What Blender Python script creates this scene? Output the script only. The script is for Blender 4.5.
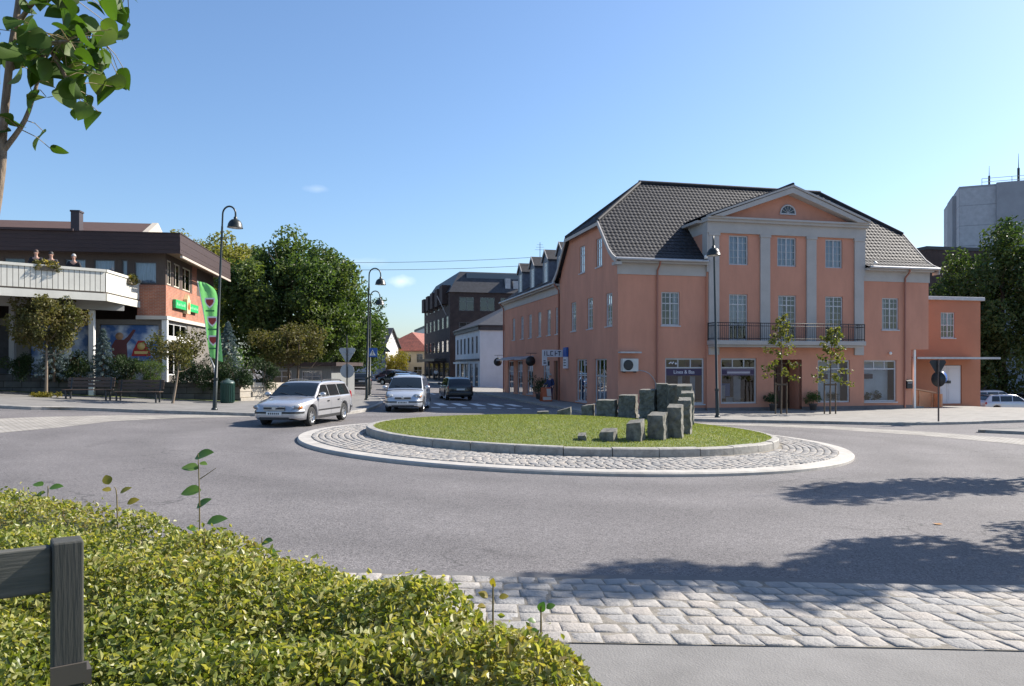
import bpy, bmesh, math, random
import numpy as np
from mathutils import Vector, Matrix, Quaternion
R = math.radians
rnd = random.Random(7)
SC = bpy.context.scene
COL = SC.collection
for o in list(bpy.data.objects):
    bpy.data.objects.remove(o)

# ------------------------------------------------------------------ camera, sky, sun, exposure
F, HX, HY, CAMZ = 775.0, 512.0, 366.0, 2.0
cd = bpy.data.cameras.new('camera')
cam = bpy.data.objects.new('camera', cd)
COL.objects.link(cam)
cd.sensor_width = 36.0
cd.lens = F / 1024 * 36
cd.shift_y = 23 / 1024
cd.clip_start = 0.05
cd.clip_end = 5000
cam.location = (0, 0, CAMZ)
cam.rotation_euler = (R(90), 0, 0)
SC.camera = cam

SUN_AZ, SUN_EL = 27.0, 38.0          # azimuth measured from +X towards +Y
sv = Vector((math.cos(R(SUN_EL)) * math.cos(R(SUN_AZ)), math.cos(R(SUN_EL)) * math.sin(R(SUN_AZ)), math.sin(R(SUN_EL))))
ld = bpy.data.lights.new('sun', 'SUN')
ld.energy = 4.7
ld.angle = R(0.53)
ld.color = (1.0, 0.93, 0.83)
sun = bpy.data.objects.new('sun', ld)
COL.objects.link(sun)
sun.rotation_euler = sv.to_track_quat('Z', 'Y').to_euler()
sun.location = (60, 30, 60)

W = bpy.data.worlds.new('World')
SC.world = W
W.use_nodes = True
nt = W.node_tree
nt.nodes.clear()
out = nt.nodes.new('ShaderNodeOutputWorld')
bg = nt.nodes.new('ShaderNodeBackground')
bg.inputs['Strength'].default_value = 0.092
sky = nt.nodes.new('ShaderNodeTexSky')
sky.sky_type = 'NISHITA'
sky.sun_disc = False
sky.sun_elevation = R(SUN_EL)
sky.sun_rotation = R(90 - SUN_AZ)
sky.altitude = 0
sky.air_density = 1.1
sky.dust_density = 0.9
sky.ozone_density = 6.0
# two faint wisps of cloud low over the street
tc = nt.nodes.new('ShaderNodeTexCoord')
def wisp(direction, sx, sz, amt):
    sub = nt.nodes.new('ShaderNodeVectorMath'); sub.operation = 'SUBTRACT'
    nt.links.new(tc.outputs['Generated'], sub.inputs[0]); sub.inputs[1].default_value = direction
    nz = nt.nodes.new('ShaderNodeTexNoise'); nz.inputs['Scale'].default_value = 60; nz.inputs['Detail'].default_value = 5
    nt.links.new(tc.outputs['Generated'], nz.inputs['Vector'])
    mul = nt.nodes.new('ShaderNodeVectorMath'); mul.operation = 'MULTIPLY'
    nt.links.new(sub.outputs[0], mul.inputs[0]); mul.inputs[1].default_value = (1 / sx, 1 / sx, 1 / sz)
    ln = nt.nodes.new('ShaderNodeVectorMath'); ln.operation = 'LENGTH'
    nt.links.new(mul.outputs[0], ln.inputs[0])
    add = nt.nodes.new('ShaderNodeMath'); add.operation = 'ADD'
    nt.links.new(ln.outputs['Value'], add.inputs[0]); nt.links.new(nz.outputs[0], add.inputs[1])
    mr = nt.nodes.new('ShaderNodeMapRange')
    mr.inputs['From Min'].default_value = 1.35; mr.inputs['From Max'].default_value = 0.55
    mr.inputs['To Min'].default_value = 0; mr.inputs['To Max'].default_value = amt
    nt.links.new(add.outputs[0], mr.inputs['Value'])
    return mr.outputs[0]
def pdir(px, py):
    return Vector(((px - HX) / F, 1, (HY - py) / F)).normalized()
prev = sky.outputs[0]
for (px, py, sx, sz, amt) in ((402, 281, .024, .010, .38), (318, 189, .020, .006, .12), (352, 262, .06, .008, .10)):
    mx = nt.nodes.new('ShaderNodeMixRGB')
    nt.links.new(wisp(pdir(px, py), sx, sz, amt), mx.inputs[0])
    nt.links.new(prev, mx.inputs[1]); mx.inputs[2].default_value = (9, 9, 9.3, 1)
    prev = mx.outputs[0]
nt.links.new(prev, bg.inputs['Color'])
nt.links.new(bg.outputs[0], out.inputs[0])
SC.view_settings.view_transform = 'Standard'
SC.view_settings.look = 'None'
SC.view_settings.exposure = 1.03
SC.view_settings.gamma = 1.0
SC.view_settings.use_curve_mapping = False
SC.cycles.max_bounces = 8
SC.cycles.transparent_max_bounces = 12
SC.cycles.use_denoising = True

# ------------------------------------------------------------------ materials
MATS = {}
def mat(name, col, rough=.6, var=.0, scale=8.0, bump=0.0, bscale=40.0, metal=0.0, spec=.5, coat=0.0, col2=None, stretch=None, transl=None, attr=None):
    """Principled material; var = amount of value mottling by noise, col2 = second colour mixed by noise."""
    if name in MATS: return MATS[name]
    m = bpy.data.materials.new(name); m.use_nodes = True
    n = m.node_tree; N = n.nodes; L = n.links
    b = N['Principled BSDF']
    b.inputs['Roughness'].default_value = rough
    b.inputs['Metallic'].default_value = metal
    b.inputs['Specular IOR Level'].default_value = spec
    b.inputs['Coat Weight'].default_value = coat
    b.inputs['Coat Roughness'].default_value = .04
    c = (*col, 1)
    b.inputs['Base Color'].default_value = c
    t = N.new('ShaderNodeTexCoord')
    vec = t.outputs['Object']
    if stretch:
        mp = N.new('ShaderNodeMapping'); mp.inputs['Scale'].default_value = stretch
        L.new(vec, mp.inputs[0]); vec = mp.outputs[0]
    cur = None
    if col2 is not None or var > 0:
        nz = N.new('ShaderNodeTexNoise'); nz.inputs['Scale'].default_value = scale; nz.inputs['Detail'].default_value = 6
        nz.inputs['Roughness'].default_value = .65
        L.new(vec, nz.inputs['Vector'])
        rp = N.new('ShaderNodeValToRGB')
        rp.color_ramp.elements[0].position = .32; rp.color_ramp.elements[1].position = .68
        if col2 is None:
            rp.color_ramp.elements[0].color = (*[x * (1 - var) for x in col], 1)
            rp.color_ramp.elements[1].color = (*[min(1, x * (1 + var)) for x in col], 1)
        else:
            rp.color_ramp.elements[0].color = c
            rp.color_ramp.elements[1].color = (*col2, 1)
        L.new(nz.outputs[0], rp.inputs[0]); cur = rp.outputs[0]
    if attr:
        at = N.new('ShaderNodeAttribute'); at.attribute_name = 'var'
        r2 = N.new('ShaderNodeValToRGB')
        els = r2.color_ramp.elements
        for i, cc in enumerate(attr):
            p = i / (len(attr) - 1)
            if i == 0: e = els[0]; e.position = 0
            elif i == len(attr) - 1: e = els[-1]; e.position = 1
            else: e = els.new(p)
            e.color = (*cc, 1)
        L.new(at.outputs['Fac'], r2.inputs[0])
        if cur is None: cur = r2.outputs[0]
        else:
            mx = N.new('ShaderNodeMixRGB'); mx.blend_type = 'MIX'; mx.inputs[0].default_value = .65
            L.new(cur, mx.inputs[1]); L.new(r2.outputs[0], mx.inputs[2]); cur = mx.outputs[0]
    if cur is not None: L.new(cur, b.inputs['Base Color'])
    if bump > 0:
        nb = N.new('ShaderNodeTexNoise'); nb.inputs['Scale'].default_value = bscale; nb.inputs['Detail'].default_value = 5
        L.new(vec, nb.inputs['Vector'])
        bp = N.new('ShaderNodeBump'); bp.inputs['Strength'].default_value = bump; bp.inputs['Distance'].default_value = .02
        L.new(nb.outputs[0], bp.inputs['Height']); L.new(bp.outputs[0], b.inputs['Normal'])
    if transl is not None:
        tr = N.new('ShaderNodeBsdfTranslucent')
        if cur is not None:
            g = N.new('ShaderNodeMixRGB'); g.blend_type = 'MULTIPLY'; g.inputs[0].default_value = 1
            L.new(cur, g.inputs[1]); g.inputs[2].default_value = (*transl[1], 1); L.new(g.outputs[0], tr.inputs[0])
        else: tr.inputs[0].default_value = (*[x * y for x, y in zip(col, transl[1])], 1)
        ms = N.new('ShaderNodeMixShader'); ms.inputs[0].default_value = transl[0]
        L.new(b.outputs[0], ms.inputs[1]); L.new(tr.outputs[0], ms.inputs[2])
        L.new(ms.outputs[0], N['Material Output'].inputs[0])
    MATS[name] = m
    return m

def glass_mat(name='window_glass', tint=(.75, .8, .82), refl=1.0):
    if name in MATS: return MATS[name]
    m = bpy.data.materials.new(name); m.use_nodes = True
    n = m.node_tree; N = n.nodes; L = n.links
    N.remove(N['Principled BSDF'])
    tr = N.new('ShaderNodeBsdfTransparent'); tr.inputs[0].default_value = (*tint, 1)
    gl = N.new('ShaderNodeBsdfGlossy'); gl.inputs['Roughness'].default_value = .02
    tcn = N.new('ShaderNodeTexCoord'); nz = N.new('ShaderNodeTexNoise'); nz.inputs['Scale'].default_value = 1.3; nz.inputs['Detail'].default_value = 1
    bp = N.new('ShaderNodeBump'); bp.inputs['Strength'].default_value = .08; bp.inputs['Distance'].default_value = .05
    L.new(tcn.outputs['Object'], nz.inputs['Vector']); L.new(nz.outputs[0], bp.inputs['Height']); L.new(bp.outputs[0], gl.inputs['Normal'])
    fr = N.new('ShaderNodeFresnel'); fr.inputs['IOR'].default_value = 1.5
    mu = N.new('ShaderNodeMath'); mu.operation = 'MULTIPLY_ADD'; mu.inputs[1].default_value = 1.5 * refl; mu.inputs[2].default_value = .05 * refl; mu.use_clamp = True
    L.new(fr.outputs[0], mu.inputs[0])
    ms = N.new('ShaderNodeMixShader')
    L.new(mu.outputs[0], ms.inputs[0]); L.new(tr.outputs[0], ms.inputs[1]); L.new(gl.outputs[0], ms.inputs[2])
    L.new(ms.outputs[0], N['Material Output'].inputs[0])
    MATS[name] = m
    return m

def brick_mat(name, c1, c2, mortar, w, h, msize=.012, rough=.8, offset=.5, plane='xz', bump=.4, mott=.25):
    """brick / paver pattern laid out in the thing's own metres."""
    if name in MATS: return MATS[name]
    m = bpy.data.materials.new(name); m.use_nodes = True
    n = m.node_tree; N = n.nodes; L = n.links; b = N['Principled BSDF']
    b.inputs['Roughness'].default_value = rough
    t = N.new('ShaderNodeTexCoord'); sx = N.new('ShaderNodeSeparateXYZ'); cx = N.new('ShaderNodeCombineXYZ')
    L.new(t.outputs['Object'], sx.inputs[0])
    if plane == 'xy':
        L.new(sx.outputs[0], cx.inputs[0]); L.new(sx.outputs[1], cx.inputs[1])
    else:
        ad = N.new('ShaderNodeMath'); ad.operation = 'ADD'
        L.new(sx.outputs[0], ad.inputs[0]); L.new(sx.outputs[1], ad.inputs[1])
        L.new(ad.outputs[0], cx.inputs[0]); L.new(sx.outputs[2], cx.inputs[1])
    br = N.new('ShaderNodeTexBrick')
    br.inputs['Scale'].default_value = 1; br.inputs['Mortar Size'].default_value = msize
    br.inputs['Brick Width'].default_value = w; br.inputs['Row Height'].default_value = h; br.offset = offset
    br.inputs['Color1'].default_value = (*c1, 1); br.inputs['Color2'].default_value = (*c2, 1); br.inputs['Mortar'].default_value = (*mortar, 1)
    L.new(cx.outputs[0], br.inputs['Vector'])
    nz = N.new('ShaderNodeTexNoise'); nz.inputs['Scale'].default_value = 1.7; nz.inputs['Detail'].default_value = 7
    L.new(t.outputs['Object'], nz.inputs['Vector'])
    mr = N.new('ShaderNodeMapRange'); mr.inputs['From Min'].default_value = .3; mr.inputs['From Max'].default_value = .7
    mr.inputs['To Min'].default_value = 1 - mott; mr.inputs['To Max'].default_value = 1 + mott
    L.new(nz.outputs[0], mr.inputs['Value'])
    mx = N.new('ShaderNodeVectorMath'); mx.operation = 'SCALE'
    L.new(br.outputs['Color'], mx.inputs[0]); L.new(mr.outputs[0], mx.inputs['Scale'])
    L.new(mx.outputs[0], b.inputs['Base Color'])
    bp = N.new('ShaderNodeBump'); bp.inputs['Strength'].default_value = bump; bp.inputs['Distance'].default_value = .01; bp.invert = True
    L.new(br.outputs['Fac'], bp.inputs['Height']); L.new(bp.outputs[0], b.inputs['Normal'])
    MATS[name] = m
    return m

# ------------------------------------------------------------------ mesh helpers
X, Y, Z = Vector((1, 0, 0)), Vector((0, 1, 0)), Vector((0, 0, 1))
class MB:
    def __init__(s):
        s.v = []; s.f = []; s.mi = []; s.cur = 0; s.var = None; s.smooth = []; s.sm = False
    def face(s, pts):
        i = len(s.v); s.v += [tuple(p) for p in pts]; s.f.append(tuple(range(i, i + len(pts)))); s.mi.append(s.cur); s.smooth.append(s.sm)
        return s
    def obox(s, O, ux, uy, uz, a, b, c):
        O = Vector(O)
        P = [O + ux * i + uy * j + uz * k for k in c for j in b for i in a]
        i = len(s.v); s.v += [tuple(p) for p in P]
        for q in ((0, 2, 3, 1), (4, 5, 7, 6), (0, 1, 5, 4), (2, 6, 7, 3), (0, 4, 6, 2), (1, 3, 7, 5)):
            s.f.append(tuple(i + k for k in q)); s.mi.append(s.cur); s.smooth.append(False)
        return s
    def box(s, x0, x1, y0, y1, z0, z1):
        return s.obox((0, 0, 0), X, Y, Z, (x0, x1), (y0, y1), (z0, z1))
    def grid(s, rows, close=False):
        """rows: list of equal-length lists of points"""
        i0 = len(s.v); n = len(rows[0])
        for r in rows: s.v += [tuple(p) for p in r]
        for a in range(len(rows) - 1):
            for b in range(n if close else n - 1):
                c = (b + 1) % n
                s.f.append((i0 + a * n + b, i0 + a * n + c, i0 + (a + 1) * n + c, i0 + (a + 1) * n + b)); s.mi.append(s.cur); s.smooth.append(s.sm)
        return s
    def tube(s, path, rad, n=8, cap=True):
        path = [Vector(p) for p in path]
        if not isinstance(rad, (list, tuple)): rad = [rad] * len(path)
        rows = []; up = None
        for i, p in enumerate(path):
            d = (path[min(i + 1, len(path) - 1)] - path[max(i - 1, 0)])
            if d.length < 1e-9: d = Vector((0, 0, 1))
            d.normalize()
            if up is None: up = d.orthogonal().normalized()
            else:
                up = (up - d * up.dot(d))
                up = up.normalized() if up.length > 1e-6 else d.orthogonal().normalized()
            q = d.cross(up)
            rows.append([p + (up * math.cos(t) + q * math.sin(t)) * rad[i] for t in [2 * math.pi * k / n for k in range(n)]])
        sm = s.sm; s.sm = n > 5
        s.grid(rows, True); s.sm = sm
        if cap:
            s.face(rows[0][::-1]); s.face(rows[-1])
        return s
    def lathe(s, prof, O=(0, 0, 0), n=16, ax=Z, cap=False):
        O = Vector(O); u = ax.orthogonal().normalized(); w = ax.cross(u)
        rows = [[O + ax * h + (u * math.cos(t) + w * math.sin(t)) * r for t in [2 * math.pi * k / n for k in range(n)]] for r, h in prof]
        sm = s.sm; s.sm = True; s.grid(rows, True); s.sm = sm
        if cap: s.face(rows[0][::-1]); s.face(rows[-1])
        return s
    def prism(s, poly, d):
        """poly: list of 3D points, extruded by vector d"""
        poly = [Vector(p) for p in poly]; d = Vector(d); q = [p + d for p in poly]; n = len(poly)
        s.face(poly[::-1]); s.face(q)
        for i in range(n): s.face([poly[i], poly[(i + 1) % n], q[(i + 1) % n], q[i]])
        return s
    def ell(s, c, r, n=12, m=8):
        c = Vector(c)
        rows = [[c + Vector((r[0] * math.sin(a) * math.cos(t), r[1] * math.sin(a) * math.sin(t), r[2] * math.cos(a))) for t in [2 * math.pi * k / n for k in range(n)]] for a in [math.pi * (j + .001) / (m + .002) for j in range(m + 1)]]
        sm = s.sm; s.sm = True; s.grid(rows, True); s.sm = sm
        return s
    def build(s, name, mats, parent=None, loc=None, oz=0.0, merge=False, bevel=0):
        me = bpy.data.meshes.new(name)
        v = s.v if not oz else [(a, b, c - oz) for a, b, c in s.v]
        me.from_pydata(v, [], s.f)
        if not isinstance(mats, (list, tuple)): mats = [mats]
        for m in mats: me.materials.append(m)
        me.polygons.foreach_set('material_index', s.mi)
        me.polygons.foreach_set('use_smooth', s.smooth)
        if merge:
            bm = bmesh.new(); bm.from_mesh(me); bmesh.ops.remove_doubles(bm, verts=bm.verts, dist=merge if merge is not True else 1e-4)
            bmesh.ops.recalc_face_normals(bm, faces=bm.faces)
            bm.to_mesh(me); bm.free()
        o = bpy.data.objects.new(name, me); COL.objects.link(o)
        if s.var is not None:
            at = me.attributes.new('var', 'FLOAT', 'FACE'); at.data.foreach_set('value', s.var)
        if bevel:
            b = o.modifiers.new('bevel', 'BEVEL'); b.width = bevel; b.segments = 2; b.limit_method = 'ANGLE'
        if parent is not None: o.parent = parent
        if loc is not None: o.location = loc
        return o

def tag(o, label=None, cat=None, group=None, kind=None):
    if label: o['label'] = label
    if cat: o['category'] = cat
    if group: o['group'] = group
    if kind: o['kind'] = kind
    return o
def empty(name, loc, rz=0.0):
    o = bpy.data.objects.new(name, None); COL.objects.link(o); o.location = loc; o.rotation_euler = (0, 0, rz); o.empty_display_size = .2
    return o
def copy_tree(o, parent=None):
    c = o.copy(); COL.objects.link(c); c.parent = parent
    for ch in [k for k in COL.objects if k.parent == o]: copy_tree(ch, c)
    return c

def np_mesh(name, V, FI, mats, parent=None, var=None, smooth=False, loc=None):
    """fast mesh of quads/tris, V (n,3), FI (m,k)"""
    me = bpy.data.meshes.new(name)
    k = FI.shape[1]; m = len(FI)
    me.vertices.add(len(V)); me.vertices.foreach_set('co', np.asarray(V, np.float32).ravel())
    me.loops.add(m * k); me.loops.foreach_set('vertex_index', FI.astype(np.int32).ravel())
    me.polygons.add(m); me.polygons.foreach_set('loop_start', np.arange(0, m * k, k, dtype=np.int32))
    me.polygons.foreach_set('loop_total', np.full(m, k, np.int32))
    me.polygons.foreach_set('use_smooth', np.full(m, smooth))
    me.update(calc_edges=True); me.validate()
    for q in (mats if isinstance(mats, (list, tuple)) else [mats]): me.materials.append(q)
    if var is not None:
        at = me.attributes.new('var', 'FLOAT', 'FACE'); at.data.foreach_set('value', np.asarray(var, np.float32))
    o = bpy.data.objects.new(name, me); COL.objects.link(o)
    if parent is not None: o.parent = parent
    if loc is not None: o.location = loc
    return o

# ------------------------------------------------------------------ terrain function and pixel measuring
def soft(v, lo, hi, k):
    if v > hi: return hi + k * (1 - math.exp(-(v - hi) / k))
    if v < lo: return lo - k * (1 - math.exp((v - lo) / k))
    return v
def sstep(a, b, v):
    t = min(1, max(0, (v - a) / (b - a))); return t * t * (3 - 2 * t)
def gz(x, y):
    ex = max(0.0, -13.5 - max(x, -34)); ex = ex * ex / (ex + 1.5) * .030 * sstep(16, 28, y)
    return -.025 * soft(x, -30, 8, 3.5) - .0058 * soft(y, -30, 58, 6) - 1.0 * sstep(27, 34, x) * sstep(45, 53, y) + ex
def hit(px, py, fn=gz, dz=0.0):
    u, v = (px - HX) / F, (HY - py) / F
    lo, hi = 1.0, 400.0
    prevd = lo
    y = lo
    while y < 400:
        if CAMZ + v * y < fn(u * y, y) + dz:
            a, b = prevd, y
            for _ in range(40):
                m_ = (a + b) / 2
                if CAMZ + v * m_ < fn(u * m_, m_) + dz: b = m_
                else: a = m_
            return Vector((u * b, b, fn(u * b, b) + dz))
        prevd = y; y += .25 if y < 60 else 2
    return Vector((u * 400, 400, 0))
def at(px, py, d):
    return Vector(((px - HX) / F * d, d, CAMZ + (HY - py) / F * d))
def smooth_line(P, n=6):
    """Catmull-Rom through P (2D or 3D)"""
    P = [Vector(p) for p in P]; outp = []
    for i in range(len(P) - 1):
        p0, p1, p2, p3 = P[max(i - 1, 0)], P[i], P[i + 1], P[min(i + 2, len(P) - 1)]
        for k in range(n):
            t = k / n
            outp.append(.5 * ((2 * p1) + (p2 - p0) * t + (2 * p0 - 5 * p1 + 4 * p2 - p3) * t * t + (3 * p1 - p0 - 3 * p2 + p3) * t ** 3))
    outp.append(P[-1]); return outp
def resample(P, n):
    P = [Vector((p[0], p[1])) for p in P]
    L = [0]
    for a, b in zip(P, P[1:]): L.append(L[-1] + (b - a).length)
    o = []; j = 0
    for i in range(n):
        d = L[-1] * i / (n - 1)
        while j < len(P) - 2 and L[j + 1] < d: j += 1
        t = (d - L[j]) / max(1e-9, L[j + 1] - L[j]); o.append(P[j].lerp(P[j + 1], t))
    return o
def ribbon(name, A, B, dz, m, n=60, k=8, parent=None):
    A, B = resample(A, n), resample(B, n)
    mb = MB(); mb.sm = True
    mb.grid([[(lambda q: (q.x, q.y, gz(q.x, q.y) + dz))(a.lerp(b, j / k)) for j in range(k + 1)] for a, b in zip(A, B)])
    o = mb.build(name, m, parent)
    return tag(o, kind='structure')
def kerb(name, P, w, h, m, side=1, down=.05, n=None):
    """raised kerb along a 2D polyline; the stone lies to `side` (left +1) of it"""
    P = resample(P, n or max(8, int(sum((Vector((b[0], b[1])) - Vector((a[0], a[1]))).length for a, b in zip(P, P[1:])) / .5)))
    mb = MB(); rows = []
    for i, p in enumerate(P):
        d = (P[min(i + 1, len(P) - 1)] - P[max(i - 1, 0)]).normalized(); nn = Vector((-d.y, d.x)) * side
        q = p + nn * w; z = gz(p.x, p.y); z2 = gz(q.x, q.y)
        r = p + nn * .02
        rows.append([(p.x, p.y, z - down), (p.x, p.y, z + h - .02), (r.x, r.y, z + h), (q.x, q.y, z2 + h + .004), (q.x, q.y, z2 - down)])
    mb.grid(rows)
    mb.face(rows[0]); mb.face(rows[-1][::-1])
    return tag(mb.build(name, m), kind='structure')

def text_mesh(name, body, size, loc, rot, m, parent):
    """raised lettering as a plain mesh"""
    cu = bpy.data.curves.new(name, 'FONT'); cu.body = body; cu.size = size; cu.extrude = .004; cu.align_x = 'CENTER'
    t = bpy.data.objects.new(name, cu); COL.objects.link(t); bpy.context.view_layer.update()
    me = bpy.data.meshes.new_from_object(t.evaluated_get(bpy.context.evaluated_depsgraph_get()))
    bpy.data.objects.remove(t); me.materials.clear(); me.materials.append(m); me.name = name
    o = bpy.data.objects.new(name, me); COL.objects.link(o); o.parent = parent; o.location = loc; o.rotation_euler = rot
    return o
# ------------------------------------------------------------------ the ground
m_asph = mat('asphalt', (.118, .109, .109), .85, col2=(.160, .149, .148), scale=.35, bump=.5, bscale=90)
# fine stone grain on top of the broad mottling, and darker tyre tracks curving round the island
def finish_asphalt():
    n = m_asph.node_tree; N = n.nodes; L = n.links; b = N['Principled BSDF']
    src = b.inputs['Base Color'].links[0].from_socket
    t = N.new('ShaderNodeTexCoord')
    nz = N.new('ShaderNodeTexVoronoi'); nz.inputs['Scale'].default_value = 70
    L.new(t.outputs['Object'], nz.inputs['Vector'])
    mr = N.new('ShaderNodeMapRange'); mr.inputs['From Min'].default_value = 0; mr.inputs['From Max'].default_value = 1
    mr.inputs['To Min'].default_value = .50; mr.inputs['To Max'].default_value = 1.5
    sp = N.new('ShaderNodeSeparateColor'); L.new(nz.outputs['Color'], sp.inputs[0]); L.new(sp.outputs[0], mr.inputs['Value'])
    sc = N.new('ShaderNodeVectorMath'); sc.operation = 'SCALE'
    L.new(src, sc.inputs[0]); L.new(mr.outputs[0], sc.inputs['Scale'])
    # distance from the island centre -> wear bands
    sub = N.new('ShaderNodeVectorMath'); sub.operation = 'DISTANCE'
    mp = N.new('ShaderNodeVectorMath'); mp.operation = 'MULTIPLY'; mp.inputs[1].default_value = (1, 1, 0)
    L.new(t.outputs['Object'], mp.inputs[0]); L.new(mp.outputs[0], sub.inputs[0]); sub.inputs[1].default_value = (1.65, 22.6, 0)
    n2 = N.new('ShaderNodeTexNoise'); n2.inputs['Scale'].default_value = .5; n2.inputs['Detail'].default_value = 4
    L.new(t.outputs['Object'], n2.inputs['Vector'])
    ad = N.new('ShaderNodeMath'); ad.operation = 'MULTIPLY_ADD'; ad.inputs[1].default_value = 1.6
    L.new(n2.outputs[0], ad.inputs[0]); L.new(sub.outputs['Value'], ad.inputs[2])
    rp = N.new('ShaderNodeValToRGB'); els = rp.color_ramp.elements
    els[0].position = 0; els[0].color = (1.02,) * 3 + (1,); els[1].position = 1; els[1].color = (1,) * 3 + (1,)
    for p, v in ((.43, 1.08), (.475, .88), (.51, .97), (.55, 1.09), (.60, .86), (.645, 1.0), (.70, 1.06), (.745, .90), (.81, 1.10)):
        e = els.new(p); e.color = (v, v, v, 1)
    dv = N.new('ShaderNodeMath'); dv.operation = 'DIVIDE'; dv.inputs[1].default_value = 20
    L.new(ad.outputs[0], dv.inputs[0]); L.new(dv.outputs[0], rp.inputs[0])
    m2 = N.new('ShaderNodeMixRGB'); m2.blend_type = 'MULTIPLY'; m2.inputs[0].default_value = 1
    L.new(sc.outputs[0], m2.inputs[1]); L.new(rp.outputs[0], m2.inputs[2])
    # hairline cracks, broken up by noise
    vo = N.new('ShaderNodeTexVoronoi'); vo.feature = 'DISTANCE_TO_EDGE'; vo.inputs['Scale'].default_value = .33
    wn = N.new('ShaderNodeTexNoise'); wn.inputs['Scale'].default_value = 1.6; wn.inputs['Detail'].default_value = 6
    L.new(t.outputs['Object'], wn.inputs['Vector'])
    wv = N.new('ShaderNodeVectorMath'); wv.operation = 'MULTIPLY_ADD'; wv.inputs[1].default_value = (.9, .9, 0)
    L.new(wn.outputs['Color'], wv.inputs[0]); L.new(mp.outputs[0], wv.inputs[2]); L.new(wv.outputs[0], vo.inputs['Vector'])
    cr = N.new('ShaderNodeMapRange'); cr.inputs['From Min'].default_value = .002; cr.inputs['From Max'].default_value = .007
    cr.inputs['To Min'].default_value = 1; cr.inputs['To Max'].default_value = 0
    L.new(vo.outputs['Distance'], cr.inputs['Value'])
    ms_ = N.new('ShaderNodeMapRange'); ms_.inputs['From Min'].default_value = .50; ms_.inputs['From Max'].default_value = .60; ms_.inputs['To Max'].default_value = .55
    n3 = N.new('ShaderNodeTexNoise'); n3.inputs['Scale'].default_value = .22; n3.inputs['Detail'].default_value = 3
    L.new(t.outputs['Object'], n3.inputs['Vector']); L.new(n3.outputs[0], ms_.inputs['Value'])
    mm = N.new('ShaderNodeMath'); mm.operation = 'MULTIPLY'; L.new(cr.outputs[0], mm.inputs[0]); L.new(ms_.outputs[0], mm.inputs[1])
    m3 = N.new('ShaderNodeMixRGB'); L.new(mm.outputs[0], m3.inputs[0]); L.new(m2.outputs[0], m3.inputs[1]); m3.inputs[2].default_value = (.03, .028, .027, 1)
    L.new(m3.outputs[0], b.inputs['Base Color'])
finish_asphalt()
def axis(fine, step):
    a = [-2500, -1200, -600, -300, -180, -120, -90]
    a = [v for v in a if v < fine[0]]
    x = fine[0]
    while x <= fine[1]: a.append(x); x += step
    return a + [v for v in (90, 120, 180, 300, 600, 1200, 2500) if v > fine[1]]
gx, gy = axis((-70, 70), 1.0), [-2500, -600, -200, -80, -40, -25, -15] + axis((-10, 89), 1.0)[7:]
gy = sorted(set([-2500, -600, -200, -80, -40, -25, -15] + [float(v) for v in range(-10, 90)] + [95, 120, 180, 300, 600, 1200, 2500]))
mb = MB(); mb.sm = True
mb.grid([[(x, y, gz(x, y)) for x in gx] for y in gy])
tag(mb.build('road', m_asph), kind='structure')

m_pave = mat('pavement_asphalt', (.185, .178, .17), .9, var=.16, scale=1.3, bump=.35, bscale=60)
m_slab = brick_mat('pavement_slabs', (.26, .245, .225), (.235, .225, .21), (.16, .15, .13), .6, .4, .012, .85, plane='xy', bump=.2, mott=.12)
m_kerb = mat('granite_kerb', (.30, .285, .26), .8, var=.25, scale=6, bump=.3, bscale=30)
m_conc = mat('concrete_kerb', (.40, .375, .34), .8, var=.18, scale=2.5, bump=.2, bscale=40)
m_sett = mat('granite_setts', (.30, .285, .265), .8, var=.35, scale=9, bump=.6, bscale=40, attr=((.20, .198, .195), (.28, .265, .245), (.335, .295, .255), (.235, .235, .235)))
m_bed = mat('sand_joints', (.20, .18, .15), .95, var=.35, scale=12, bump=.4, bscale=60)

# near pavement on the camera's side
pv_near = [(-14, 9.8), (-9, 7.2), (-5, 5.95), (-2.5, 5.62), (0, 5.60), (2.5, 5.66), (5, 5.75), (8, 6.4), (12, 8.6)]
pv_near = [(p.x, p.y) for p in smooth_line([Vector((*p, 0)) for p in pv_near], 6)]
ribbon('pavement', pv_near, [(-14, -6), (14, -6)], .035, m_pave, 60, 14)

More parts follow.
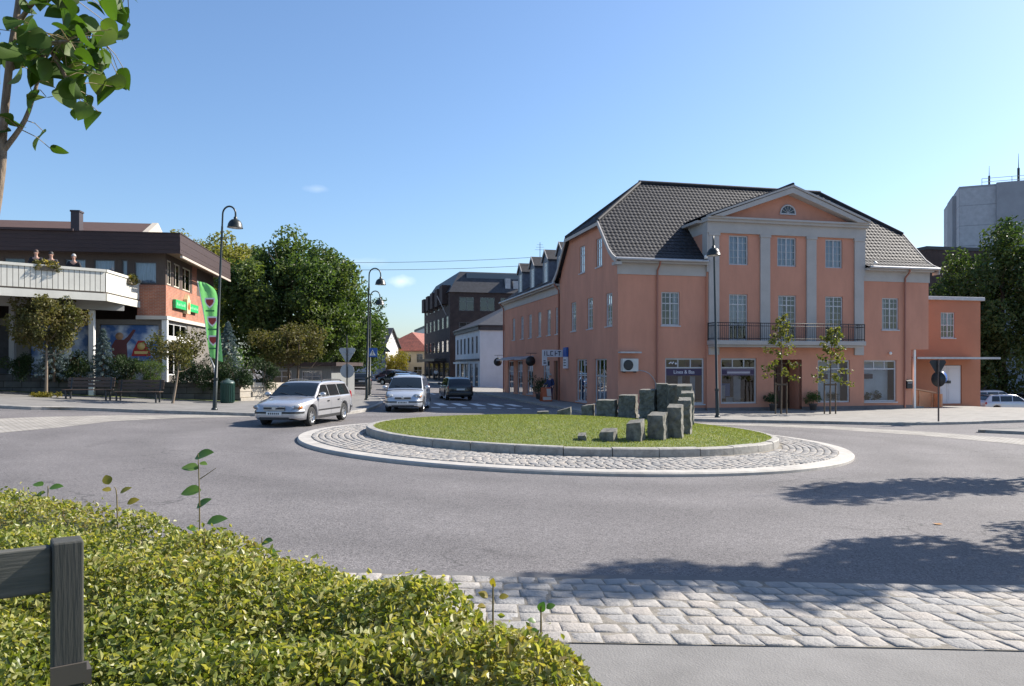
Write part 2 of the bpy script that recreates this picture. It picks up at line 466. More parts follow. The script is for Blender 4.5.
# big granite setts of the overrun strip in front of the hedge
def stone(mb, P, zf, h, r):
    """one rough-topped sett over the quad P (xy)"""
    c = Vector((sum(p[0] for p in P) / 4, sum(p[1] for p in P) / 4))
    i = len(mb.v)
    tilt = (r.uniform(-.005, .005), r.uniform(-.005, .005)); dz = r.uniform(-.003, .003)
    def zz(q): return zf(q.x, q.y) + h + dz + tilt[0] * (q.x - c.x) / .12 + tilt[1] * (q.y - c.y) / .12
    Q = [Vector(p) for p in P]
    e8 = [Q[k // 2] if k % 2 == 0 else Q[k // 2].lerp(Q[(k // 2 + 1) % 4], r.uniform(.35, .65)) for k in range(8)]
    r1 = [(lambda q: (q.x, q.y, zz(q) - .011 + r.uniform(-.003, .002)))(c.lerp(q, r.uniform(.97, 1.02))) for q in e8]
    r2 = [(lambda q: (q.x, q.y, zz(q) - .002 + r.uniform(-.003, .003)))(c.lerp(q, r.uniform(.90, .95))) for q in e8]
    r3 = [(lambda q: (q.x, q.y, zz(q) + r.uniform(-.003, .003)))(c.lerp(q, r.uniform(.45, .6))) for q in e8]
    base = [(q.x, q.y, zf(q.x, q.y) - .02) for q in e8]
    mb.v += base + r1 + r2 + r3 + [(c.x + r.uniform(-.02, .02), c.y + r.uniform(-.02, .02), zz(c) + r.uniform(.0, .006))]
    val = r.random()
    fs = []
    for k in range(8):
        n2 = (k + 1) % 8
        fs += [(i + k, i + n2, i + 8 + n2, i + 8 + k), (i + 8 + k, i + 8 + n2, i + 16 + n2, i + 16 + k), (i + 16 + k, i + 16 + n2, i + 24 + n2, i + 24 + k), (i + 24 + k, i + 24 + n2, i + 32)]
    mb.f += fs; mb.mi += [0] * 32; mb.smooth += [True] * 32; mb.var += [val] * 32
_a = resample(pv_near, 70)
far_edge = []
for i, p in enumerate(_a):                                     # the strip is everywhere 1.75 m wide
    d = (_a[min(i + 1, 69)] - _a[max(0, i - 1)]).normalized()
    far_edge.append((p.x - d.y * 1.75, p.y + d.x * 1.75))
NR = 8
A_, B_ = resample(pv_near, 400), resample(far_edge, 400)
ribbon('sett_bed', pv_near, far_edge, .044, m_bed, 90, 6)
mb = MB(); mb.var = []
r_ = random.Random(3)
def lerp_strip(t, w):
    i = min(398, max(0, int(t * 399))); f = t * 399 - i
    return A_[i].lerp(A_[i + 1], f).lerp(B_[i].lerp(B_[i + 1], f), w)
Ltot = sum((a - b).length for a, b in zip(A_, A_[1:]))
for row in range(NR):
    w0, w1 = row / NR + .003, (row + 1) / NR - .003
    s = r_.uniform(-.2, 0)
    while s < Ltot:
        wd = r_.uniform(.18, .29); g = r_.uniform(.003, .009)
        t0, t1 = (s + g / 2) / Ltot, (s + wd - g / 2) / Ltot
        s += wd
        if t0 < 0 or t1 > 1: continue
        sk = .0
        q = [lerp_strip(t0, w0), lerp_strip(t1, w0), lerp_strip(min(1, t1 + sk * (w1 - w0)), w1), lerp_strip(min(1, t0 + sk * (w1 - w0)), w1)]
        jit = [Vector((p.x + r_.uniform(-.008, .008), p.y + r_.uniform(-.008, .008))) for p in q]
        stone(mb, jit, gz, .05, r_)
tag(mb.build('sett_paving', m_sett), kind='structure')
# smoother tarred seam along the strip
m_seam = mat('asphalt_seam', (.128, .121, .118), .8, var=.15, scale=2, bump=.3, bscale=80)
seam_o = [(p[0] - .02, p[1] + .30) for p in far_edge]
ribbon('road_seam', [(p[0], p[1] + .012) for p in far_edge], seam_o, .004, m_seam, 80, 2)

# ------------------------------------------------------------------ traffic island
OC, OR = Vector((1.65, 22.6)), 7.63
IC, IR = Vector((1.72, 23.45)), 6.02
NA = 160
def ringrow(th, spec):
    row = []
    for C, r, z in spec:
        x, y = C.x + r * math.cos(th), C.y + r * math.sin(th)
        row.append((x, y, gz(x, y) + z))
    return row
th_ = [2 * math.pi * k / NA for k in range(NA + 1)]
mb = MB()
mb.grid([ringrow(t, ((OC, OR, -.03), (OC, OR, .055), (OC, OR - .03, .085), (OC, OR - .36, .10), (OC, OR - .37, .06))) for t in th_])
tag(mb.build('outer_kerb', m_conc), kind='structure')
mb = MB(); mb.sm = True
mb.grid([ringrow(t, ((OC, OR - .34, .094), (IC, IR - .05, .103))) for t in th_])
tag(mb.build('apron_bed', m_bed), kind='structure')
mb = MB(); mb.var = []
r_ = random.Random(5)
rad = OR - .38
while rad > 4.9:
    n = int(2 * math.pi * rad / .205)
    ph = r_.random()
    for k in range(n):
        t0, t1 = 2 * math.pi * (k + ph) / n, 2 * math.pi * (k + ph + .90) / n
        ra, rb = rad, rad - .152
        P = [OC + Vector((math.cos(t), math.sin(t))) * rr for t, rr in ((t0, rb), (t0, ra), (t1, ra), (t1, rb))]
        if min((p - IC).length for p in P) < IR + .005: continue
        P = [p + Vector((r_.uniform(-.012, .012), r_.uniform(-.012, .012))) for p in P]
        stone(mb, [(p.x, p.y) for p in P], gz, .115, r_)
    rad -= .172
tag(mb.build('apron_setts', m_sett), kind='structure')
mb = MB(); mb.var = None
r_ = random.Random(11)
ns = 34                                              # long granite kerb stones with open joints
for k in range(ns):
    a0, a1 = 2 * math.pi * k / ns, 2 * math.pi * (k + 1) / ns - .003
    dz = r_.uniform(-.008, .008); dr = r_.uniform(-.008, .008)
    rows = [ringrow(a0 + (a1 - a0) * j / 5, ((IC, IR + dr, .05), (IC, IR + dr, .275 + dz), (IC, IR + dr - .025, .30 + dz), (IC, IR + dr - .2, .31 + dz), (IC, IR + dr - .2, .05))) for j in range(6)]
    mb.grid(rows); mb.face(rows[0]); mb.face(rows[-1][::-1])
tag(mb.build('island_kerb', m_kerb), kind='structure')
def dome(x, y):
    d = min(1, math.hypot(x - IC.x, y - IC.y) / (IR - .15))
    return gz(x, y) + .30 + .30 * (1 - d * d)
m_grass = mat('lawn_soil', (.085, .135, .026), .95, col2=(.17, .18, .055), scale=1.6, bump=.6, bscale=60)
mb = MB(); mb.sm = True
rr = [0, .5, 1, 1.7, 2.5, 3.3, 4, 4.6, 5.1, 5.5, 5.75, 5.86]
mb.grid([[(lambda x, y: (x, y, dome(x, y) - .015))(IC.x + r * math.cos(t), IC.y + r * math.sin(t)) for r in rr] for t in th_])
tag(mb.build('lawn_ground', m_grass), kind='structure')
# blades
def blades(name, n, sampler, h, w, m, seed):
    g = np.random.default_rng(seed)
    P = sampler(g, n); n = len(P)
    az = g.uniform(0, 2 * np.pi, n); hh = h * g.uniform(.5, 1.3, n); ln = g.normal(0, .45, (n, 2)) * hh[:, None]
    dx = np.c_[np.cos(az), np.sin(az), np.zeros(n)] * w
    V = np.empty((n, 3, 3)); V[:, 0] = P - dx; V[:, 1] = P + dx; V[:, 2] = P + np.c_[ln, hh]
    return tag(np_mesh(name, V.reshape(-1, 3), np.arange(n * 3).reshape(n, 3), m, var=g.random(n)), kind='stuff')
def leaf_m(name, cols, rough=.55, tr=.35, tcol=(1.2, 1.3, .5), spec=.35):
    return mat(name, cols[0], rough, transl=(tr, tcol), attr=cols, spec=spec)
m_blade = leaf_m('grass_blades', ((.16, .19, .04), (.22, .25, .065), (.30, .29, .11), (.19, .22, .05)), .6, .35)
def s_lawn(g, n):
    r = (IR - .18) * np.sqrt(g.random(n)); t = g.uniform(0, 2 * np.pi, n)
    x, y = IC.x + r * np.cos(t), IC.y + r * np.sin(t)
    return np.c_[x, y, [dome(a, b) - .015 for a, b in zip(x, y)]]
blades('grass', 80000, s_lawn, .034, .009, m_blade, 1)

# ------------------------------------------------------------------ pavements across the road
def KL(pts, dz=0): return [(lambda h: (h.x, h.y))(hit(px, py, gz, dz)) for px, py in pts]
kl = [(-75, 33.0), (-45, 30.5), (-30, 29.2)] + KL([(0, 408.5), (60, 410), (120, 412), (190, 414.2), (260, 416.3), (310, 416.2), (345, 414.5), (364, 412), (376, 408), (383, 404), (381, 399.5), (370, 397)])
kl = [(p.x, p.y) for p in smooth_line([Vector((*p, 0)) for p in kl], 5)]
kback = [(-75, 75), (-40, 72), (-20, 58), (-12.5, 53)]
ribbon('left_pavement', kl, kback, .115, m_pave, 80, 14)
kerb('left_kerb', kl, .16, .125, m_kerb, side=1)
# right pavement round the corner of the pink building
D1, D2 = Vector((.9733, .2296)), Vector((-.2296, .9733))
CB = Vector((5.49, 40.1))
def bp(s, t): q = CB + D1 * s + D2 * t; return (q.x, q.y)
kr = [bp(-2.6, 120), bp(-2.6, 60), bp(-2.6, 30), bp(-2.6, 18), bp(-2.6, 10), bp(-2.5, 4)] + KL([(588, 414.5), (612, 417.5), (650, 420), (700, 421.6), (800, 423.5), (890, 425.2), (953, 424.6), (1024, 422.5)]) + [(34, 37.8), (60, 43)]
kr = [(p.x, p.y) for p in smooth_line([Vector((*p, 0)) for p in kr], 6)]
ribbon('right_pavement', kr, [bp(2, 120), bp(2, 60), bp(2, 10), bp(2, 3), bp(3, 3), bp(8, 3), bp(17, 3), bp(24, 10), (60, 62)], .115, m_slab, 90, 10)
kerb('right_kerb', kr, .16, .125, m_kerb, side=1)
# pale bands of small setts along the road mouths on both sides
m_band = brick_mat('sett_band', (.30, .285, .265), (.35, .33, .30), (.2, .18, .15), .2, .12, .02, .85, plane='xy', bump=.8, mott=.2)
ribbon('left_sett_band', KL([(-120, 417), (0, 418.6), (60, 416.6), (120, 415.2), (200, 415.0), (250, 415.6)]), KL([(-120, 447), (0, 433), (60, 427.5), (110, 421.5), (180, 418), (250, 417)]), .005, m_band, 50, 4)
ribbon('right_sett_band', KL([(690, 423.2), (760, 424), (826, 426), (921, 431.5), (1024, 439), (1150, 450)]), KL([(690, 424.2), (760, 426), (826, 429), (921, 435.5), (1024, 445), (1150, 458)]), .005, m_band, 50, 3)
# flush granite line by the right pavement and a low splitter island
isl = KL([(978, 432.2), (1024, 429.8), (1100, 427.5), (1100, 434), (1024, 434.2)])
isl2 = KL([(978, 432.6), (1024, 434.6), (1110, 436.6)])
isl1 = KL([(978, 431.8), (1024, 430.2), (1110, 429)])
ribbon('splitter_island', isl1, isl2, .1, m_pave, 20, 3)
kerb('splitter_kerb', isl2[::-1] + isl1, .14, .11, m_kerb, side=-1)
# zebra crossing over the side street
m_paint = mat('road_paint', (.78, .77, .74), .7, var=.2, scale=5)
mb = MB(); mb.sm = True
for k in range(7):
    s0 = -4.0 - k * 1.05
    for a, b in ((4.2, 7.0),):
        q = [bp(s0, a), bp(s0 - .5, a), bp(s0 - .5, b), bp(s0, b)]
        mb.grid([[(lambda p: (p.x, p.y, gz(p.x, p.y) + .005))(Vector(q[0]).lerp(Vector(q[1]), i / 2).lerp(Vector(q[3]).lerp(Vector(q[2]), i / 2), j / 6)) for i in range(3)] for j in range(7)])
for k in range(6):                                       # centre dashes further up the street
    t0 = 14 + k * 7
    q = [bp(-6.6, t0), bp(-6.75, t0), bp(-6.75, t0 + 3), bp(-6.6, t0 + 3)]
    mb.face([(p[0], p[1], gz(*p) + .006) for p in q])
tag(mb.build('road_markings', m_paint), kind='structure')
# give-way dashes at the street mouth
mb = MB()
for k in range(8):
    s0 = -3.4 - k * .8
    q = [bp(s0, 1.6), bp(s0 - .45, 1.6), bp(s0 - .45, 2.1), bp(s0, 2.1)]
    mb.face([(p[0], p[1], gz(*p) + .006) for p in q])
tag(mb.build('give_way_markings', m_paint), kind='structure')
# ------------------------------------------------------------------ building helpers
class Fc:
    """a facade plane: u runs along ux, z is height, d is distance outwards"""
    def __init__(s, O, ux, n): s.O, s.ux, s.n = Vector(O), Vector(ux), Vector(n)
    def p(s, u, z, d=0.0): return s.O + s.ux * u + Z * z + s.n * d
    def box(s, mb, u, z, d): mb.obox(s.O, s.ux, s.n, Z, u, d, z)
def wall(mb, f, u0, u1, z0, z1, ops=(), d=0.0, rev=.22):
    us = sorted(set([u0, u1] + [min(max(v, u0), u1) for o in ops for v in o[:2]]))
    zs = sorted(set([z0, z1] + [min(max(v, z0), z1) for o in ops for v in o[2:4]]))
    for a, b in zip(us, us[1:]):
        for c, e in zip(zs, zs[1:]):
            mu, mz = (a + b) / 2, (c + e) / 2
            if any(o[0] < mu < o[1] and o[2] < mz < o[3] for o in ops): continue
            mb.face([f.p(a, c, d), f.p(b, c, d), f.p(b, e, d), f.p(a, e, d)])
    for o in ops:
        a, b, c, e = o[:4]
        for q in (((a, c), (a, e)), ((b, c), (b, e)), ((a, c), (b, c)), ((a, e), (b, e))):
            (ua, za), (ub, zb_) = q
            mb.face([f.p(ua, za, d), f.p(ub, zb_, d), f.p(ub, zb_, d - rev), f.p(ua, za, d - rev)])
m_frame = mat('painted_window_frame', (.50, .49, .50), .5, var=.08, scale=3)
m_white = mat('white_paint', (.78, .77, .74), .5, var=.05, scale=3)
m_dark = mat('dark_metal', (.025, .026, .028), .45, var=.2, scale=5)
m_glass = glass_mat()
m_curt = mat('net_curtain', (.50, .56, .68), .9, var=.25, scale=3, stretch=(9, 9, .6))
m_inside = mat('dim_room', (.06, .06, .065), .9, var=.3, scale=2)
def window(root, f, u0, u1, z0, z1, oz, cols=(.5,), rows=(), thin_c=(), thin_r=(), d=-.10, fw=.07, curtain=None, sill=True, fm=None, name='window', ct=m_curt, depth=.05):
    """casement frame mesh; the pane, curtain and sill are its sub-parts"""
    mb = MB(); w, h = u1 - u0, z1 - z0; e = .003
    dd = (d - depth, d)
    f.box(mb, (u0 + e, u0 + fw), (z0 + e, z1 - e), dd); f.box(mb, (u1 - fw, u1 - e), (z0 + e, z1 - e), dd)
    f.box(mb, (u0 + fw, u1 - fw), (z0 + e, z0 + fw), dd); f.box(mb, (u0 + fw, u1 - fw), (z1 - fw, z1 - e), dd)
    for c in cols: f.box(mb, (u0 + c * w - fw * .5, u0 + c * w + fw * .5), (z0 + fw, z1 - fw), (d - depth, d - .003))
    for r in rows: f.box(mb, (u0 + fw, u1 - fw), (z0 + r * h - fw * .4, z0 + r * h + fw * .4), (d - depth, d - .006))
    for c in thin_c: f.box(mb, (u0 + c * w - .013, u0 + c * w + .013), (z0 + fw, z1 - fw), (d - depth + .006, d - .012))
    for r in thin_r: f.box(mb, (u0 + fw, u1 - fw), (z0 + r * h - .013, z0 + r * h + .013), (d - depth + .008, d - .014))
    o = mb.build(name, fm or m_frame, root, oz=oz)
    p = MB(); dg = d - depth * .5
    p.face([f.p(u0 + fw * .5, z0 + fw * .5, dg), f.p(u1 - fw * .5, z0 + fw * .5, dg), f.p(u1 - fw * .5, z1 - fw * .5, dg), f.p(u0 + fw * .5, z1 - fw * .5, dg)])
    p.build('pane', m_glass, o, oz=oz)
    if curtain:
        a, b, c0, c1 = curtain
        q = MB(); q.sm = True; n = 24
        q.grid([[f.p(u0 + w * (a + (b - a) * i / n), z0 + h * zz, d - .16 + .018 * math.sin(i * 1.7 + u0 * 3)) for i in range(n + 1)] for zz in (c0, c1)])
        q.build('curtain', ct, o, oz=oz)
    if sill:
        s = MB(); f.box(s, (u0 - .05, u1 + .05), (z0 - .06, z0 - .002), (d, .06)); s.build('sill', fm or m_frame, o, oz=oz)
    return o
def pantile(mb, O, ux, wd, path, urange, du=.235, dv=.31, amp=.028, step=.026):
    """rows of curved tiles over the polyline path [(w,z)...]; urange(v fraction) gives the row's ends"""
    L = [0]
    for a, b in zip(path, path[1:]): L.append(L[-1] + math.hypot(b[0] - a[0], b[1] - a[1]))
    def pos(v):
        j = 0
        while j < len(L) - 2 and L[j + 1] < v: j += 1
        t = (v - L[j]) / (L[j + 1] - L[j]); a, b = path[j], path[j + 1]
        dx, dz = b[0] - a[0], b[1] - a[1]; l = math.hypot(dx, dz)
        return a[0] + dx * t, a[1] + dz * t, -dz / l, dx / l
    nv = max(1, round(L[-1] / dv)); U0 = min(urange(0)[0], urange(1)[0]); U1 = max(urange(0)[1], urange(1)[1])
    nu = int((U1 - U0) / du * 4)
    sm = mb.sm; mb.sm = True
    for r in range(nv):
        rows = []
        for v, lift in ((r / nv, step), ((r + 1) / nv, 0)):
            w, z, nw, nz = pos(v * L[-1]); a, b = urange(v); row = []
            for i in range(nu + 1):
                u = min(max(U0 + (U1 - U0) * i / nu, a), b)
                k = lift + amp * (.5 + .5 * math.sin(2 * math.pi * (u - U0) / du)) ** .8
                row.append(O + ux * u + wd * (w + nw * k) + Z * (z + nz * k))
            rows.append(row)
        w, z, nw, nz = pos(r / nv * L[-1])
        front = [p - (wd * nw + Z * nz) * (step + .02) for p in rows[0]]
        mb.grid([front, rows[0]]); mb.grid(rows)
    mb.sm = sm
m_tile = mat('glazed_dark_tiles', (.031, .031, .035), .66, var=.45, scale=5, spec=.28, bump=.1, bscale=20)
m_pink = mat('salmon_render', (.555, .255, .170), .85, var=.10, scale=1.1, stretch=(1, 1, .35), bump=.12, bscale=70)
m_trim = mat('grey_trim_render', (.43, .40, .375), .75, var=.07, scale=1.2, bump=.08, bscale=60)
m_plinth_shade = mat('plinth_shade_grey', (.16, .14, .14), .85, var=.2, scale=2)  # dark grey puts the shade along the wall foot into the colour
m_pipe = mat('red_brown_pipe', (.32, .13, .09), .5)
m_zinc = mat('grey_zinc', (.42, .42, .43), .45, var=.15, scale=3, metal=.3)
m_iron = mat('wrought_iron', (.02, .02, .022), .5)
m_brown = mat('brown_door_wood', (.10, .05, .032), .5, var=.3, scale=3, stretch=(6, 6, .5))
m_lino = mat('shop_floor', (.22, .2, .18), .6)
m_pale = mat('pale_shop_wall', (.78, .82, .90), .9, var=.1, scale=1)

# ------------------------------------------------------------------ the salmon corner building
ZB = -.45
PA = math.atan2(.2296, .9733)
L_, D_ = 18.9, 10.6
pk = empty('corner_building', (CB.x, CB.y, ZB), PA)
tag(pk, 'salmon pink corner building with a columned gable, balcony and dark tiled roof', 'building')
def FS(px):
    k = (px - HX) / F
    return (5.49 - 40.1 * k) / (.2296 * k - .9733) * 1.0
def FZ(px, py):
    s = FS(px); Yd = 40.1 + .2296 * s
    return CAMZ + (HY - py) * Yd / F
def FT(px):
    k = (px - HX) / F
    return (5.49 - 40.1 * k) / (.2296 + .9733 * k)
ff = Fc((0, 0, 0), X, -Y)            # front facade
fs = Fc((0, 0, 0), Y, -X)            # street facade
BAY = (4.95, 14.55)
def span(a, b): return (FS(a), FS(b))
shops = [(*span(665.2, 704.2), -.02, 2.42), (*span(719.8, 755.5), -.02, 2.42), (*span(816.5, 848.5), -.02, 2.33), (*span(863, 896.5), -.02, 2.33)]
first = [(*span(661.4, 679.6), 4.13, 5.90), (*span(882, 898.5), 4.05, 5.85)]
bdoors = [(*span(728, 746.5), 3.38, 5.85), (*span(777, 795), 3.38, 5.85), (*span(824, 841.5), 3.38, 5.85)]
second = [(*span(727.8, 747), 7.42, 9.0), (*span(776, 795), 7.42, 9.0), (*span(824, 841), 7.42, 9.0)]
door = (*span(772.5, 800.5), -.38, 2.35)
mb = MB()
wall(mb, ff, 0, BAY[0], -.6, 7.35, [shops[0], first[0]])
wall(mb, ff, BAY[0], BAY[1], -.6, 9.75, [shops[1], shops[2], door] + bdoors + second, d=.12)
wall(mb, ff, BAY[1], 17.75, -.6, 2.95, [shops[3]])
wall(mb, ff, BAY[1], L_, 2.95, 7.35, [first[1]])
for s in BAY:
    mb.face([(s, -.12, -.6), (s, 3.2, -.6), (s, 3.2, 9.75), (s, -.12, 9.75)])
# street side: gable wall and its trapezoid
gm = [(1.35 - .5, 1.35 + .5), (4.45 - .5, 4.45 + .5), (7.5 - .5, 7.5 + .5)]
g1 = [(a, b, 4.13, 5.9) for a, b in gm]
g2 = [(2.4, 3.4, 7.5, 9.08), (5.35, 6.35, 7.5, 9.08)]
g0 = [(1.7, 3.65, -.1, 2.4), (5.0, 6.95, -.1, 2.4)]
wall(mb, fs, 0, 10.4, -.6, 7.3, g1 + g0)
wall(mb, fs, 2.2, 8.4, 7.3, 9.8, g2)
mb.face([(0, 0, 7.3), (0, 2.2, 7.3), (0, 2.2, 9.65), (0, .6, 8.1)]); mb.face([(0, 10.4, 7.3), (0, 8.4, 7.3), (0, 8.4, 9.65), (0, 10.0, 8.1)])
# right side and back, and the ground floor return under the overhang
mb.face([(L_, 0, 2.95), (L_, D_, 2.95), (L_, D_, 7.3), (L_, 0, 7.3)]); mb.face([(L_, 0, 7.3), (L_, D_, 7.3), (L_, D_ - 2.3, 9.8), (L_, 2.3, 9.8)])
mb.face([(17.75, 0, -.6), (17.75, D_, -.6), (17.75, D_, 2.95), (17.75, 0, 2.95)]); mb.face([(17.75, 0, 2.95), (L_, 0, 2.95), (L_, D_, 2.95), (17.75, D_, 2.95)])
mb.face([(0, D_, -.6), (L_, D_, -.6), (L_, D_, 8), (0, D_, 8)])
# recessed entrance
a, b, c, e = door
for q in ([(a, -.12, c), (a, 1.1, c), (a, 1.1, e), (a, -.12, e)], [(b, -.12, c), (b, 1.1, c), (b, 1.1, e), (b, -.12, e)], [(a, -.12, e), (b, -.12, e), (b, 1.1, e), (a, 1.1, e)]): mb.face(q)
mb.build('wall', m_pink, pk, oz=ZB)
# floors and rooms behind the glass
mb = MB()
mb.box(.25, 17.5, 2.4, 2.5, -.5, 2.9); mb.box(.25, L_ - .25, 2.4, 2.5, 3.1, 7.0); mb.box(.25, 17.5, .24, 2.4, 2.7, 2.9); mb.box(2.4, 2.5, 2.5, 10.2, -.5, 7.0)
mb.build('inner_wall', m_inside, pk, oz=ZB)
mb = MB(); mb.box(.25, 17.5, .24, 2.4, -.5, -.4); mb.box(.25, 17.5, .24, 2.4, 3.0, 3.1); mb.build('floor_slab', m_lino, pk, oz=ZB)
# grey bands, pilasters, entablature
for u in ((-.04, BAY[0]), (BAY[1], L_ + .04)):
    mb = MB(); ff.box(mb, u, (6.76, 7.34), (-.02, .05)); ff.box(mb, u, (7.34, 7.46), (-.02, .40)); mb.build('cornice_band', m_trim, pk, oz=ZB)
for a_, b_ in ((707.3, 717.5), (758.6, 768.2), (804.8, 814.2), (852.5, 861.5)):
    mb = MB(); u = span(a_, b_)
    ff.box(mb, u, (3.36, 9.08), (.10, .21)); ff.box(mb, (u[0] - .04, u[1] + .04), (8.94, 9.08), (.12, .25))
    if a_ < 710 or a_ > 850: ff.box(mb, u, (2.6, 3.11), (.10, .21))
    mb.build('pilaster', m_trim, pk, oz=ZB)
mb = MB()
ff.box(mb, (BAY[0] - .03, BAY[1] + .03), (9.083, 9.66), (.10, .24))
ff.box(mb, (BAY[0] - .10, BAY[1] + .10), (9.66, 9.80), (-.3, .42))
ff.box(mb, (BAY[0] - .12, BAY[1] + .10), (9.80, 9.90), (-.3, .54))
for s, w in ((BAY[0] - .02, -1), (BAY[1] + .02, 1)):
    mb.box(min(s, s - w * .1), max(s, s - w * .1), -.2, 3.0, 9.083, 9.66)
    mb.box(min(s, s + w * .35), max(s, s + w * .35), .3, 3.4, 9.66, 9.80)
    mb.box(min(s, s - w * .1), max(s, s - w * .1), -.2, .35, 7.0, 9.08)
mb.build('entablature', m_trim, pk, oz=ZB)
# pediment
MID = (BAY[0] + BAY[1]) / 2; HW = (BAY[1] - BAY[0]) / 2 - .12; ZA, ZP = 9.90, 11.62
mb = MB()
mb.prism([(MID - HW + .02, -.13, ZA - .02), (MID + HW - .02, -.13, ZA - .02), (MID, -.13, ZP - .28)], (0, .1, 0))
ty = mb.build('tympanum', m_pink, pk, oz=ZB)
mb = MB(); n = 12
mb.prism([(MID + .42 * math.cos(math.pi * i / n), -.15, 10.30 + .42 * math.sin(math.pi * i / n)) for i in range(n + 1)], (0, .015, 0))
lg = mb.build('lunette_pane', mat('dark_lunette_glass', (.03, .035, .04), .08), ty, oz=ZB)
mb = MB()
mb.tube([(MID + .45 * math.cos(math.pi * i / n), -.17, 10.30 + .45 * math.sin(math.pi * i / n)) for i in range(n + 1)], .045, 6)
mb.box(MID - .48, MID + .48, -.2, -.13, 10.23, 10.30)
for i in range(1, 6):
    t = math.pi * i / 6; mb.tube([(MID, -.165, 10.31), (MID + .43 * math.cos(t), -.165, 10.30 + .43 * math.sin(t))], .014, 5)
mb.build('lunette_frame', m_frame, ty, oz=ZB)
mb = MB()
for w in (-1, 1):
    e0, ap = Vector((MID + w * HW, -.66, ZA)), Vector((MID, -.66, ZP))
    dn = Vector((0, 0, 1))
    mb.prism([e0, ap, ap - dn * .30, e0 - dn * .0 + Vector((-w * .62, 0, 0))], (0, .55, 0))
    e1, a1 = e0 + Vector((w * .10, -.06, .02)), ap + Vector((0, -.06, .02))
    mb.prism([e1, a1, a1 + dn * .11, e1 + dn * .11], (0, .70, 0))
mb.build('raking_cornice', m_trim, pk, oz=ZB)
mb = MB()
for w in (-1, 1):
    e1, a1 = Vector((MID + w * (HW + .12), -.60, ZA + .135)), Vector((MID, -.60, ZP + .135))
    ln = math.hypot(HW + .12, ZP - ZA)
    pantile(mb, Vector((MID + w * (HW + .12), 0, ZA + .135)), Y, X * -w, [(0, 0), (HW + .12, ZP - ZA)], lambda v: (-.60, 5.3), amp=.03, step=.02)
mb.tube([(MID, -.66, ZP + .17), (MID, 5.2, ZP + .17)], .09, 8)
mb.build('gable_roof', m_tile, pk, oz=ZB)
# main roof
prof = [(-.48, 7.50), (0.0, 7.72), (.55, 8.10), (2.35, 9.90), (5.3, 12.85)]
prL = [0]
for p, q in zip(prof, prof[1:]): prL.append(prL[-1] + math.hypot(q[0] - p[0], q[1] - p[1]))
vk = prL[3] / prL[4]; RI = 3.45
def ur(v):
    t = max(0, (v - vk) / (1 - vk)); return (-.28 + t * (RI + .28), L_ + .28 - t * (RI + .28))
mb = MB()
for e0, e1 in ((-.28, BAY[0] - .02), (BAY[1] + .02, L_ + .28)):     # the eaves stop against the gabled bay
    pantile(mb, Vector((0, 0, 0)), X, Y, prof[:2] + [(.3, 7.925)], lambda v: (e0, e1), dv=.39)
pv2 = [(.3, 7.925), (.55, 8.10), (2.35, 9.90), (5.3, 12.85)]
l2 = [math.hypot(q[0] - p[0], q[1] - p[1]) for p, q in zip(pv2, pv2[1:])]; vk2 = (l2[0] + l2[1]) / sum(l2)
def ur2(v):
    t = max(0, (v - vk2) / (1 - vk2)); return (-.28 + t * (RI + .28), L_ + .28 - t * (RI + .28))
pantile(mb, Vector((0, 0, 0)), X, Y, pv2, ur2)
for sgn, s0 in ((1, -.28), (-1, L_ + .28)):                       # clipped gable ends
    pantile(mb, Vector((s0, 5.3, 0)), Y, X * sgn, [(0, 9.90), (RI + .28, 12.85)], lambda v: (-2.95 * (1 - v), 2.95 * (1 - v)))
pb = [(D_ - (p[0]), p[1]) for p in prof]
for p, q in zip(pb[:3], pb[1:4]): mb.face([(ur(0)[0], p[0], p[1]), (ur(0)[1], p[0], p[1]), (ur(0)[1], q[0], q[1]), (ur(0)[0], q[0], q[1])])
mb.face([(ur(0)[0], pb[3][0], pb[3][1]), (ur(0)[1], pb[3][0], pb[3][1]), (L_ - RI, 5.3, 12.85), (RI, 5.3, 12.85)])
rf = mb.build('roof', m_tile, pk, oz=ZB)
mb = MB()
mb.tube([(RI - .1, 5.3, 12.92), (L_ - RI + .1, 5.3, 12.92)], .12, 8)
for s0, s1 in ((-.28, RI), (L_ + .28, L_ - RI)):
    for t0 in (2.35, D_ - 2.35): mb.tube([(s0, t0, 9.97), (s1, 5.3, 12.92)], .10, 8)
mb.build('ridge_tiles', m_tile, rf, oz=ZB)
mb = MB(); mb.box(.05, L_ - .05, .1, D_ - .1, 7.32, 7.36); mb.build('attic_floor', m_inside, pk, oz=ZB)
# verge boards with the flared foot
for s0, s1 in ((-.34, -.27), (L_ + .27, L_ + .34)):
    mb = MB()
    for pp in (prof[:4], pb[:4]):
        for p, q in zip(pp, pp[1:]):
            mb.prism([(s0, p[0], p[1] + .08), (s0, q[0], q[1] + .08), (s0, q[0], q[1] - .20), (s0, p[0], p[1] - .20)], (s1 - s0, 0, 0))
    mb.box(s0, s1, 2.36, D_ - 2.36, 9.68, 9.86)
    mid = (s0 + s1) / 2
    for t0, t1 in ((-.48, .02), (D_ - .02, D_ + .48)): mb.box(min(s0, mid), max(s1, mid) + (.3 if s0 < 0 else 0), t0, t1, 7.2, 7.35)
    mb.build('verge_board', m_trim, pk, oz=ZB)
for u in ((-.3, BAY[0] - .1), (BAY[1] + .1, L_ + .3)):
    mb = MB(); mb.tube([(u[0], -.53, 7.50), (u[1], -.53, 7.50)], .075, 8); mb.build('gutter', m_zinc, pk, oz=ZB)
for s in (2.14, 17.25):
    mb = MB(); mb.tube([(s, -.50, 7.44), (s, -.42, 7.25), (s, -.12, 7.0), (s, -.10, 6.7), (s, -.08, -.35)], .05, 8); mb.build('downpipe', m_pipe, pk, oz=ZB)
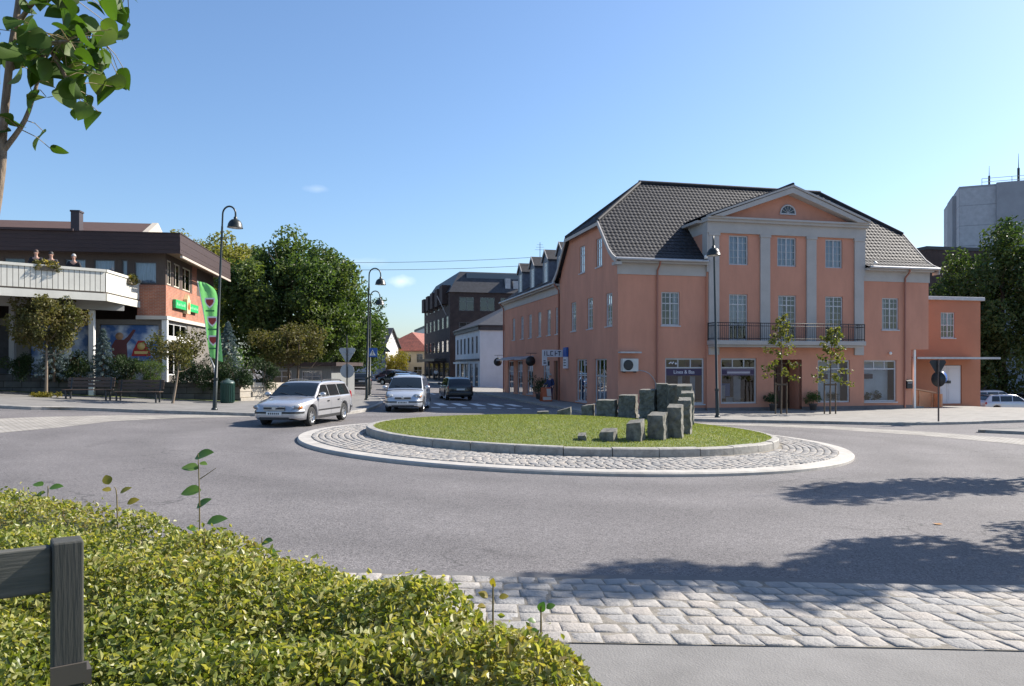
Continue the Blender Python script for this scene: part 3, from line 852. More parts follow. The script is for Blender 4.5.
for s in (BAY[0] - .35, BAY[1] + .3):
    mb = MB(); mb.lathe([(.02, 0), (.09, .08), (.10, .16), (.07, .2)], (s, -.55, 7.62), 8, ax=Vector((.3, -.6, .7)).normalized(), cap=True); mb.build('gutter_outlet', m_white, pk, oz=ZB)
mb = MB()
for u, d in (((-.02, BAY[0]), 0.03), ((BAY[0], door[0]), .15), ((door[1], BAY[1]), .15), ((BAY[1], 17.8), .03)): ff.box(mb, u, (-.6, -.22), (-.05, d))
fs.box(mb, (0, 10.4), (-.6, -.22), (-.05, .03))
mb.build('plinth_shade', m_plinth_shade, pk, oz=ZB)  # base strip painted dark for the shade at the foot of the walls
# windows
kw = dict(rows=(.66,), thin_c=(.26, .74), thin_r=(.22, .44, .84))
for i, o in enumerate(first): window(pk, ff, *o, ZB, d=-.06, curtain=(.02, .30, .05, .95) if i else (.7, .98, .05, .95), **kw)
for i, o in enumerate(bdoors): window(pk, ff, *o, ZB, d=.05, rows=(.33, .78), thin_c=(.26, .74), thin_r=(.48, .63, .89), sill=False, name='balcony_door', curtain=(.04, .96, .34, .97) if i == 0 else (.05, .4, .3, .97))
for o in second: window(pk, ff, *o, ZB, d=.05, rows=(), thin_c=(.26, .74), thin_r=(.25, .5, .75), curtain=(.04, .96, .03, .97))
for i, o in enumerate(shops):
    wd = window(pk, ff, *o, ZB, cols=(), rows=(.79,), d=-.08 if i in (0, 3) else .04, fw=.085, name='shop_window')
    u0, u1, z0, z1 = o; dd = -.08 if i in (0, 3) else .04
    for c in (.34, .66):
        mb = MB(); ff.box(mb, (u0 + c * (u1 - u0) - .03, u0 + c * (u1 - u0) + .03), (z0 + .79 * (z1 - z0) + .03, z1 - .085), (dd - .045, dd - .004))
        mb.build('glazing_bar', m_frame, wd, oz=ZB)
    if i < 2:
        mb = MB(); ff.box(mb, (u0 + .09, u1 - .09), (1.50, 1.86), (dd - .023, dd - .019)); mb.build('sign_band', mat('purple_film', (.035, .02, .075), .4) if i == 0 else mat('grey_violet_film', (.13, .10, .16), .4), wd, oz=ZB)
        if i == 0:
            text_mesh('lettering', 'Linea & Bas', .26, ((u0 + u1) / 2, -(dd - .013), 1.60 - ZB), (R(90), 0, 0), mat('lettering_white', (.75, .74, .8), .5), wd)
            mb = MB()
            mb.tube([(u0 + .25, -(dd - .015), 2.12), (u0 + .36, -(dd - .015), 2.2), (u0 + .45, -(dd - .015), 2.13), (u0 + .52, -(dd - .015), 2.22)], .035, 5); mb.lathe([(.001, 0), (.06, .005), (.06, .012), (.001, .014)], (u0 + .64, -(dd - .015), 2.13), 8, ax=-Y)
            mb.build('white_emblem', mat('lettering_white', (.75, .74, .8), .5), wd, oz=ZB)
        else:
            mb = MB(); ff.box(mb, (u0 + .42, u1 - .35), (1.60, 1.70), (dd - .017, dd - .014)); mb.build('pale_stripe', mat('pale_stripe', (.45, .42, .48), .5), wd, oz=ZB)
            mb = MB()
            for q in ((u0 + .1, u0 + .4), (u1 - .32, u1 - .1)): ff.box(mb, q, (1.56, 1.78), (dd - .017, dd - .014))
            mb.build('dark_end', mat('purple_film', (.035, .02, .075), .4), wd, oz=ZB)
for i, o in enumerate(g1): window(pk, fs, *o, ZB, d=-.06, curtain=((.05, .35, .05, .97), (.05, .95, .45, .97), (.6, .97, .05, .97))[i], **kw)
for o in g2: window(pk, fs, *o, ZB, d=-.06, rows=(.66,), thin_c=(.26, .74), thin_r=(.33, .84), curtain=(.05, .95, .05, .97))
for o in g0: window(pk, fs, *o, ZB, cols=(.33, .67), rows=(.62,), d=-.08, name='shop_window')
# balcony
mb = MB(); ff.box(mb, (BAY[0] + .0, BAY[1] - .5), (3.115, 3.35), (.125, .95)); ff.box(mb, (BAY[0] + .06, BAY[1] - .6), (3.0, 3.112), (.125, .82)); bal = mb.build('balcony_slab', m_trim, pk, oz=ZB, bevel=.02)
mb = MB(); u = BAY[0] + .02
path = [(BAY[0] + .06, .14), (BAY[0] + .06, .89), (BAY[1] - .56, .89), (BAY[1] - .56, .14)]
for z in (3.45, 4.12, 4.27): mb.tube([ff.p(a, z, b) for a, b in path], .018 if z < 4.2 else .022, 6)
for (a0, b0), (a1, b1) in zip(path, path[1:]):
    ln = math.hypot(a1 - a0, b1 - b0); n = int(ln / .11)
    for i in range(n + 1):
        t = i / n; q = (a0 + (a1 - a0) * t, b0 + (b1 - b0) * t); big = i % 12 == 0
        mb.tube([ff.p(q[0], 3.35, q[1]), ff.p(q[0], 4.27 if not big else 4.3, q[1])], .010 if not big else .024, 4, cap=False)
mb.build('balcony_railing', m_iron, bal, oz=ZB)
# entrance door in its recess
mb = MB(); a, b, c, e = door
mb.box(a, b, 1.05, 1.1, c, e); mb.box(a + .12, (a + b) / 2 - .03, 1.0, 1.05, c + .15, e - .5); mb.box((a + b) / 2 + .03, b - .12, 1.0, 1.05, c + .15, e - .5)
dr = mb.build('entrance_door', m_brown, pk, oz=ZB)
mb = MB(); mb.tube([((a + b) / 2 + .12, .97, .6), ((a + b) / 2 + .12, .94, .65), ((a + b) / 2 + .12, .94, .95), ((a + b) / 2 + .12, .97, 1.0)], .02, 6); mb.build('handle', m_zinc, dr, oz=ZB)
mb = MB(); mb.box(a + .01, b - .01, -.35, 1.05, -.5, c - .0); mb.build('doorstep', m_kerb, pk, oz=ZB)
# white post under the overhang with its bracket
mb = MB(); mb.box(18.02, 18.14, .10, .22, -.6, 2.94); po = mb.build('support_post', m_white, pk, oz=ZB)
# lamp knob high on the wall
mb = MB(); mb.ell(ff.p(FS(889), 2.72, .12), (.09, .09, .09), 8, 6); mb.tube([ff.p(FS(889), 2.72, 0), ff.p(FS(889), 2.72, .12)], .02, 6); mb.build('wall_lamp', m_white, pk, oz=ZB)
# low shelf over the air conditioner
mb = MB(); ff.box(mb, (.0, 1.15), (2.66, 2.74), (0, .38)); mb.build('rain_shelf', m_zinc, pk, oz=ZB)

# street wing with four dormers
W0, W1 = 10.4, 27.0
wing = empty('street_wing', (CB.x, CB.y, ZB), PA)
tag(wing, 'salmon pink two storey wing with four small gabled dormers along the side street', 'building')
wm = [(t - .45, t + .45, 4.1, 5.85) for t in (11.15, 13.2, 15.6, 18.2, 20.7, 23.5)]
wgd = [(13.0, 14.7, -.1, 2.4), (17.4, 19.2, -.1, 2.4), (20.6, 22.4, -.3, 2.4), (23.6, 25.6, -.3, 2.4)]
wdoor = (10.6, 12.0, -.4, 2.35)
fw_ = Fc((.05, 0, 0), Y, -X)
mb = MB()
wall(mb, fw_, W0 + .003, W1, -.6, 7.25, wm + wgd + [wdoor])
mb.face([(.05, W1, -.6), (8.5, W1, -.6), (8.5, W1, 7.25), (.05, W1, 7.25)]); mb.face([(.05, W1, 7.25), (8.5, W1, 7.25), (4.3, W1, 10.4)])
mb.face([(8.5, W0, -.6), (8.5, W1, -.6), (8.5, W1, 7.25), (8.5, W0, 7.25)])
mb.build('wall', m_pink, wing, oz=ZB)
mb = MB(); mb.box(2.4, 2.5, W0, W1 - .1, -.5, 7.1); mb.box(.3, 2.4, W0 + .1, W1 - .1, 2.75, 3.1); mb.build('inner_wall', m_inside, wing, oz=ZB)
mb = MB(); fw_.box(mb, (W0 + .05, W1 + .05), (6.72, 7.22), (-.02, .05)); fw_.box(mb, (W0 + .05, W1 + .1), (7.22, 7.33), (-.02, .32)); mb.build('cornice_band', m_trim, wing, oz=ZB)
mb = MB(); pantile(mb, Vector((0, 0, 0)), Y, X, [(-.35, 7.36), (4.3, 10.45)], lambda v: (W0 + .1, W1 + .15))
mb.face([(4.3, W0, 10.45), (4.3, W1 + .15, 10.45), (8.8, W1 + .15, 7.2), (8.8, W0, 7.2)]); mb.build('roof', m_tile, wing, oz=ZB)
mb = MB(); mb.tube([(-.38, W0 + .1, 7.38), (-.38, W1 + .1, 7.38)], .07, 8); mb.build('gutter', m_zinc, wing, oz=ZB)
for t in (W0 + .12, W1 - .15):
    mb = MB(); mb.tube([(-.36, t, 7.3), (-.05, t, 6.9), (-.05, t, -.35)], .055, 8); mb.build('downpipe', m_pipe, wing, oz=ZB)
m_slate = mat('dormer_slate', (.12, .135, .17), .5, var=.25, scale=4)
for t in (11.75, 15.3, 19.0, 22.8):
    mb = MB(); hw = .72
    fd = Fc((.42, t, 0), Y, -X); op = (-.45, .45, 7.95, 9.35)
    wall(mb, fd, -hw, hw, 7.7, 9.5, [op], rev=.12)
    for s in (-hw, hw): mb.face([(.42, t + s, 7.7), (3.6, t + s, 7.7), (3.6, t + s, 9.5), (.42, t + s, 9.5)])
    mb.prism([(.42, t - hw, 9.5), (.42, t + hw, 9.5), (.42, t, 10.15)], (3.4, 0, 0))
    dm = mb.build('dormer', m_slate, wing, oz=ZB)
    mb = MB()
    for s in (-1, 1):
        mb.prism([(.34, t + s * (hw + .10), 9.40), (.34, t, 10.17), (.34, t, 10.28), (.34, t + s * (hw + .10), 9.50)], (3.7, 0, 0))
    mb.build('dormer_roof', m_tile, dm, oz=ZB)
    mb = MB()
    for s in (-1, 1): mb.prism([(.30, t + s * (hw + .12), 9.38), (.30, t, 10.16), (.30, t, 10.31), (.30, t + s * (hw + .12), 9.52)], (.045, 0, 0))
    mb.build('bargeboard', m_trim, dm, oz=ZB)
    window(dm, fd, *op, ZB, d=-.03, rows=(.66,), thin_c=(.26, .74), thin_r=(.33, .84), curtain=(.04, .96, .04, .97), fm=m_white, sill=False)
for i, o in enumerate(wm): window(wing, fw_, *o, ZB, d=-.06, curtain=((.05, .95, .05, .97), (.05, .4, .05, .97), (.05, .95, .5, .97), None)[i % 4], **kw)
for o in wgd: window(wing, fw_, *o, ZB, cols=(.5,), rows=(.7,), d=-.08, name='shop_window')
mb = MB(); a, b, c, e = wdoor; fw_.box(mb, (a, b), (c, e), (-.2, -.15)); fw_.box(mb, (a + .1, b - .1), (.6, 2.0), (-.15, -.13)); mb.build('street_door', m_brown, wing, oz=ZB)
for t0, t1 in ((17.2, 19.4), (20.4, 25.8)):
    mb = MB(); mb.prism([(.05, t0, 2.75), (-.9, t0, 2.55), (-.9, t0, 2.45), (.05, t0, 2.62)], (0, t1 - t0, 0)); mb.build('shop_awning', mat('grey_awning', (.42, .40, .42), .8), wing, oz=ZB)

# annex at the right with its canopy and white doors
fx = 3.05
ax = empty('annex', (CB.x, CB.y, ZB), PA)
tag(ax, 'flat roofed salmon annex with white double doors under a thin canopy', 'building')
fa = Fc((0, fx, 0), X, -Y)
A0, A1 = 17.78, 25.45
aw = (22.5, 23.55, 3.75, 5.35)
ad = (22.45, 24.05, -.35, 2.05)
mb = MB()
wall(mb, fa, A0, A1, -.9, 6.1, [aw, ad])
mb.face([(A1, fx, -.9), (A1, fx + 9, -.9), (A1, fx + 9, 6.1), (A1, fx, 6.1)]); mb.face([(A0, fx + 9, -.9), (A1, fx + 9, -.9), (A1, fx + 9, 6.1), (A0, fx + 9, 6.1)])
mb.face([(A0, fx, 6.0), (A1, fx, 6.0), (A1, fx + 9, 6.0), (A0, fx + 9, 6.0)])
mb.build('wall', mat('orange_render', (.44, .18, .105), .85, var=.06, scale=.8, bump=.12, bscale=70), ax, oz=ZB)
mb = MB(); mb.box(18.95, A1 + .18, fx - .18, fx + 9.1, 6.1, 6.32); mb.build('roof_edge', m_zinc, ax, oz=ZB, bevel=.02)
window(ax, fa, *aw, ZB, d=-.06, cols=(.5,), rows=(.5,), thin_c=(.25, .75), thin_r=(.25, .75), curtain=(.05, .95, .5, .97))
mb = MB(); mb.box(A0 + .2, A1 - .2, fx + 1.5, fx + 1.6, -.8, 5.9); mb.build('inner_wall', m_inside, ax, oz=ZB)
a, b, c, e = ad; mid = (a + b) / 2 - .25
for q in ((a + .02, mid - .01), (mid + .01, b - .02)):
    mb = MB(); fa.box(mb, q, (c, e - .02), (-.12, -.06)); fa.box(mb, (q[0] + .12, q[1] - .12), (c + .2, c + .9), (-.06, -.045)); fa.box(mb, (q[0] + .12, q[1] - .12), (c + 1.05, e - .2), (-.06, -.045)); dd = mb.build('door_leaf', mat('pale_grey_door', (.62, .61, .66), .5), ax, oz=ZB, bevel=.008)
    mb = MB(); s = q[1] - .12 if q[1] < b - .1 else q[0] + .12; fa.box(mb, (s - .1, s + .1), (.92, 1.08), (-.045, .02)); mb.build('handle', m_dark, dd, oz=ZB)
mb = MB(); mb.box(18.93, 24.75, fx - 2.1, fx - .003, 2.43, 2.52); cn = mb.build('canopy', mat('canopy_board', (.34, .22, .15), .7, var=.2, scale=2), ax, oz=ZB)
mb = MB(); mb.box(18.93, 24.8, fx - 2.16, fx - 2.103, 2.41, 2.53); mb.box(24.75, 24.8, fx - 2.1, fx - .003, 2.41, 2.53); mb.build('fascia', m_zinc, cn, oz=ZB)
# ramp walls
rw = empty('entrance_ramp', (CB.x, CB.y, ZB), PA)
tag(rw, 'orange walled entrance ramp with a wooden handrail beside the pink building', 'ramp')
m_ow = mat('orange_ramp_wall', (.72, .33, .17), .8, var=.1, scale=2)  # orange brightened so the colour carries the sunlight falling on the wall
mb = MB(); mb.prism([(18.25, 1.25, -.6), (20.35, 1.25, -.6), (20.35, 1.25, .38), (18.25, 1.25, .72)], (0, .14, 0)); mb.box(20.35, 20.49, .7, 2.9, -.6, .36); mb.build('side_wall', m_ow, rw, oz=ZB)
mb = MB(); mb.prism([(18.25, 1.4, -.6), (20.3, 1.4, -.6), (20.3, 1.4, -.38), (18.25, 1.4, -.2)], (0, 1.5, 0)); mb.box(17.9, 18.9, .35, 1.22, -.6, -.34); mb.build('ramp_slab', m_kerb, rw, oz=ZB)
mb = MB(); mb.prism([(18.2, 1.2, .74), (20.5, 1.2, .38), (20.5, 1.2, .46), (18.2, 1.2, .82)], (0, .24, 0))
for k in range(3): mb.box(18.4 + k * .9, 18.46 + k * .9, 1.19, 1.248, -.5, .66 - k * .14)
mb.build('handrail', mat('warm_wood', (.62, .34, .19), .6, var=.2, scale=4), rw, oz=ZB)

# ------------------------------------------------------------------ generic town houses
def house(name, label, O, ang, w, d, h, zb, wallm, roofm, roof='gable', rh=3.0, over=.4, front=(), left=(), right=(), fm=None, trims=(), cat='building', group=None, ridge='x', curtain_every=2, glass_inner=True):
    """box house: O is the front left corner, local x along the front, y into depth. front/left/right: lists of (u0,u1,z0,z1)"""
    r = empty(name, (O[0], O[1], zb), R(ang)); tag(r, label, cat, group)
    f1, f2, f3 = Fc((0, 0, 0), X, -Y), Fc((0, d, 0), -Y, -X), Fc((w, 0, 0), Y, X)
    mb = MB(); rev = .14
    wall(mb, f1, 0, w, -.6, h, front, rev=rev); wall(mb, f2, 0, d, -.6, h, left, rev=rev); wall(mb, f3, 0, d, -.6, h, right, rev=rev)
    mb.face([(0, d, -.6), (w, d, -.6), (w, d, h), (0, d, h)])
    if roof == 'gable':
        if ridge == 'x':
            for s in (0, w): mb.face([(s, 0, h), (s, d, h), (s, d / 2, h + rh)])
        else:
            for s in (0, d): mb.face([(0, s, h), (w, s, h), (w / 2, s, h + rh)])
    mb.build('wall', wallm, r)
    if glass_inner and (front or left or right):
        mb = MB(); mb.box(.9, w - .9, .9, d - .9, -.3, h - .1); mb.build('inner_wall', m_inside, r)
    mb = MB(); o = over
    if roof == 'flat':
        mb.box(-o, w + o, -o, d + o, h, h + rh)
    elif roof == 'gable':
        if ridge == 'x':
            k = rh / (d / 2)
            for a, b in ((0, 1), (d, -1)):
                mb.prism([(-o, a - b * o, h - k * o), (-o, d / 2, h + rh), (-o, d / 2, h + rh + .15), (-o, a - b * o, h - k * o + .15)], (w + 2 * o, 0, 0))
        else:
            k = rh / (w / 2)
            for a, b in ((0, 1), (w, -1)):
                mb.prism([(a - b * o, -o, h - k * o), (w / 2, -o, h + rh), (w / 2, -o, h + rh + .15), (a - b * o, -o, h - k * o + .15)], (0, d + 2 * o, 0))
    elif roof == 'hip':
        i = min(w, d) / 2
        a = [(-o, -o, h), (w + o, -o, h), (w + o, d + o, h), (-o, d + o, h)]
        if w >= d: q = [(i, d / 2, h + rh), (w - i, d / 2, h + rh)]; fs_ = [[a[0], a[1], q[1], q[0]], [a[2], a[3], q[0], q[1]], [a[1], a[2], q[1]], [a[3], a[0], q[0]]]
        else: q = [(w / 2, i, h + rh), (w / 2, d - i, h + rh)]; fs_ = [[a[0], a[1], q[0]], [a[1], a[2], q[1], q[0]], [a[2], a[3], q[1]], [a[3], a[0], q[0], q[1]]]
        for f_ in fs_: mb.face(f_)
        mb.face([(x, y, z - .12) for x, y, z in a][::-1])
        for k in range(4): mb.face([a[k], a[(k + 1) % 4], (a[(k + 1) % 4][0], a[(k + 1) % 4][1], h - .12), (a[k][0], a[k][1], h - .12)])
    elif roof == 'mansard':
        i = 1.6
        a = [(-o, -o), (w + o, -o), (w + o, d + o), (-o, d + o)]; b = [(i, i), (w - i, i), (w - i, d - i), (i, d - i)]
        for k in range(4):
            n2 = (k + 1) % 4; mb.face([(*a[k], h), (*a[n2], h), (*b[n2], h + rh), (*b[k], h + rh)])
        mb.face([(*q, h + rh) for q in b])
    rfo = mb.build('roof', roofm, r)
    n = 0
    for f, ops in ((f1, front), (f2, left), (f3, right)):
        for q in ops:
            n += 1; ww = q[1] - q[0]
            window(r, f, *q, 0, cols=(.5,) if ww < 2.2 else (.33, .67), rows=(.68,), d=-.05, fw=.06, fm=fm, curtain=(.06, .94, .35, .97) if curtain_every and n % curtain_every == 0 else None, sill=False)
    return r, (f1, f2, f3), rfo
def wrow(u0, u1, n, w, z0, z1):
    st = (u1 - u0) / n
    return [(u0 + st * (k + .5) - w / 2, u0 + st * (k + .5) + w / 2, z0, z1) for k in range(n)]
m_wh = mat('white_render', (.60, .61, .63), .8, var=.08, scale=.7)
m_cream = mat('cream_render', (.62, .53, .38), .8, var=.08, scale=.7)
m_rtile = brick_mat('red_tiles', (.34, .10, .06), (.27, .085, .055), (.14, .05, .035), .3, .25, .03, .7, mott=.25)
m_dtile = mat('dark_slates', (.045, .045, .05), .55, var=.3, scale=3)
m_dbrick = brick_mat('dark_brown_brick', (.075, .043, .035), (.06, .034, .03), (.05, .04, .036), .25, .08, .012, .85)
m_lap = mat('dark_stained_boards', (.05, .033, .030), .75, var=.25, scale=1.5, stretch=(1, 1, 14), bump=.2, bscale=6)

ST = math.degrees(PA)
# white house beyond the cross street
p0 = at(480, 390, 80)
wl = wrow(.6, 15.5, 6, 1.15, 3.7, 5.5); wl0 = wrow(.6, 15.5, 5, 1.9, .2, 2.6)
wh, wf, _ = house('white_house', 'white two storey shop house with a dark roof beyond the cross street', (p0.x, p0.y), ST, 9.5, 16, 6.6, -.35, m_wh, m_dtile, 'hip', 2.6, .3, front=[(4.2, 5.8, -.1, 2.5)], left=[(16 - b, 16 - a, c, e) for a, b, c, e in wl + wl0], ridge='y', fm=mat('dark_sash', (.1, .09, .09), .5))
mb = MB(); wf[1].box(mb, (.2, 15.8), (2.9, 3.12), (.003, .12)); wf[1].box(mb, (0, 16), (6.1, 6.45), (.003, .2)); wf[0].box(mb, (0, 9.5), (6.05, 6.6), (.003, .15)); mb.build('string_course', m_dtile, wh)
mb = MB(); wf[1].box(mb, (4, 9), (2.6, 2.8), (.003, .9)); mb.build('shop_canopy', m_white, wh)
# dark brown block
p1 = at(450, 385, 101)
bl = [q for z in (4.2, 7.4, 10.2) for q in wrow(.5, 22.5, 6, 1.9, z, z + 1.6)]
br, bf, _ = house('brown_block', 'tall dark brown brick block with stepped roofline at the far end of the street', (p1.x, p1.y), ST + 1.5, 20, 23, 12.0, -.35, m_dbrick, m_dtile, 'mansard', 2.9, .2, front=wrow(.8, 12, 4, 2.0, 9.6, 11.4) + wrow(.8, 12, 4, 2.0, 6.3, 8.1), left=bl + wrow(.5, 22.5, 5, 3.2, .2, 2.8), fm=mat('bronze_sash', (.16, .15, .15), .5), curtain_every=4)
for k in range(5):
    mb = MB(); mb.box(-.7, 3.0, 2 + k * 4.2, 4.2 + k * 4.2, 10.6, 13.1 - k * .12); mb.build('roof_bay', m_dbrick, br)
mb = MB(); mb.box(2.4, 11, 1.05, 1.6, 13.2, 14.7); mb.build('roof_glazing', mat('dusk_glass', (.10, .12, .15), .1), br)
for k in range(2):
    mb = MB(); mb.box(7.5 + k * 1.1, 8.2 + k * 1.1, .2, .9, 12.3, 14.0 - .3 * k); mb.build('roof_unit', m_zinc, br)
mb = MB(); bf[1].box(mb, (4, 20), (3.0, 3.35), (.003, 1.6)); mb.build('arcade_canopy', m_dark, br)
mb = MB(); mb.tube([(-.3, 1.0, 9.0), (-1.6, .6, 11.5)], .05, 6); mb.build('flagpole', m_zinc, br)
# farther block closing the street, red roofed house and white house on the left of it
p2 = at(420, 380, 165)
house('grey_block', 'distant grey block seen at the far end of the dark brown one', (p2.x + 1, p2.y), ST, 14, 20, 10.5, -.4, m_zinc, m_dtile, 'flat', .5, .1, left=[q for z in (1, 4.2, 7.4) for q in wrow(1, 19, 5, 1.6, z, z + 1.7)])
p3 = at(378, 382, 134)
house('red_roofed_house', 'cream house with a red tiled hip roof at the end of the street', (p3.x, p3.y), -14, 9, 16, 5.0, -.4, m_cream, m_rtile, 'hip', 3.4, .6, front=wrow(.3, 8.7, 4, 1.1, 3.0, 4.5) + wrow(.3, 8.7, 3, 1.5, .3, 2.3), right=wrow(.5, 15, 6, 1.1, 3.0, 4.5) + wrow(.5, 15, 6, 1.2, .3, 2.3))
p4 = at(356, 383, 126)
wfh, wff, _ = house('dormered_white_house', 'white house with a dark roof and small dormers behind the round road sign', (p4.x - 1.5, p4.y), -10, 6.2, 8, 5.5, -.4, m_white, m_dtile, 'gable', 3.1, .4, front=wrow(.4, 5.2, 3, 1.0, 2.7, 4.2) + wrow(.4, 5.2, 2, 1.5, .3, 2.2), right=wrow(.5, 7.5, 3, 1.1, 2.7, 4.2) + wrow(.5, 7.5, 2, 1.8, .2, 2.2))
for k in range(2):
    mb = MB(); mb.box(1.0 + 2.1 * k, 2.3 + 2.1 * k, .4, 3.2, 5.8, 7.1); mb.box(.9 + 2.1 * k, 2.4 + 2.1 * k, .25, 3.3, 7.1, 7.25); dmm = mb.build('dormer', m_white, wfh)
    mb = MB(); mb.box(1.2 + 2.1 * k, 2.1 + 2.1 * k, .36, .397, 6.0, 6.9); mb.build('pane', mat('dusk_glass', (.10, .12, .15), .1), dmm)
mb = MB(); mb.box(3.4, 4.0, 3.6, 4.2, 7.6, 9.6); mb.build('chimney', m_dbrick, wfh)
p5 = at(330, 384, 98)
house('shaded_villa', 'grey villa with a brown gable roof half hidden by the big green tree', (p5.x - 3, p5.y), -10, 7, 10, 4.8, -.4, m_wh, m_lap, 'gable', 3.4, .5, front=wrow(.5, 6.5, 3, 1.1, 2.6, 4.0) + wrow(.5, 6.5, 2, 1.2, .3, 2.0), right=wrow(.5, 9.5, 3, 1.1, 2.6, 4.0), ridge='y')
# low pavilion behind the small street tree
p6 = at(262, 398, 52)
kv, kf, _ = house('pavilion', 'low grey pavilion with a flat brown roof behind the stone wall', (p6.x, p6.y), -6, 4.8, 5, 2.1, -.1, mat('grey_boards', (.20, .21, .21), .8, var=.15, scale=2, stretch=(9, 9, .5)), m_lap, 'flat', .25, .5, front=wrow(.3, 4.5, 2, 1.4, .5, 1.8))
# concrete tower block with rooftop aerials
m_cc = brick_mat('grey_concrete', (.47, .475, .485), (.43, .435, .45), (.28, .285, .3), 5.2, 2.9, .05, .85, offset=0, bump=.3, mott=.12)
m_cd = mat('dark_concrete', (.33, .335, .35), .85, var=.12, scale=.4)
p7 = at(959, 380, 112)
tw, tf, _ = house('tower_block', 'grey concrete tower block with rooftop aerials behind the large tree', (p7.x, p7.y), -23, 40, 18, 28.6, -1, m_cc, m_cd, 'flat', .3, .0, right=[])
mb = MB(); mb.box(4.6, 9.9, -.5, -.003, -.6, 29.0); mb.box(-.5, -.003, 3, 9, -.6, 28.2); mb.build('stair_panel', m_cd, tw)
mb = MB(); mb.box(10.3, 34, -.35, -.003, 22.4, 28.2); mb.build('parapet', m_cc, tw, bevel=.05)
mb = MB(); mb.box(10.3, 34, -.42, -.353, 17, 22.2); mb.build('louvre_band', mat('louvres', (.40, .43, .47), .5, var=.4, scale=2, stretch=(.2, .2, 9)), tw)
mb = MB(); mb.box(9.9, 10.29, -.1, .3, -.6, 29.1); mb.build('expansion_joint', m_dark, tw)
mb = MB()
for s in range(9): mb.tube([(3 + s * 3.7, 1, 28.8), (3 + s * 3.7, 1, 30.0)], .04, 5)
mb.tube([(3, 1, 30), (32.6, 1, 30)], .04, 5); mb.tube([(3, 1, 29.5), (32.6, 1, 29.5)], .04, 5)
mb.build('roof_railing', m_zinc, tw)
for s, hgt, r_a in ((4.0, 3.2, .1), (7.6, 4.6, .12), (13.6, 2.8, .14), (18.7, 7.8, .13), (9.0, 3.4, .05), (26, 4, .08)):
    mb = MB(); mb.tube([(s, 1.6, 28.7), (s, 1.6, 28.7 + hgt * .55)], r_a * 1.4, 6); mb.tube([(s, 1.6, 28.7 + hgt * .5), (s, 1.6, 28.7 + hgt)], [r_a * .5, .02], 6); mb.build('aerial', m_dark, tw)
p8 = at(927, 380, 95)
house('dark_block', 'dark flat roofed block between the pink building and the tower', (p8.x, p8.y), 12, 9, 10, 17.3, -1, m_dbrick, m_dark, 'flat', .4, .1, front=[])

# ------------------------------------------------------------------ restaurant building on the left
LZ = .30
LA = math.atan2(.143, .99)
LO = Vector((-18.1, 40.5))
lb = empty('restaurant_building', (LO.x, LO.y, LZ), LA)
tag(lb, 'brown low restaurant building with a brick corner and long white balcony', 'building')
def LW(x, y):
    d = Vector((x, y)) - LO; return (d.x * math.cos(LA) + d.y * math.sin(LA), -d.x * math.sin(LA) + d.y * math.cos(LA))
m_fas = mat('brown_fascia', (.044, .025, .024), .7, var=.18, scale=1.2, stretch=(1, 1, 9), bump=.25, bscale=4)
m_soff = mat('soffit_boards', (.30, .22, .17), .8, var=.1, scale=3)
m_brick = brick_mat('red_brick', (.40, .14, .075), (.33, .11, .065), (.32, .24, .19), .24, .077, .010, .85, mott=.2)
m_lbw = mat('brown_cladding', (.09, .065, .052), .8, var=.2, scale=3, stretch=(9, 9, .5))
m_bal = mat('cream_balcony_boards', (.62, .60, .53), .7, var=.07, scale=2)
fl = Fc((0, 0, 0), X, -Y); fr = Fc((0, 0, 0), Y, X)
# roof slab and fascia boards (lapped)
mb = MB(); mb.box(-32, .84, -.66, 11.2, 7.95, 8.72); mb.build('roof', m_lbw, lb, oz=LZ)
mb = MB()
for k in range(5):
    z0 = 7.79 + k * .205; dd = .012 * (k % 2) + .06 - k * .004
    mb.box(-32, .86 + dd, -.68 - dd, -.66, z0, z0 + .20); mb.box(.843, .86 + dd, -.66, 11.2, z0, z0 + .20)
mb.box(-32, -4.2, -.85, -.75, 8.815, 8.93)
mb.box(-32, .93, -.76, -.66, 8.815, 8.86); mb.box(.84, .93, -.66, 11.2, 8.815, 8.86)
mb.build('fascia', m_fas, lb, oz=LZ)
mb = MB(); mb.box(-32, .84, -.655, 11.2, 7.90, 7.948); mb.build('soffit', m_soff, lb, oz=LZ)
mb = MB(); mb.box(.86, .98, -.5, 11, 7.60, 7.72); mb.build('light_trim', mat('pale_trim', (.5, .42, .36), .6), lb, oz=LZ)
# upper storey window band
ups = [(-1.53, -.45, 6.3, 7.42), (-2.15, -1.87, 6.3, 7.5), (-3.51, -2.49, 6.2, 7.5), (-4.9, -3.9, 6.2, 7.5)] + [(-6.3 - 1.5 * k, -5.3 - 1.5 * k, 6.0, 7.5) for k in range(8)]
sds = [(.25, 1.1, 6.3, 7.6), (1.5, 2.7, 6.3, 7.6), (3.2, 4.9, 6.3, 7.6)]
mb = MB(); wall(mb, fl, -32, 0, 5.3, 7.9, ups); wall(mb, fr, 0, 10.5, 6.2, 7.9, sds)
mb.face([(-32, 10.5, 0), (0, 10.5, 0), (0, 10.5, 7.9), (-32, 10.5, 7.9)]); mb.build('wall', m_lbw, lb, oz=LZ)
for q in ups: window(lb, fl, *q, LZ, cols=(), d=-.04, fw=.05, fm=mat('dark_sash', (.1, .09, .09), .5), sill=False, curtain=(.02, .98, .02, .98) if q[0] > -5 else None)
for q in sds: window(lb, fr, *q, LZ, cols=(.4,), d=-.04, fw=.07, fm=mat('cream_sash', (.6, .52, .42), .6), sill=False)
mb = MB(); mb.box(-31, -.8, 2.0, 2.1, 5.4, 7.8); mb.box(-2.6, -2.5, 1, 10, 5.4, 7.8); mb.build('inner_wall', m_inside, lb, oz=LZ)
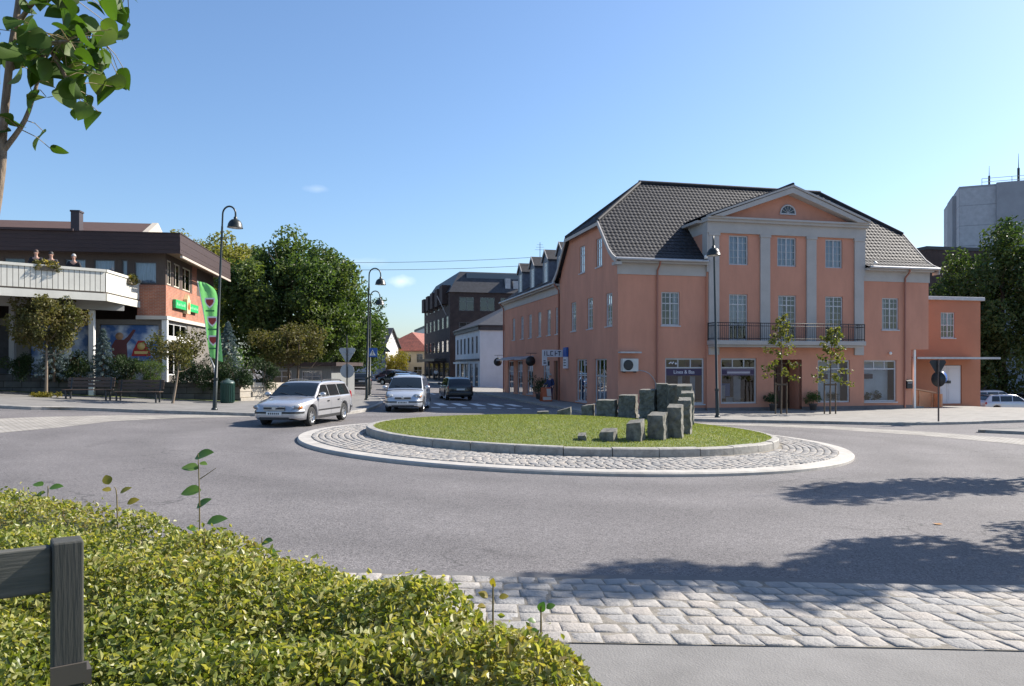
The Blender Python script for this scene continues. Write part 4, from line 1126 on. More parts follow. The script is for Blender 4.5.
# brick corner box
mb = MB(); mb.box(-1.35, .06, -.16, 8.4, 4.62, 6.22); mb.box(-1.2, .02, 5.15, 6.2, 6.22, 7.88); mb.build('brick_corner', m_brick, lb, oz=LZ)
mb = MB(); mb.box(-1.4, .14, -.24, 8.5, 4.42, 4.615); mb.build('beam', mat('pale_beam', (.55, .50, .44), .7), lb, oz=LZ)
# ground storey
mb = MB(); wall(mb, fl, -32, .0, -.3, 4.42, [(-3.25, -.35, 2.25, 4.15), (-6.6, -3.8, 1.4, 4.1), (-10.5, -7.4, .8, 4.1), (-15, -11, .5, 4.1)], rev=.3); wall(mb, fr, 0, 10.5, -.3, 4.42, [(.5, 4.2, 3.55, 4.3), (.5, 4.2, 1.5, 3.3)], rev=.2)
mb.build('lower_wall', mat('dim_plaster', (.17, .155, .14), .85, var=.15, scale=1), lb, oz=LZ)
mb = MB(); mb.box(-3.4, -.15, -.08, -.003, .4, 2.2); mb.build('window_apron', mat('pale_grey_panel', (.40, .40, .42), .7, var=.1, scale=2), lb, oz=LZ)
mb = MB(); mb.box(-.16, .10, -.12, .14, .1, 4.40); mb.build('corner_post', m_white, lb, oz=LZ)
mb = MB(); mb.box(.003, .05, .4, 5.0, 3.30, 3.55); mb.build('pale_rail', m_white, lb, oz=LZ)
for q in ((.5, 4.2, 3.55, 4.3), (.5, 4.2, 1.5, 3.3)): window(lb, fr, *q, LZ, cols=(.33, .67), d=-.06, fm=m_white, sill=False)
# poster windows
def poster_mat():
    m = bpy.data.materials.new('sky_blue_poster'); m.use_nodes = True; n = m.node_tree; b = n.nodes['Principled BSDF']; b.inputs['Roughness'].default_value = .4
    t = n.nodes.new('ShaderNodeTexCoord'); nz = n.nodes.new('ShaderNodeTexNoise'); nz.inputs['Scale'].default_value = 1.4; nz.inputs['Detail'].default_value = 5
    rp = n.nodes.new('ShaderNodeValToRGB'); rp.color_ramp.elements[0].position = .42; rp.color_ramp.elements[0].color = (.04, .12, .34, 1); rp.color_ramp.elements[1].position = .62; rp.color_ramp.elements[1].color = (.55, .62, .72, 1)
    n.links.new(t.outputs['Object'], nz.inputs['Vector']); n.links.new(nz.outputs[0], rp.inputs[0]); n.links.new(rp.outputs[0], b.inputs['Base Color']); return m
m_post = poster_mat()
for k, (a, b, c, e) in enumerate(((-3.25, -.35, 2.25, 4.15), (-6.6, -3.8, 1.4, 4.1))):
    mb = MB(); fl.box(mb, (a + .02, b - .02), (c + .02, e - .02), (-.2, -.15)); ps = mb.build('poster_window', m_post, lb, oz=LZ)
    cx, cz = (a + b) / 2 + .55, c + .62
    mb = MB()
    mb.prism([fl.p(cx - .48, cz - .35, -.145), fl.p(cx + .48, cz - .35, -.145), fl.p(cx + .40, cz - .05, -.145), fl.p(cx + .16, cz + .45, -.145), fl.p(cx - .16, cz + .45, -.145), fl.p(cx - .40, cz - .05, -.145)], (0, -.01, 0))
    mb.build('red_emblem', mat('poster_red', (.42, .02, .02), .5), ps, oz=LZ)
    mb = MB(); mb.lathe([(.001, 0), (.2, 0), (.2, .012), (.001, .012)], fl.p(cx, cz + .16, -.134), 14, ax=-Y); fl.box(mb, (cx - .33, cx + .33), (cz - .24, cz - .1), (-.136, -.128)); mb.build('emblem_mark', mat('poster_gold', (.72, .50, .18), .5), ps, oz=LZ)
    mx_ = a + .95                                               # printed figure raising an arm
    mb = MB(); mb.prism([fl.p(mx_ + dx, c + dz, -.145) for dx, dz in ((-.35, .05), (.38, .05), (.34, .9), (.55, 1.2), (.78, 1.62), (.66, 1.66), (.38, 1.28), (.2, 1.12), (-.22, 1.12), (-.4, .8))], (0, -.008, 0)); mb.build('printed_figure', mat('poster_maroon', (.13, .035, .04), .5), ps, oz=LZ)
    mb = MB(); mb.lathe([(.001, 0), (.2, 0), (.2, .01), (.001, .01)], fl.p(mx_ - .02, c + 1.3, -.142), 12, ax=-Y); mb.build('printed_head', mat('poster_skin', (.46, .27, .16), .5), ps, oz=LZ)
mb = MB(); mb.box(-32, -.2, .35, .45, -.3, 4.3); mb.build('dark_lobby', m_inside, lb, oz=LZ)
# balcony: 45 degree front, straight return
bpts = [LW(*q) for q in ((-32, 29.6), (-25.2, 29.9), (-21.9, 33.2), (-18.9, 36.0), (-19.42, 40.6))]
back = [LW(*q) for q in ((-32, 37.5),)]
poly = bpts + [(-1.36, .0), (-14, .0)]
mb = MB(); mb.prism([(x, y, 5.14) for x, y in poly], (0, 0, .28)); mb.build('balcony_floor', mat('balcony_soffit', (.36, .35, .33), .8, var=.1, scale=1), lb, oz=LZ)
def rail_panel(mb, a, b, z0, z1, d0, d1):
    a, b = Vector((*a, 0)), Vector((*b, 0)); u = (b - a).normalized(); n = Vector((u.y, -u.x, 0)); mb.obox(a, u, n, Z, (0, (b - a).length), (d0, d1), (z0, z1))
mb = MB(); seams = MB()
for a, b in zip(bpts, bpts[1:]):
    rail_panel(mb, a, b, 5.02, 5.36, 0, .10)
    va, vb = Vector((*a, 0)), Vector((*b, 0)); ln = (vb - va).length; u = (vb - va) / ln; n = Vector((u.y, -u.x, 0)); k = int(ln / .21)
    for i in range(k):
        mb.obox(va, u, n, Z, (ln * i / k + .012, ln * (i + 1) / k - .012), (.02, .05), (5.44, 6.38))
    rail_panel(mb, a, b, 6.36, 6.48, -.05, .10)
mb.build('balcony_boards', m_bal, lb, oz=LZ)
mb = MB()
for a, b in zip(bpts, bpts[1:]): rail_panel(mb, a, b, 5.30, 6.36, -.03, .005)
mb.build('board_backing', mat('backing_brown', (.12, .10, .085), .8), lb, oz=LZ)
# beam under the balcony and columns
mb = MB()
a, b = LW(-25, 33.2), LW(-19.2, 38.3); rail_panel(mb, a, b, 4.72, 5.137, -.15, .15)
mb.build('balcony_beam', mat('balcony_soffit', (.36, .35, .33), .8, var=.1, scale=1), lb, oz=LZ)
for px, dpt in ((92, 37.6), (68, 38.6), (12.5, 38.0)):
    q = LW(*at(px, 366, dpt).xy); mb = MB(); mb.box(q[0] - .12, q[0] + .12, q[1] - .12, q[1] + .12, -.2, 4.7 if px > 90 else 5.13); mb.build('column', m_white if px > 20 else mat('grey_column', (.38, .38, .38), .8), lb, oz=LZ, bevel=.01)
# sign on the brick side
mb = MB(); mb.box(.075, .24, 1.0, 3.0, 5.12, 5.58); mb.box(.075, .24, 3.7, 5.7, 5.12, 5.58); sg = mb.build('sign_board', mat('sign_green', (.03, .42, .13), .4), lb, oz=LZ, bevel=.015)
mb = MB(); mb.box(.075, .30, 3.03, 3.67, 4.95, 5.75); mb.prism([(.075, 3.1, 5.75), (.075, 3.6, 5.75), (.075, 3.35, 6.05)], (.22, 0, 0)); mb.build('sign_centre', mat('sign_cream', (.75, .6, .35), .5), sg, oz=LZ)
mb = MB(); mb.ell((.31, 3.35, 5.38), (.03, .22, .24), 10, 6); mb.build('sign_emblem', mat('sign_rust', (.45, .13, .03), .5), sg, oz=LZ)
mb = MB()
for k, (y0, w_) in enumerate(((1.15, .22), (1.45, .3), (1.85, .18), (2.15, .28), (2.5, .3), (3.85, .3), (4.25, .2), (4.55, .32), (4.95, .2), (5.22, .3))): mb.box(.241, .25, y0, y0 + w_, 5.27, 5.43 - .05 * (k % 2))
mb.build('sign_lettering', mat('pale_green_letter', (.20, .55, .28), .5), sg, oz=LZ)
# upper roof with chimney set back
mb = MB(); mb.prism([(-34, 5, 8.7), (-34, 10.5, 11.25), (-34, 16, 8.7)], (30.2, 0, 0)); ur_ = mb.build('upper_roof', mat('rust_roof_tiles', (.095, .055, .045), .8, var=.2, scale=2, stretch=(1, 8, 1)), lb, oz=LZ)
mb = MB(); mb.prism([(-3.797, 5.1, 8.8), (-3.797, 10.5, 11.3), (-3.797, 15.9, 8.8)], (.35, 0, 0)); mb.build('white_gable', mat('cream_gable', (.5, .44, .36), .7), ur_, oz=LZ)
q = at(77, 220, 47); q = LW(q.x, q.y)
mb = MB(); mb.box(q[0] - .24, q[0] + .24, q[1] - .3, q[1] + .3, 8.8, 11.3); mb.box(q[0] - .28, q[0] + .28, q[1] - .34, q[1] + .34, 11.3, 11.4); mb.build('chimney', mat('chimney_metal', (.05, .04, .045), .6), ur_, oz=LZ)
# ------------------------------------------------------------------ trees and plants
def leaf_quads(P, nrm_bias, size, g, asp=.55, up=.35):
    """folded leaf-shaped faces (two quads each) at points P, facing roughly nrm_bias"""
    n = len(P)
    nr = g.normal(0, 1, (n, 3)); nr /= np.linalg.norm(nr, axis=1)[:, None]
    nr = nr + nrm_bias + np.array([0, 0, up]); nr /= np.linalg.norm(nr, axis=1)[:, None] + 1e-9
    t = g.normal(0, 1, (n, 3)); t -= (t * nr).sum(1)[:, None] * nr; t /= np.linalg.norm(t, axis=1)[:, None] + 1e-9
    b = np.cross(nr, t); s = (size * g.uniform(.6, 1.25, n))[:, None]
    V = np.empty((n, 6, 3)); cup = nr * s * .16
    V[:, 0] = P - t * s * .5; V[:, 1] = P + b * s * asp * .5 - t * s * .05 + cup; V[:, 2] = P + b * s * asp * .36 + t * s * .26 + cup * .8
    V[:, 3] = P + t * s * .55 - cup * .3; V[:, 4] = P - b * s * asp * .36 + t * s * .26 + cup * .8; V[:, 5] = P - b * s * asp * .5 - t * s * .05 + cup
    base = np.arange(n)[:, None] * 6
    F1 = base + np.array([0, 1, 2, 3]); F2 = base + np.array([0, 3, 4, 5])
    return V.reshape(-1, 3), np.stack([F1, F2], 1).reshape(-1, 4)
def crown_clumps(g, k, rad, shell=(.45, .98), squash=None):
    d = g.normal(0, 1, (k, 3)); d /= np.linalg.norm(d, axis=1)[:, None]
    rr = g.uniform(*shell, k) ** .8
    return d * rr[:, None] * np.array(rad)
def leaf_mesh(name, C, rc, n, size, m, parent, seed, hue=.5, asp=.55, up=.35, loc=None):
    g = np.random.default_rng(seed); C = np.asarray(C); rc = np.asarray(rc)
    w = rc ** 2; idx = g.choice(len(C), n, p=w / w.sum())
    d = g.normal(0, 1, (n, 3)); d /= np.linalg.norm(d, axis=1)[:, None]
    P = C[idx] + d * (rc[idx] * g.uniform(.25, 1.0, n) ** .6)[:, None]
    V, Fq = leaf_quads(P, d * .7, size, g, asp, up)
    cv = g.random(len(C))
    var = np.clip(cv[idx] * hue + g.random(n) * (1 - hue), 0, 1)
    return np_mesh(name, V, Fq, m, parent, np.repeat(var, 2), loc=loc)
m_bark = mat('bark', (.115, .085, .06), .9, var=.35, scale=5, stretch=(5, 5, 1), bump=.5, bscale=14)
m_barkl = mat('pale_bark', (.22, .17, .125), .85, var=.3, scale=6, stretch=(4, 4, 1), bump=.3, bscale=20)
def limbs(mb, base, top, r0, g, n=6, spread=2.0, up=1.5, start=.45):
    base, top = Vector(base), Vector(top)
    mid = base.lerp(top, .5) + Vector((g.uniform(-.06, .06), g.uniform(-.06, .06), 0)) * (top - base).length
    path = smooth_line([base, mid, top], 4)
    mb.tube(path, [r0 * (1 - .8 * i / (len(path) - 1)) * (1.25 if i == 0 else 1) for i in range(len(path))], 8)
    for k in range(n):
        t = start + (1 - start) * (k + .5) / n; p = path[min(len(path) - 1, int(t * (len(path) - 1)))]
        a = 2.4 * k + g.uniform(0, 1); s = spread * g.uniform(.6, 1.1) * (1.15 - .5 * t)
        q = p + Vector((math.cos(a) * s, math.sin(a) * s, up * g.uniform(.5, 1.1)))
        h = p.lerp(q, .5) + Vector((0, 0, -.1 * s)); r = r0 * .42 * (1.2 - t)
        mb.tube(smooth_line([p, h, q], 3), [r, r * .85, r * .75, r * .6, r * .5, r * .4, r * .25], 6)
        e = q + Vector((g.uniform(-1, 1), g.uniform(-1, 1), .5)) * s * .4; mb.tube([h, e], [r * .5, r * .15], 5)
def tree(name, label, loc, h, crown_c, rad, k, rc, n, size, leafm, seed, cat='tree', group=None, r0=.25, trunkm=None, lean=(0, 0), shell=(.4, 1), nl=7, hue=.55, stems=1, up=.35):
    root = empty(name, loc); tag(root, label, cat, group)
    g = np.random.default_rng(seed); gr = random.Random(seed)
    mb = MB()
    for s in range(stems):
        off = ((s - (stems - 1) / 2) * .35, 0)
        limbs(mb, (off[0], off[1], -.15), (crown_c[0] + lean[0] + off[0] * 2, crown_c[1] + lean[1], crown_c[2] + rad[2] * .55), r0, gr, nl, rad[0] * .75, rad[2] * .4, .52)
    mb.build('trunk', trunkm or m_bark, root)
    C = crown_clumps(g, k, rad, shell) + np.array(crown_c)
    R_ = rc * g.uniform(.6, 1.3, k)
    leaf_mesh('crown', C, R_, n, size, leafm, root, seed + 1, hue, up=up)
    return root
m_lf_dark = leaf_m('leaves_dark_green', ((.040, .072, .022), (.062, .105, .028), (.090, .130, .036), (.125, .150, .048)), .45, .42)
m_lf_mid = leaf_m('leaves_mid_green', ((.046, .082, .028), (.072, .115, .036), (.102, .145, .046), (.145, .172, .062)), .45, .45)
m_lf_olive = leaf_m('leaves_olive', ((.065, .075, .022), (.105, .105, .032), (.140, .125, .045), (.165, .120, .05)), .55, .35)
m_lf_yellow = leaf_m('leaves_yellowing', ((.14, .14, .02), (.22, .19, .03), (.26, .20, .03), (.17, .17, .03)), .55, .4)
m_lf_spruce = leaf_m('needles_blue', ((.08, .125, .13), (.12, .17, .185), (.17, .22, .235), (.10, .14, .13)), .6, .1)
m_lf_yew = leaf_m('needles_dark', ((.016, .035, .014), (.028, .055, .018), (.045, .075, .022), (.06, .09, .03)), .55, .15)
m_lf_lime = leaf_m('leaves_lime', ((.045, .10, .016), (.065, .14, .02), (.09, .17, .03), (.12, .19, .05)), .38, .42, (1.15, 1.35, .4), .5)

m_lf_pale = leaf_m('leaves_pale_olive', ((.12, .14, .04), (.18, .19, .055), (.24, .23, .075), (.26, .22, .08)), .5, .45)
m_lf_deep = leaf_m('leaves_deep_green', ((.030, .055, .020), (.048, .082, .026), (.070, .105, .034), (.10, .125, .045)), .5, .35)
p = Vector((-16.3, 58, gz(-16.3, 58)))
tree('broadleaf_tree', 'largest round dark green tree beside the brown building', p, 12, (0, 0, 6.6), (5.3, 4.4, 5.5), 150, 1.15, 44000, .30, m_lf_mid, 21, r0=.38, shell=(.35, 1), nl=9)
p = Vector((-30.5, 76, .2)); tree('broadleaf_tree', 'pale yellowish tree rising behind the brown roof', p, 15, (0, 0, 9.7), (6.5, 5, 5.4), 90, 1.4, 24000, .34, m_lf_pale, 22, r0=.35)
p = Vector((-18.5, 80, .0)); tree('broadleaf_tree', 'dark tree behind the round green one', p, 11, (0, 0, 6), (6, 5, 5), 60, 1.3, 12000, .34, m_lf_dark, 23, r0=.35)
p = Vector((-16.6, 79, .0)); tree('broadleaf_tree', 'small drooping green tree above the yield sign', p, 7, (0, 0, 3.3), (1.7, 1.8, 2.1), 30, .8, 6000, .22, m_lf_mid, 24, r0=.16)
x = at(293, 366, 44); tree('street_tree', 'two stemmed pale green street tree behind the white estate car', (x.x, 44, gz(x.x, 44)), 4.5, (0, 0, 3.2), (2.1, 1.6, 1.2), 40, .5, 6500, .15, m_lf_olive, 25, r0=.10, stems=2, nl=6, group='young street trees')
x = at(46, 366, 34.6); tree('street_tree', 'full rounded olive street tree at the far left beside the benches', (x.x, 34.6, gz(x.x, 34.6) + .1), 5, (0, 0, 3.35), (1.5, 1.4, 1.12), 46, .46, 6000, .15, m_lf_olive, 26, r0=.075, trunkm=m_barkl, nl=8, group='young street trees')
x = at(172, 366, 34.8); tree('street_tree', 'thin crowned brownish street tree beside the green banner', (x.x, 34.8, gz(x.x, 34.8) + .1), 4, (.25, 0, 2.55), (1.25, 1.2, .85), 34, .34, 2100, .13, m_lf_olive, 27, r0=.07, trunkm=m_barkl, nl=8, group='young street trees', lean=(.1, 0))
p = Vector((40.0, 63, -1.5)); tree('broadleaf_tree', 'tall dark green tree in front of the concrete tower', p, 13, (0, 0, 8.0), (5.2, 4.6, 6.8), 110, 1.3, 30000, .34, m_lf_deep, 28, r0=.4, nl=9)
p = Vector((48.5, 66, -1.5)); tree('broadleaf_tree', 'dark green tree cut by the right edge beside the parking place', p, 13, (0, 0, 8.2), (5.2, 5, 7.2), 90, 1.4, 22000, .34, m_lf_deep, 29, r0=.4)
p = Vector((35.5, 70, -1.5)); tree('broadleaf_tree', 'dark low tree between the annex and the parked cars', p, 8, (0, 0, 4.5), (4.5, 4, 4.2), 60, 1.2, 12000, .34, m_lf_dark, 30, r0=.3)
x = at(392, 366, 128); tree('street_tree', 'small yellowing street tree before the red roofed house', (x.x, 128, -.4), 6, (0, 0, 3.2), (3.2, 2.5, 1.5), 34, .9, 5500, .26, m_lf_yellow, 31, r0=.12, nl=6, group='young street trees')
m_lf_slim = leaf_m('leaves_planted', ((.07, .10, .025), (.12, .14, .03), (.19, .18, .045), (.24, .21, .07)), .5, .35)
# two slim planted trees with stakes before the facade
for px, top, lab, sd in ((781, 317, 'slim planted tree with upright leafy top before the entrance', 41), (830, 329, 'slim planted tree with drooping leafy top before the shop window', 42)):
    d = 38.6; q = at(px, 366, d); zg = gz(q.x, d) + .115; ht = CAMZ + (HY - top) * d / F - zg
    root = empty('young_lime_tree', (q.x, d, zg)); tag(root, lab, 'tree', 'planted trees along the facade')
    g = random.Random(sd); mb = MB(); lean = .12 if sd == 42 else -.03
    mb.tube(smooth_line([Vector((0, 0, -.1)), Vector((.03, 0, ht * .5)), Vector((lean, 0, ht * .97))], 5), [.045 - .0032 * i for i in range(11)], 6)
    C = []; RR = []
    for k in range(22):
        t = .40 + .6 * k / 21; a = k * 2.4; s = (1.25 - 1.0 * t) * g.uniform(.9, 1.35)
        p0 = Vector((lean * t, 0, ht * t * .96)); p1 = p0 + Vector((math.cos(a) * s, math.sin(a) * s, .18 if t > .6 else -.12))
        mb.tube([p0, p0.lerp(p1, .5) + Z * .06, p1], [.014, .01, .005], 5)
        for u in (.5, .75, 1): C.append(p0.lerp(p1, u)); RR.append(.17)
    mb.build('trunk', m_bark, root)
    leaf_mesh('crown', [tuple(c) for c in C], RR, 640, .15, m_lf_slim, root, sd, .4, asp=.8)
    mb = MB()
    for s in (-.28, .28): mb.tube([(s, 0, -.1), (s, 0, 1.55)], .035, 6)
    mb.box(-.32, .32, -.05, -.02, 1.42, 1.5); mb.build('support_stake', m_bark, root)

# off to the right of the picture: the trees whose shadows reach the road
def shade_tree(x, y, h, rad, cz, lab, seed, n=5000):
    return tree('roadside_tree', lab, (x, y, gz(x, y)), h, (0, 0, cz), rad, 40, .55, n, .17, m_lf_mid, seed, r0=.14, group='trees beside the road', nl=8)
shade_tree(13.9, 17.6, 9, (.65, .65, 3.6), 5.9, 'slim roadside tree across from the island, just outside the picture', 51)
shade_tree(10.9, 11.95, 9.4, (.95, .95, 3.9), 5.8, 'broad roadside tree shading the sett strip, just outside the picture', 52, 7000)
shade_tree(9.3, 6.95, 5, (.9, .9, .9), 4.2, 'short roadside tree at the near pavement, just outside the picture', 53, 4000)

# far woods that close the view
def s_woods():
    g = np.random.default_rng(77); P = []; 
    V = []; 
    k = 700
    a = g.uniform(-1.25, 1.25, k); r = g.uniform(230, 330, k)
    c = np.c_[np.sin(a) * r, np.cos(a) * r, g.uniform(1, 5, k)]
    leafn = 26000; idx = g.integers(0, k, leafn); d = g.normal(0, 1, (leafn, 3)); d /= np.linalg.norm(d, axis=1)[:, None]
    rr = g.uniform(4, 7.5, k)
    P = c[idx] + d * rr[idx][:, None] * np.array([1, 1, .85])
    V, Fq = leaf_quads(P, d * .8, 1.9, g)
    return V, Fq, np.repeat(np.clip(g.random(k)[idx] * .6 + g.random(leafn) * .4, 0, 1), 2)
V, Fq, vv = s_woods()
tag(np_mesh('distant_woods', V, Fq, m_lf_dark, var=vv), kind='stuff')

# planting bed, retaining wall and shrubs by the restaurant
wl_ = [hit(-160, 390.5), hit(0, 392.5), hit(100, 398), hit(240, 403.2)]
wl_ = [Vector((v.x, v.y)) for v in wl_]
wend = [wl_[-1], Vector((wl_[-1].x + 2.6, wl_[-1].y + 4.4)), Vector((wl_[-1].x + 3.0, wl_[-1].y + 10))]
m_stone = brick_mat('dark_block_wall', (.13, .12, .11), (.10, .095, .09), (.05, .045, .04), .9, .32, .02, .9, bump=.9, mott=.35)
def wall_run(name, label, P, h, w, m, hf=None, group=None):
    r = empty(name, (P[0].x, P[0].y, gz(*P[0]))); tag(r, label, 'wall', group)
    rows = []; P2 = resample(P, 40); O = P[0]; zb = gz(*O)
    for i, q in enumerate(P2):
        d = (P2[min(i + 1, 39)] - P2[max(0, i - 1)]).normalized(); nn = Vector((-d.y, d.x)) * w; z = gz(q.x, q.y) - zb + .1
        rows.append([(q.x - O.x, q.y - O.y, z - .3), (q.x - O.x, q.y - O.y, z + h), (q.x - O.x + nn.x, q.y - O.y + nn.y, z + h + .002), (q.x - O.x + nn.x, q.y - O.y + nn.y, z - .3)])
    mb = MB(); mb.grid(rows); mb.face(rows[0]); mb.face(rows[-1][::-1]); mb.build('block_face', m, r)
    return r
wall_run('retaining_wall', 'long dark stone retaining wall behind the benches', wl_, .82, .35, m_stone)
mb = MB()
rz_ = random.Random(8)
wroot = empty('stone_wall', (wend[0].x, wend[0].y, gz(*wend[0]))); tag(wroot, 'short pale sunlit wall of rough stone blocks beside the litter bin', 'wall')
Pw = resample(wend, 15); mb.var = []
for i in range(14):
    a, b = Pw[i], Pw[i + 1]; u = Vector((b.x - a.x, b.y - a.y, 0)); ln = u.length; u /= ln; n = Vector((u.y, -u.x, 0))
    hgt = 0
    while hgt < .75:
        hh = rz_.uniform(.2, .34); d = rz_.uniform(-.03, .05); n0 = len(mb.f)
        mb.obox((a.x - wend[0].x, a.y - wend[0].y, hgt - .05 + .1), u, n, Z, (.012, ln - .012), (-.3, d), (0, hh - .015)); mb.var += [rz_.random()] * (len(mb.f) - n0); hgt += hh
mb.build('stone_blocks', mat('pale_stone', (.52, .46, .37), .85, var=.25, scale=5, bump=.6, bscale=14, attr=((.4, .36, .3), (.55, .5, .42), (.48, .41, .33))), wroot, bevel=.015)
m_soil = mat('bed_soil', (.06, .048, .03), .95, var=.4, scale=5, bump=.5, bscale=20)
bedA = wl_ + wend[1:]
ribbon('planting_bed', [(p.x, p.y + .3) for p in bedA], [(-60, 40), (-40, 41), (-17.2, 42), (-17, 46), (-15, 50)], .85, m_soil, 30, 4)
ribbon('grass_verge', [(p.x, p.y - .75) for p in wl_], [(p.x, p.y - .05) for p in wl_], .122, m_grass, 40, 2)
def shrub(name, label, x, y, z, rad, n, size, m, seed, group, k=16, cz=.6, rc=.32):
    r = empty(name, (x, y, z)); tag(r, label, 'shrub', group); g = np.random.default_rng(seed)
    mb = MB(); gr = random.Random(seed)
    for i in range(5):
        a = i * 1.3; mb.tube([(0, 0, -.1), (math.cos(a) * rad[0] * .4, math.sin(a) * rad[1] * .4, rad[2] * .8), (math.cos(a) * rad[0] * .7, math.sin(a) * rad[1] * .7, rad[2] * 1.4)], [.03, .02, .008], 5)
    mb.build('stems', m_bark, r)
    C = crown_clumps(g, k, rad, (.2, 1)) + np.array((0, 0, rad[2] * cz + .1)); C[:, 2] = np.maximum(C[:, 2], .05)
    leaf_mesh('foliage', C, rc * g.uniform(.7, 1.2, k), n, size, m, r, seed + 1, .5, asp=.35)
    return r
for px, d, rw_, rh_, lab, sd in ((62, 37.6, .8, .6, 'low dark yew bush left of the white column', 61), (78, 37.4, .9, .7, 'dark yew bush under the balcony beam', 62), (107, 37.3, 1.0, .85, 'spreading dark yew bush below the poster window', 63), (128, 37.4, .7, .6, 'small dark yew bush right of the spreading one', 64), (196, 38.2, 1.1, .8, 'dark juniper below the brick corner sign', 65), (216, 38.2, 1.2, .9, 'dark juniper behind the lamp post and banner', 66), (240, 38.4, 1.2, .85, 'dark juniper hanging over the sunlit stone wall', 67), (262, 40.5, 1.2, .8, 'dark juniper at the end of the sunlit stone wall', 68), (20, 37.0, .8, .55, 'low dark bush at the far left over the wall', 69)):
    q = at(px, 366, d); shrub('evergreen_shrub', lab, q.x, d, gz(q.x, d) + .85, (rw_, .8, rh_), 2600, .11, m_lf_yew, sd, 'evergreen shrubs over the wall')
q = at(150, 366, 37.0); shrub('clipped_shrub', 'round bright green clipped bush at the middle of the wall', q.x, 37.0, gz(q.x, 37) + .75, (.68, .65, .62), 4200, .07, m_lf_mid, 70, None, k=30, cz=.8, rc=.24)
def spruce(px, d, h, w, lab, sd):
    q = at(px, 366, d); r = empty('blue_spruce', (q.x, d, gz(q.x, d) + .8)); tag(r, lab, 'tree', 'blue spruces by the restaurant')
    mb = MB(); mb.tube([(0, 0, -.1), (0, 0, h)], [.07, .015], 6); g = random.Random(sd); C = []; RR = []
    for k in range(int(h * 26)):
        z = h * (.06 + .92 * k / (h * 26)); s = w * (1 - z / h) ** .8 * g.uniform(.75, 1.05); a = k * 2.4
        e = Vector((math.cos(a) * s, math.sin(a) * s, z - .18 * s)); mb.tube([(0, 0, z), tuple(e)], [.012, .004], 4, cap=False)
        for u in (.35, .55, .75, .95): C.append(tuple(Vector((0, 0, z)).lerp(e, u))); RR.append(.055 + .05 * (1 - u))
    mb.build('trunk', m_bark, r); leaf_mesh('crown', C, RR, int(5200 * h / 2), .09, m_lf_spruce, r, sd, .3, asp=.3)
spruce(54, 36.6, 2.7, 1.1, 'blue spruce behind the olive tree at the far left', 81)
spruce(103, 36.9, 2.6, .95, 'blue spruce just right of the white column', 82)
spruce(228, 39.8, 3.4, 1.2, 'tallest blue spruce, behind the green banner', 83)
spruce(187, 40.0, 2.0, .9, 'blue spruce at the foot of the brick corner', 84)
x = at(46, 366, 34.6)
r = empty('ground_cover', (x.x + .1, 34.5, gz(x.x, 34.5) + .1)); tag(r, 'small tuft of yellow green weeds round the foot of the olive street tree', 'plant')
g = np.random.default_rng(5); leaf_mesh('foliage', np.c_[g.normal(0, .35, 20), g.normal(0, .2, 20), np.full(20, .12)], np.full(20, .14), 500, .09, m_lf_yellow, r, 6)

# ------------------------------------------------------------------ the hedge in front
hb = [Vector((-9.5, 10.2)), Vector((-4.75, 7.05)), Vector((-3.25, 6.2)), Vector((-1.78, 5.0)), Vector((-.62, 4.05)), Vector((-.05, 3.40)), Vector((.34, 2.75)), Vector((.48, 2.2)), Vector((.45, 1.6)), Vector((0, 1.15))]
HT = .93
hroot = empty('hedge', (-2, 3.5, 0)); tag(hroot, 'broad low yellow green leafy hedge filling the near left corner', 'hedge')
hpoly = [(p.x, p.y) for p in smooth_line([Vector((p.x, p.y, 0)) for p in hb], 5)] + [(-3, .9), (-9.5, 4.5)]
hp = np.array(hpoly)
def inside(px, py):
    x0, y0 = hp[:, 0], hp[:, 1]; x1, y1 = np.roll(x0, -1), np.roll(y0, -1)
    c = ((y0[None] > py[:, None]) != (y1[None] > py[:, None])) & (px[:, None] < (x1 - x0)[None] * (py[:, None] - y0[None]) / (y1 - y0 + 1e-12)[None] + x0[None])
    return c.sum(1) % 2 == 1
def edge_dist(px, py):
    x0, y0 = hp[:, 0], hp[:, 1]; dx, dy = np.roll(x0, -1) - x0, np.roll(y0, -1) - y0
    t = np.clip(((px[:, None] - x0) * dx + (py[:, None] - y0) * dy) / (dx * dx + dy * dy + 1e-12), 0, 1)
    return np.hypot(px[:, None] - x0 - t * dx, py[:, None] - y0 - t * dy).min(1)
g = np.random.default_rng(90)
kx = g.uniform(0, 2 * np.pi, (10,)); kf = g.normal(0, 4.2, (10, 2))
def hbump(x, y):
    s = np.zeros_like(x)
    for i in range(10): s += np.sin(x * kf[i, 0] + y * kf[i, 1] + kx[i])
    return s * .023
def htop(x, y):
    e = edge_dist(x, y); base = HT - .025 * x * .0
    drop = np.clip(1 - e / .22, 0, 1)
    return base + hbump(x, y) - .26 * drop ** 2.4
N0 = 620000
x = g.uniform(-9.5, .5, N0); y = g.uniform(.9, 10.2, N0)
vis = (y > .55 * np.abs(x)) & inside(x, y) & (g.random(N0) < np.clip(13 / (y * y + 1), .22, 1))
x, y = x[vis], y[vis]
z = htop(x, y) - np.abs(g.normal(0, .065, len(x))) + np.where(g.random(len(x)) < .09, g.uniform(0, .06, len(x)), 0)
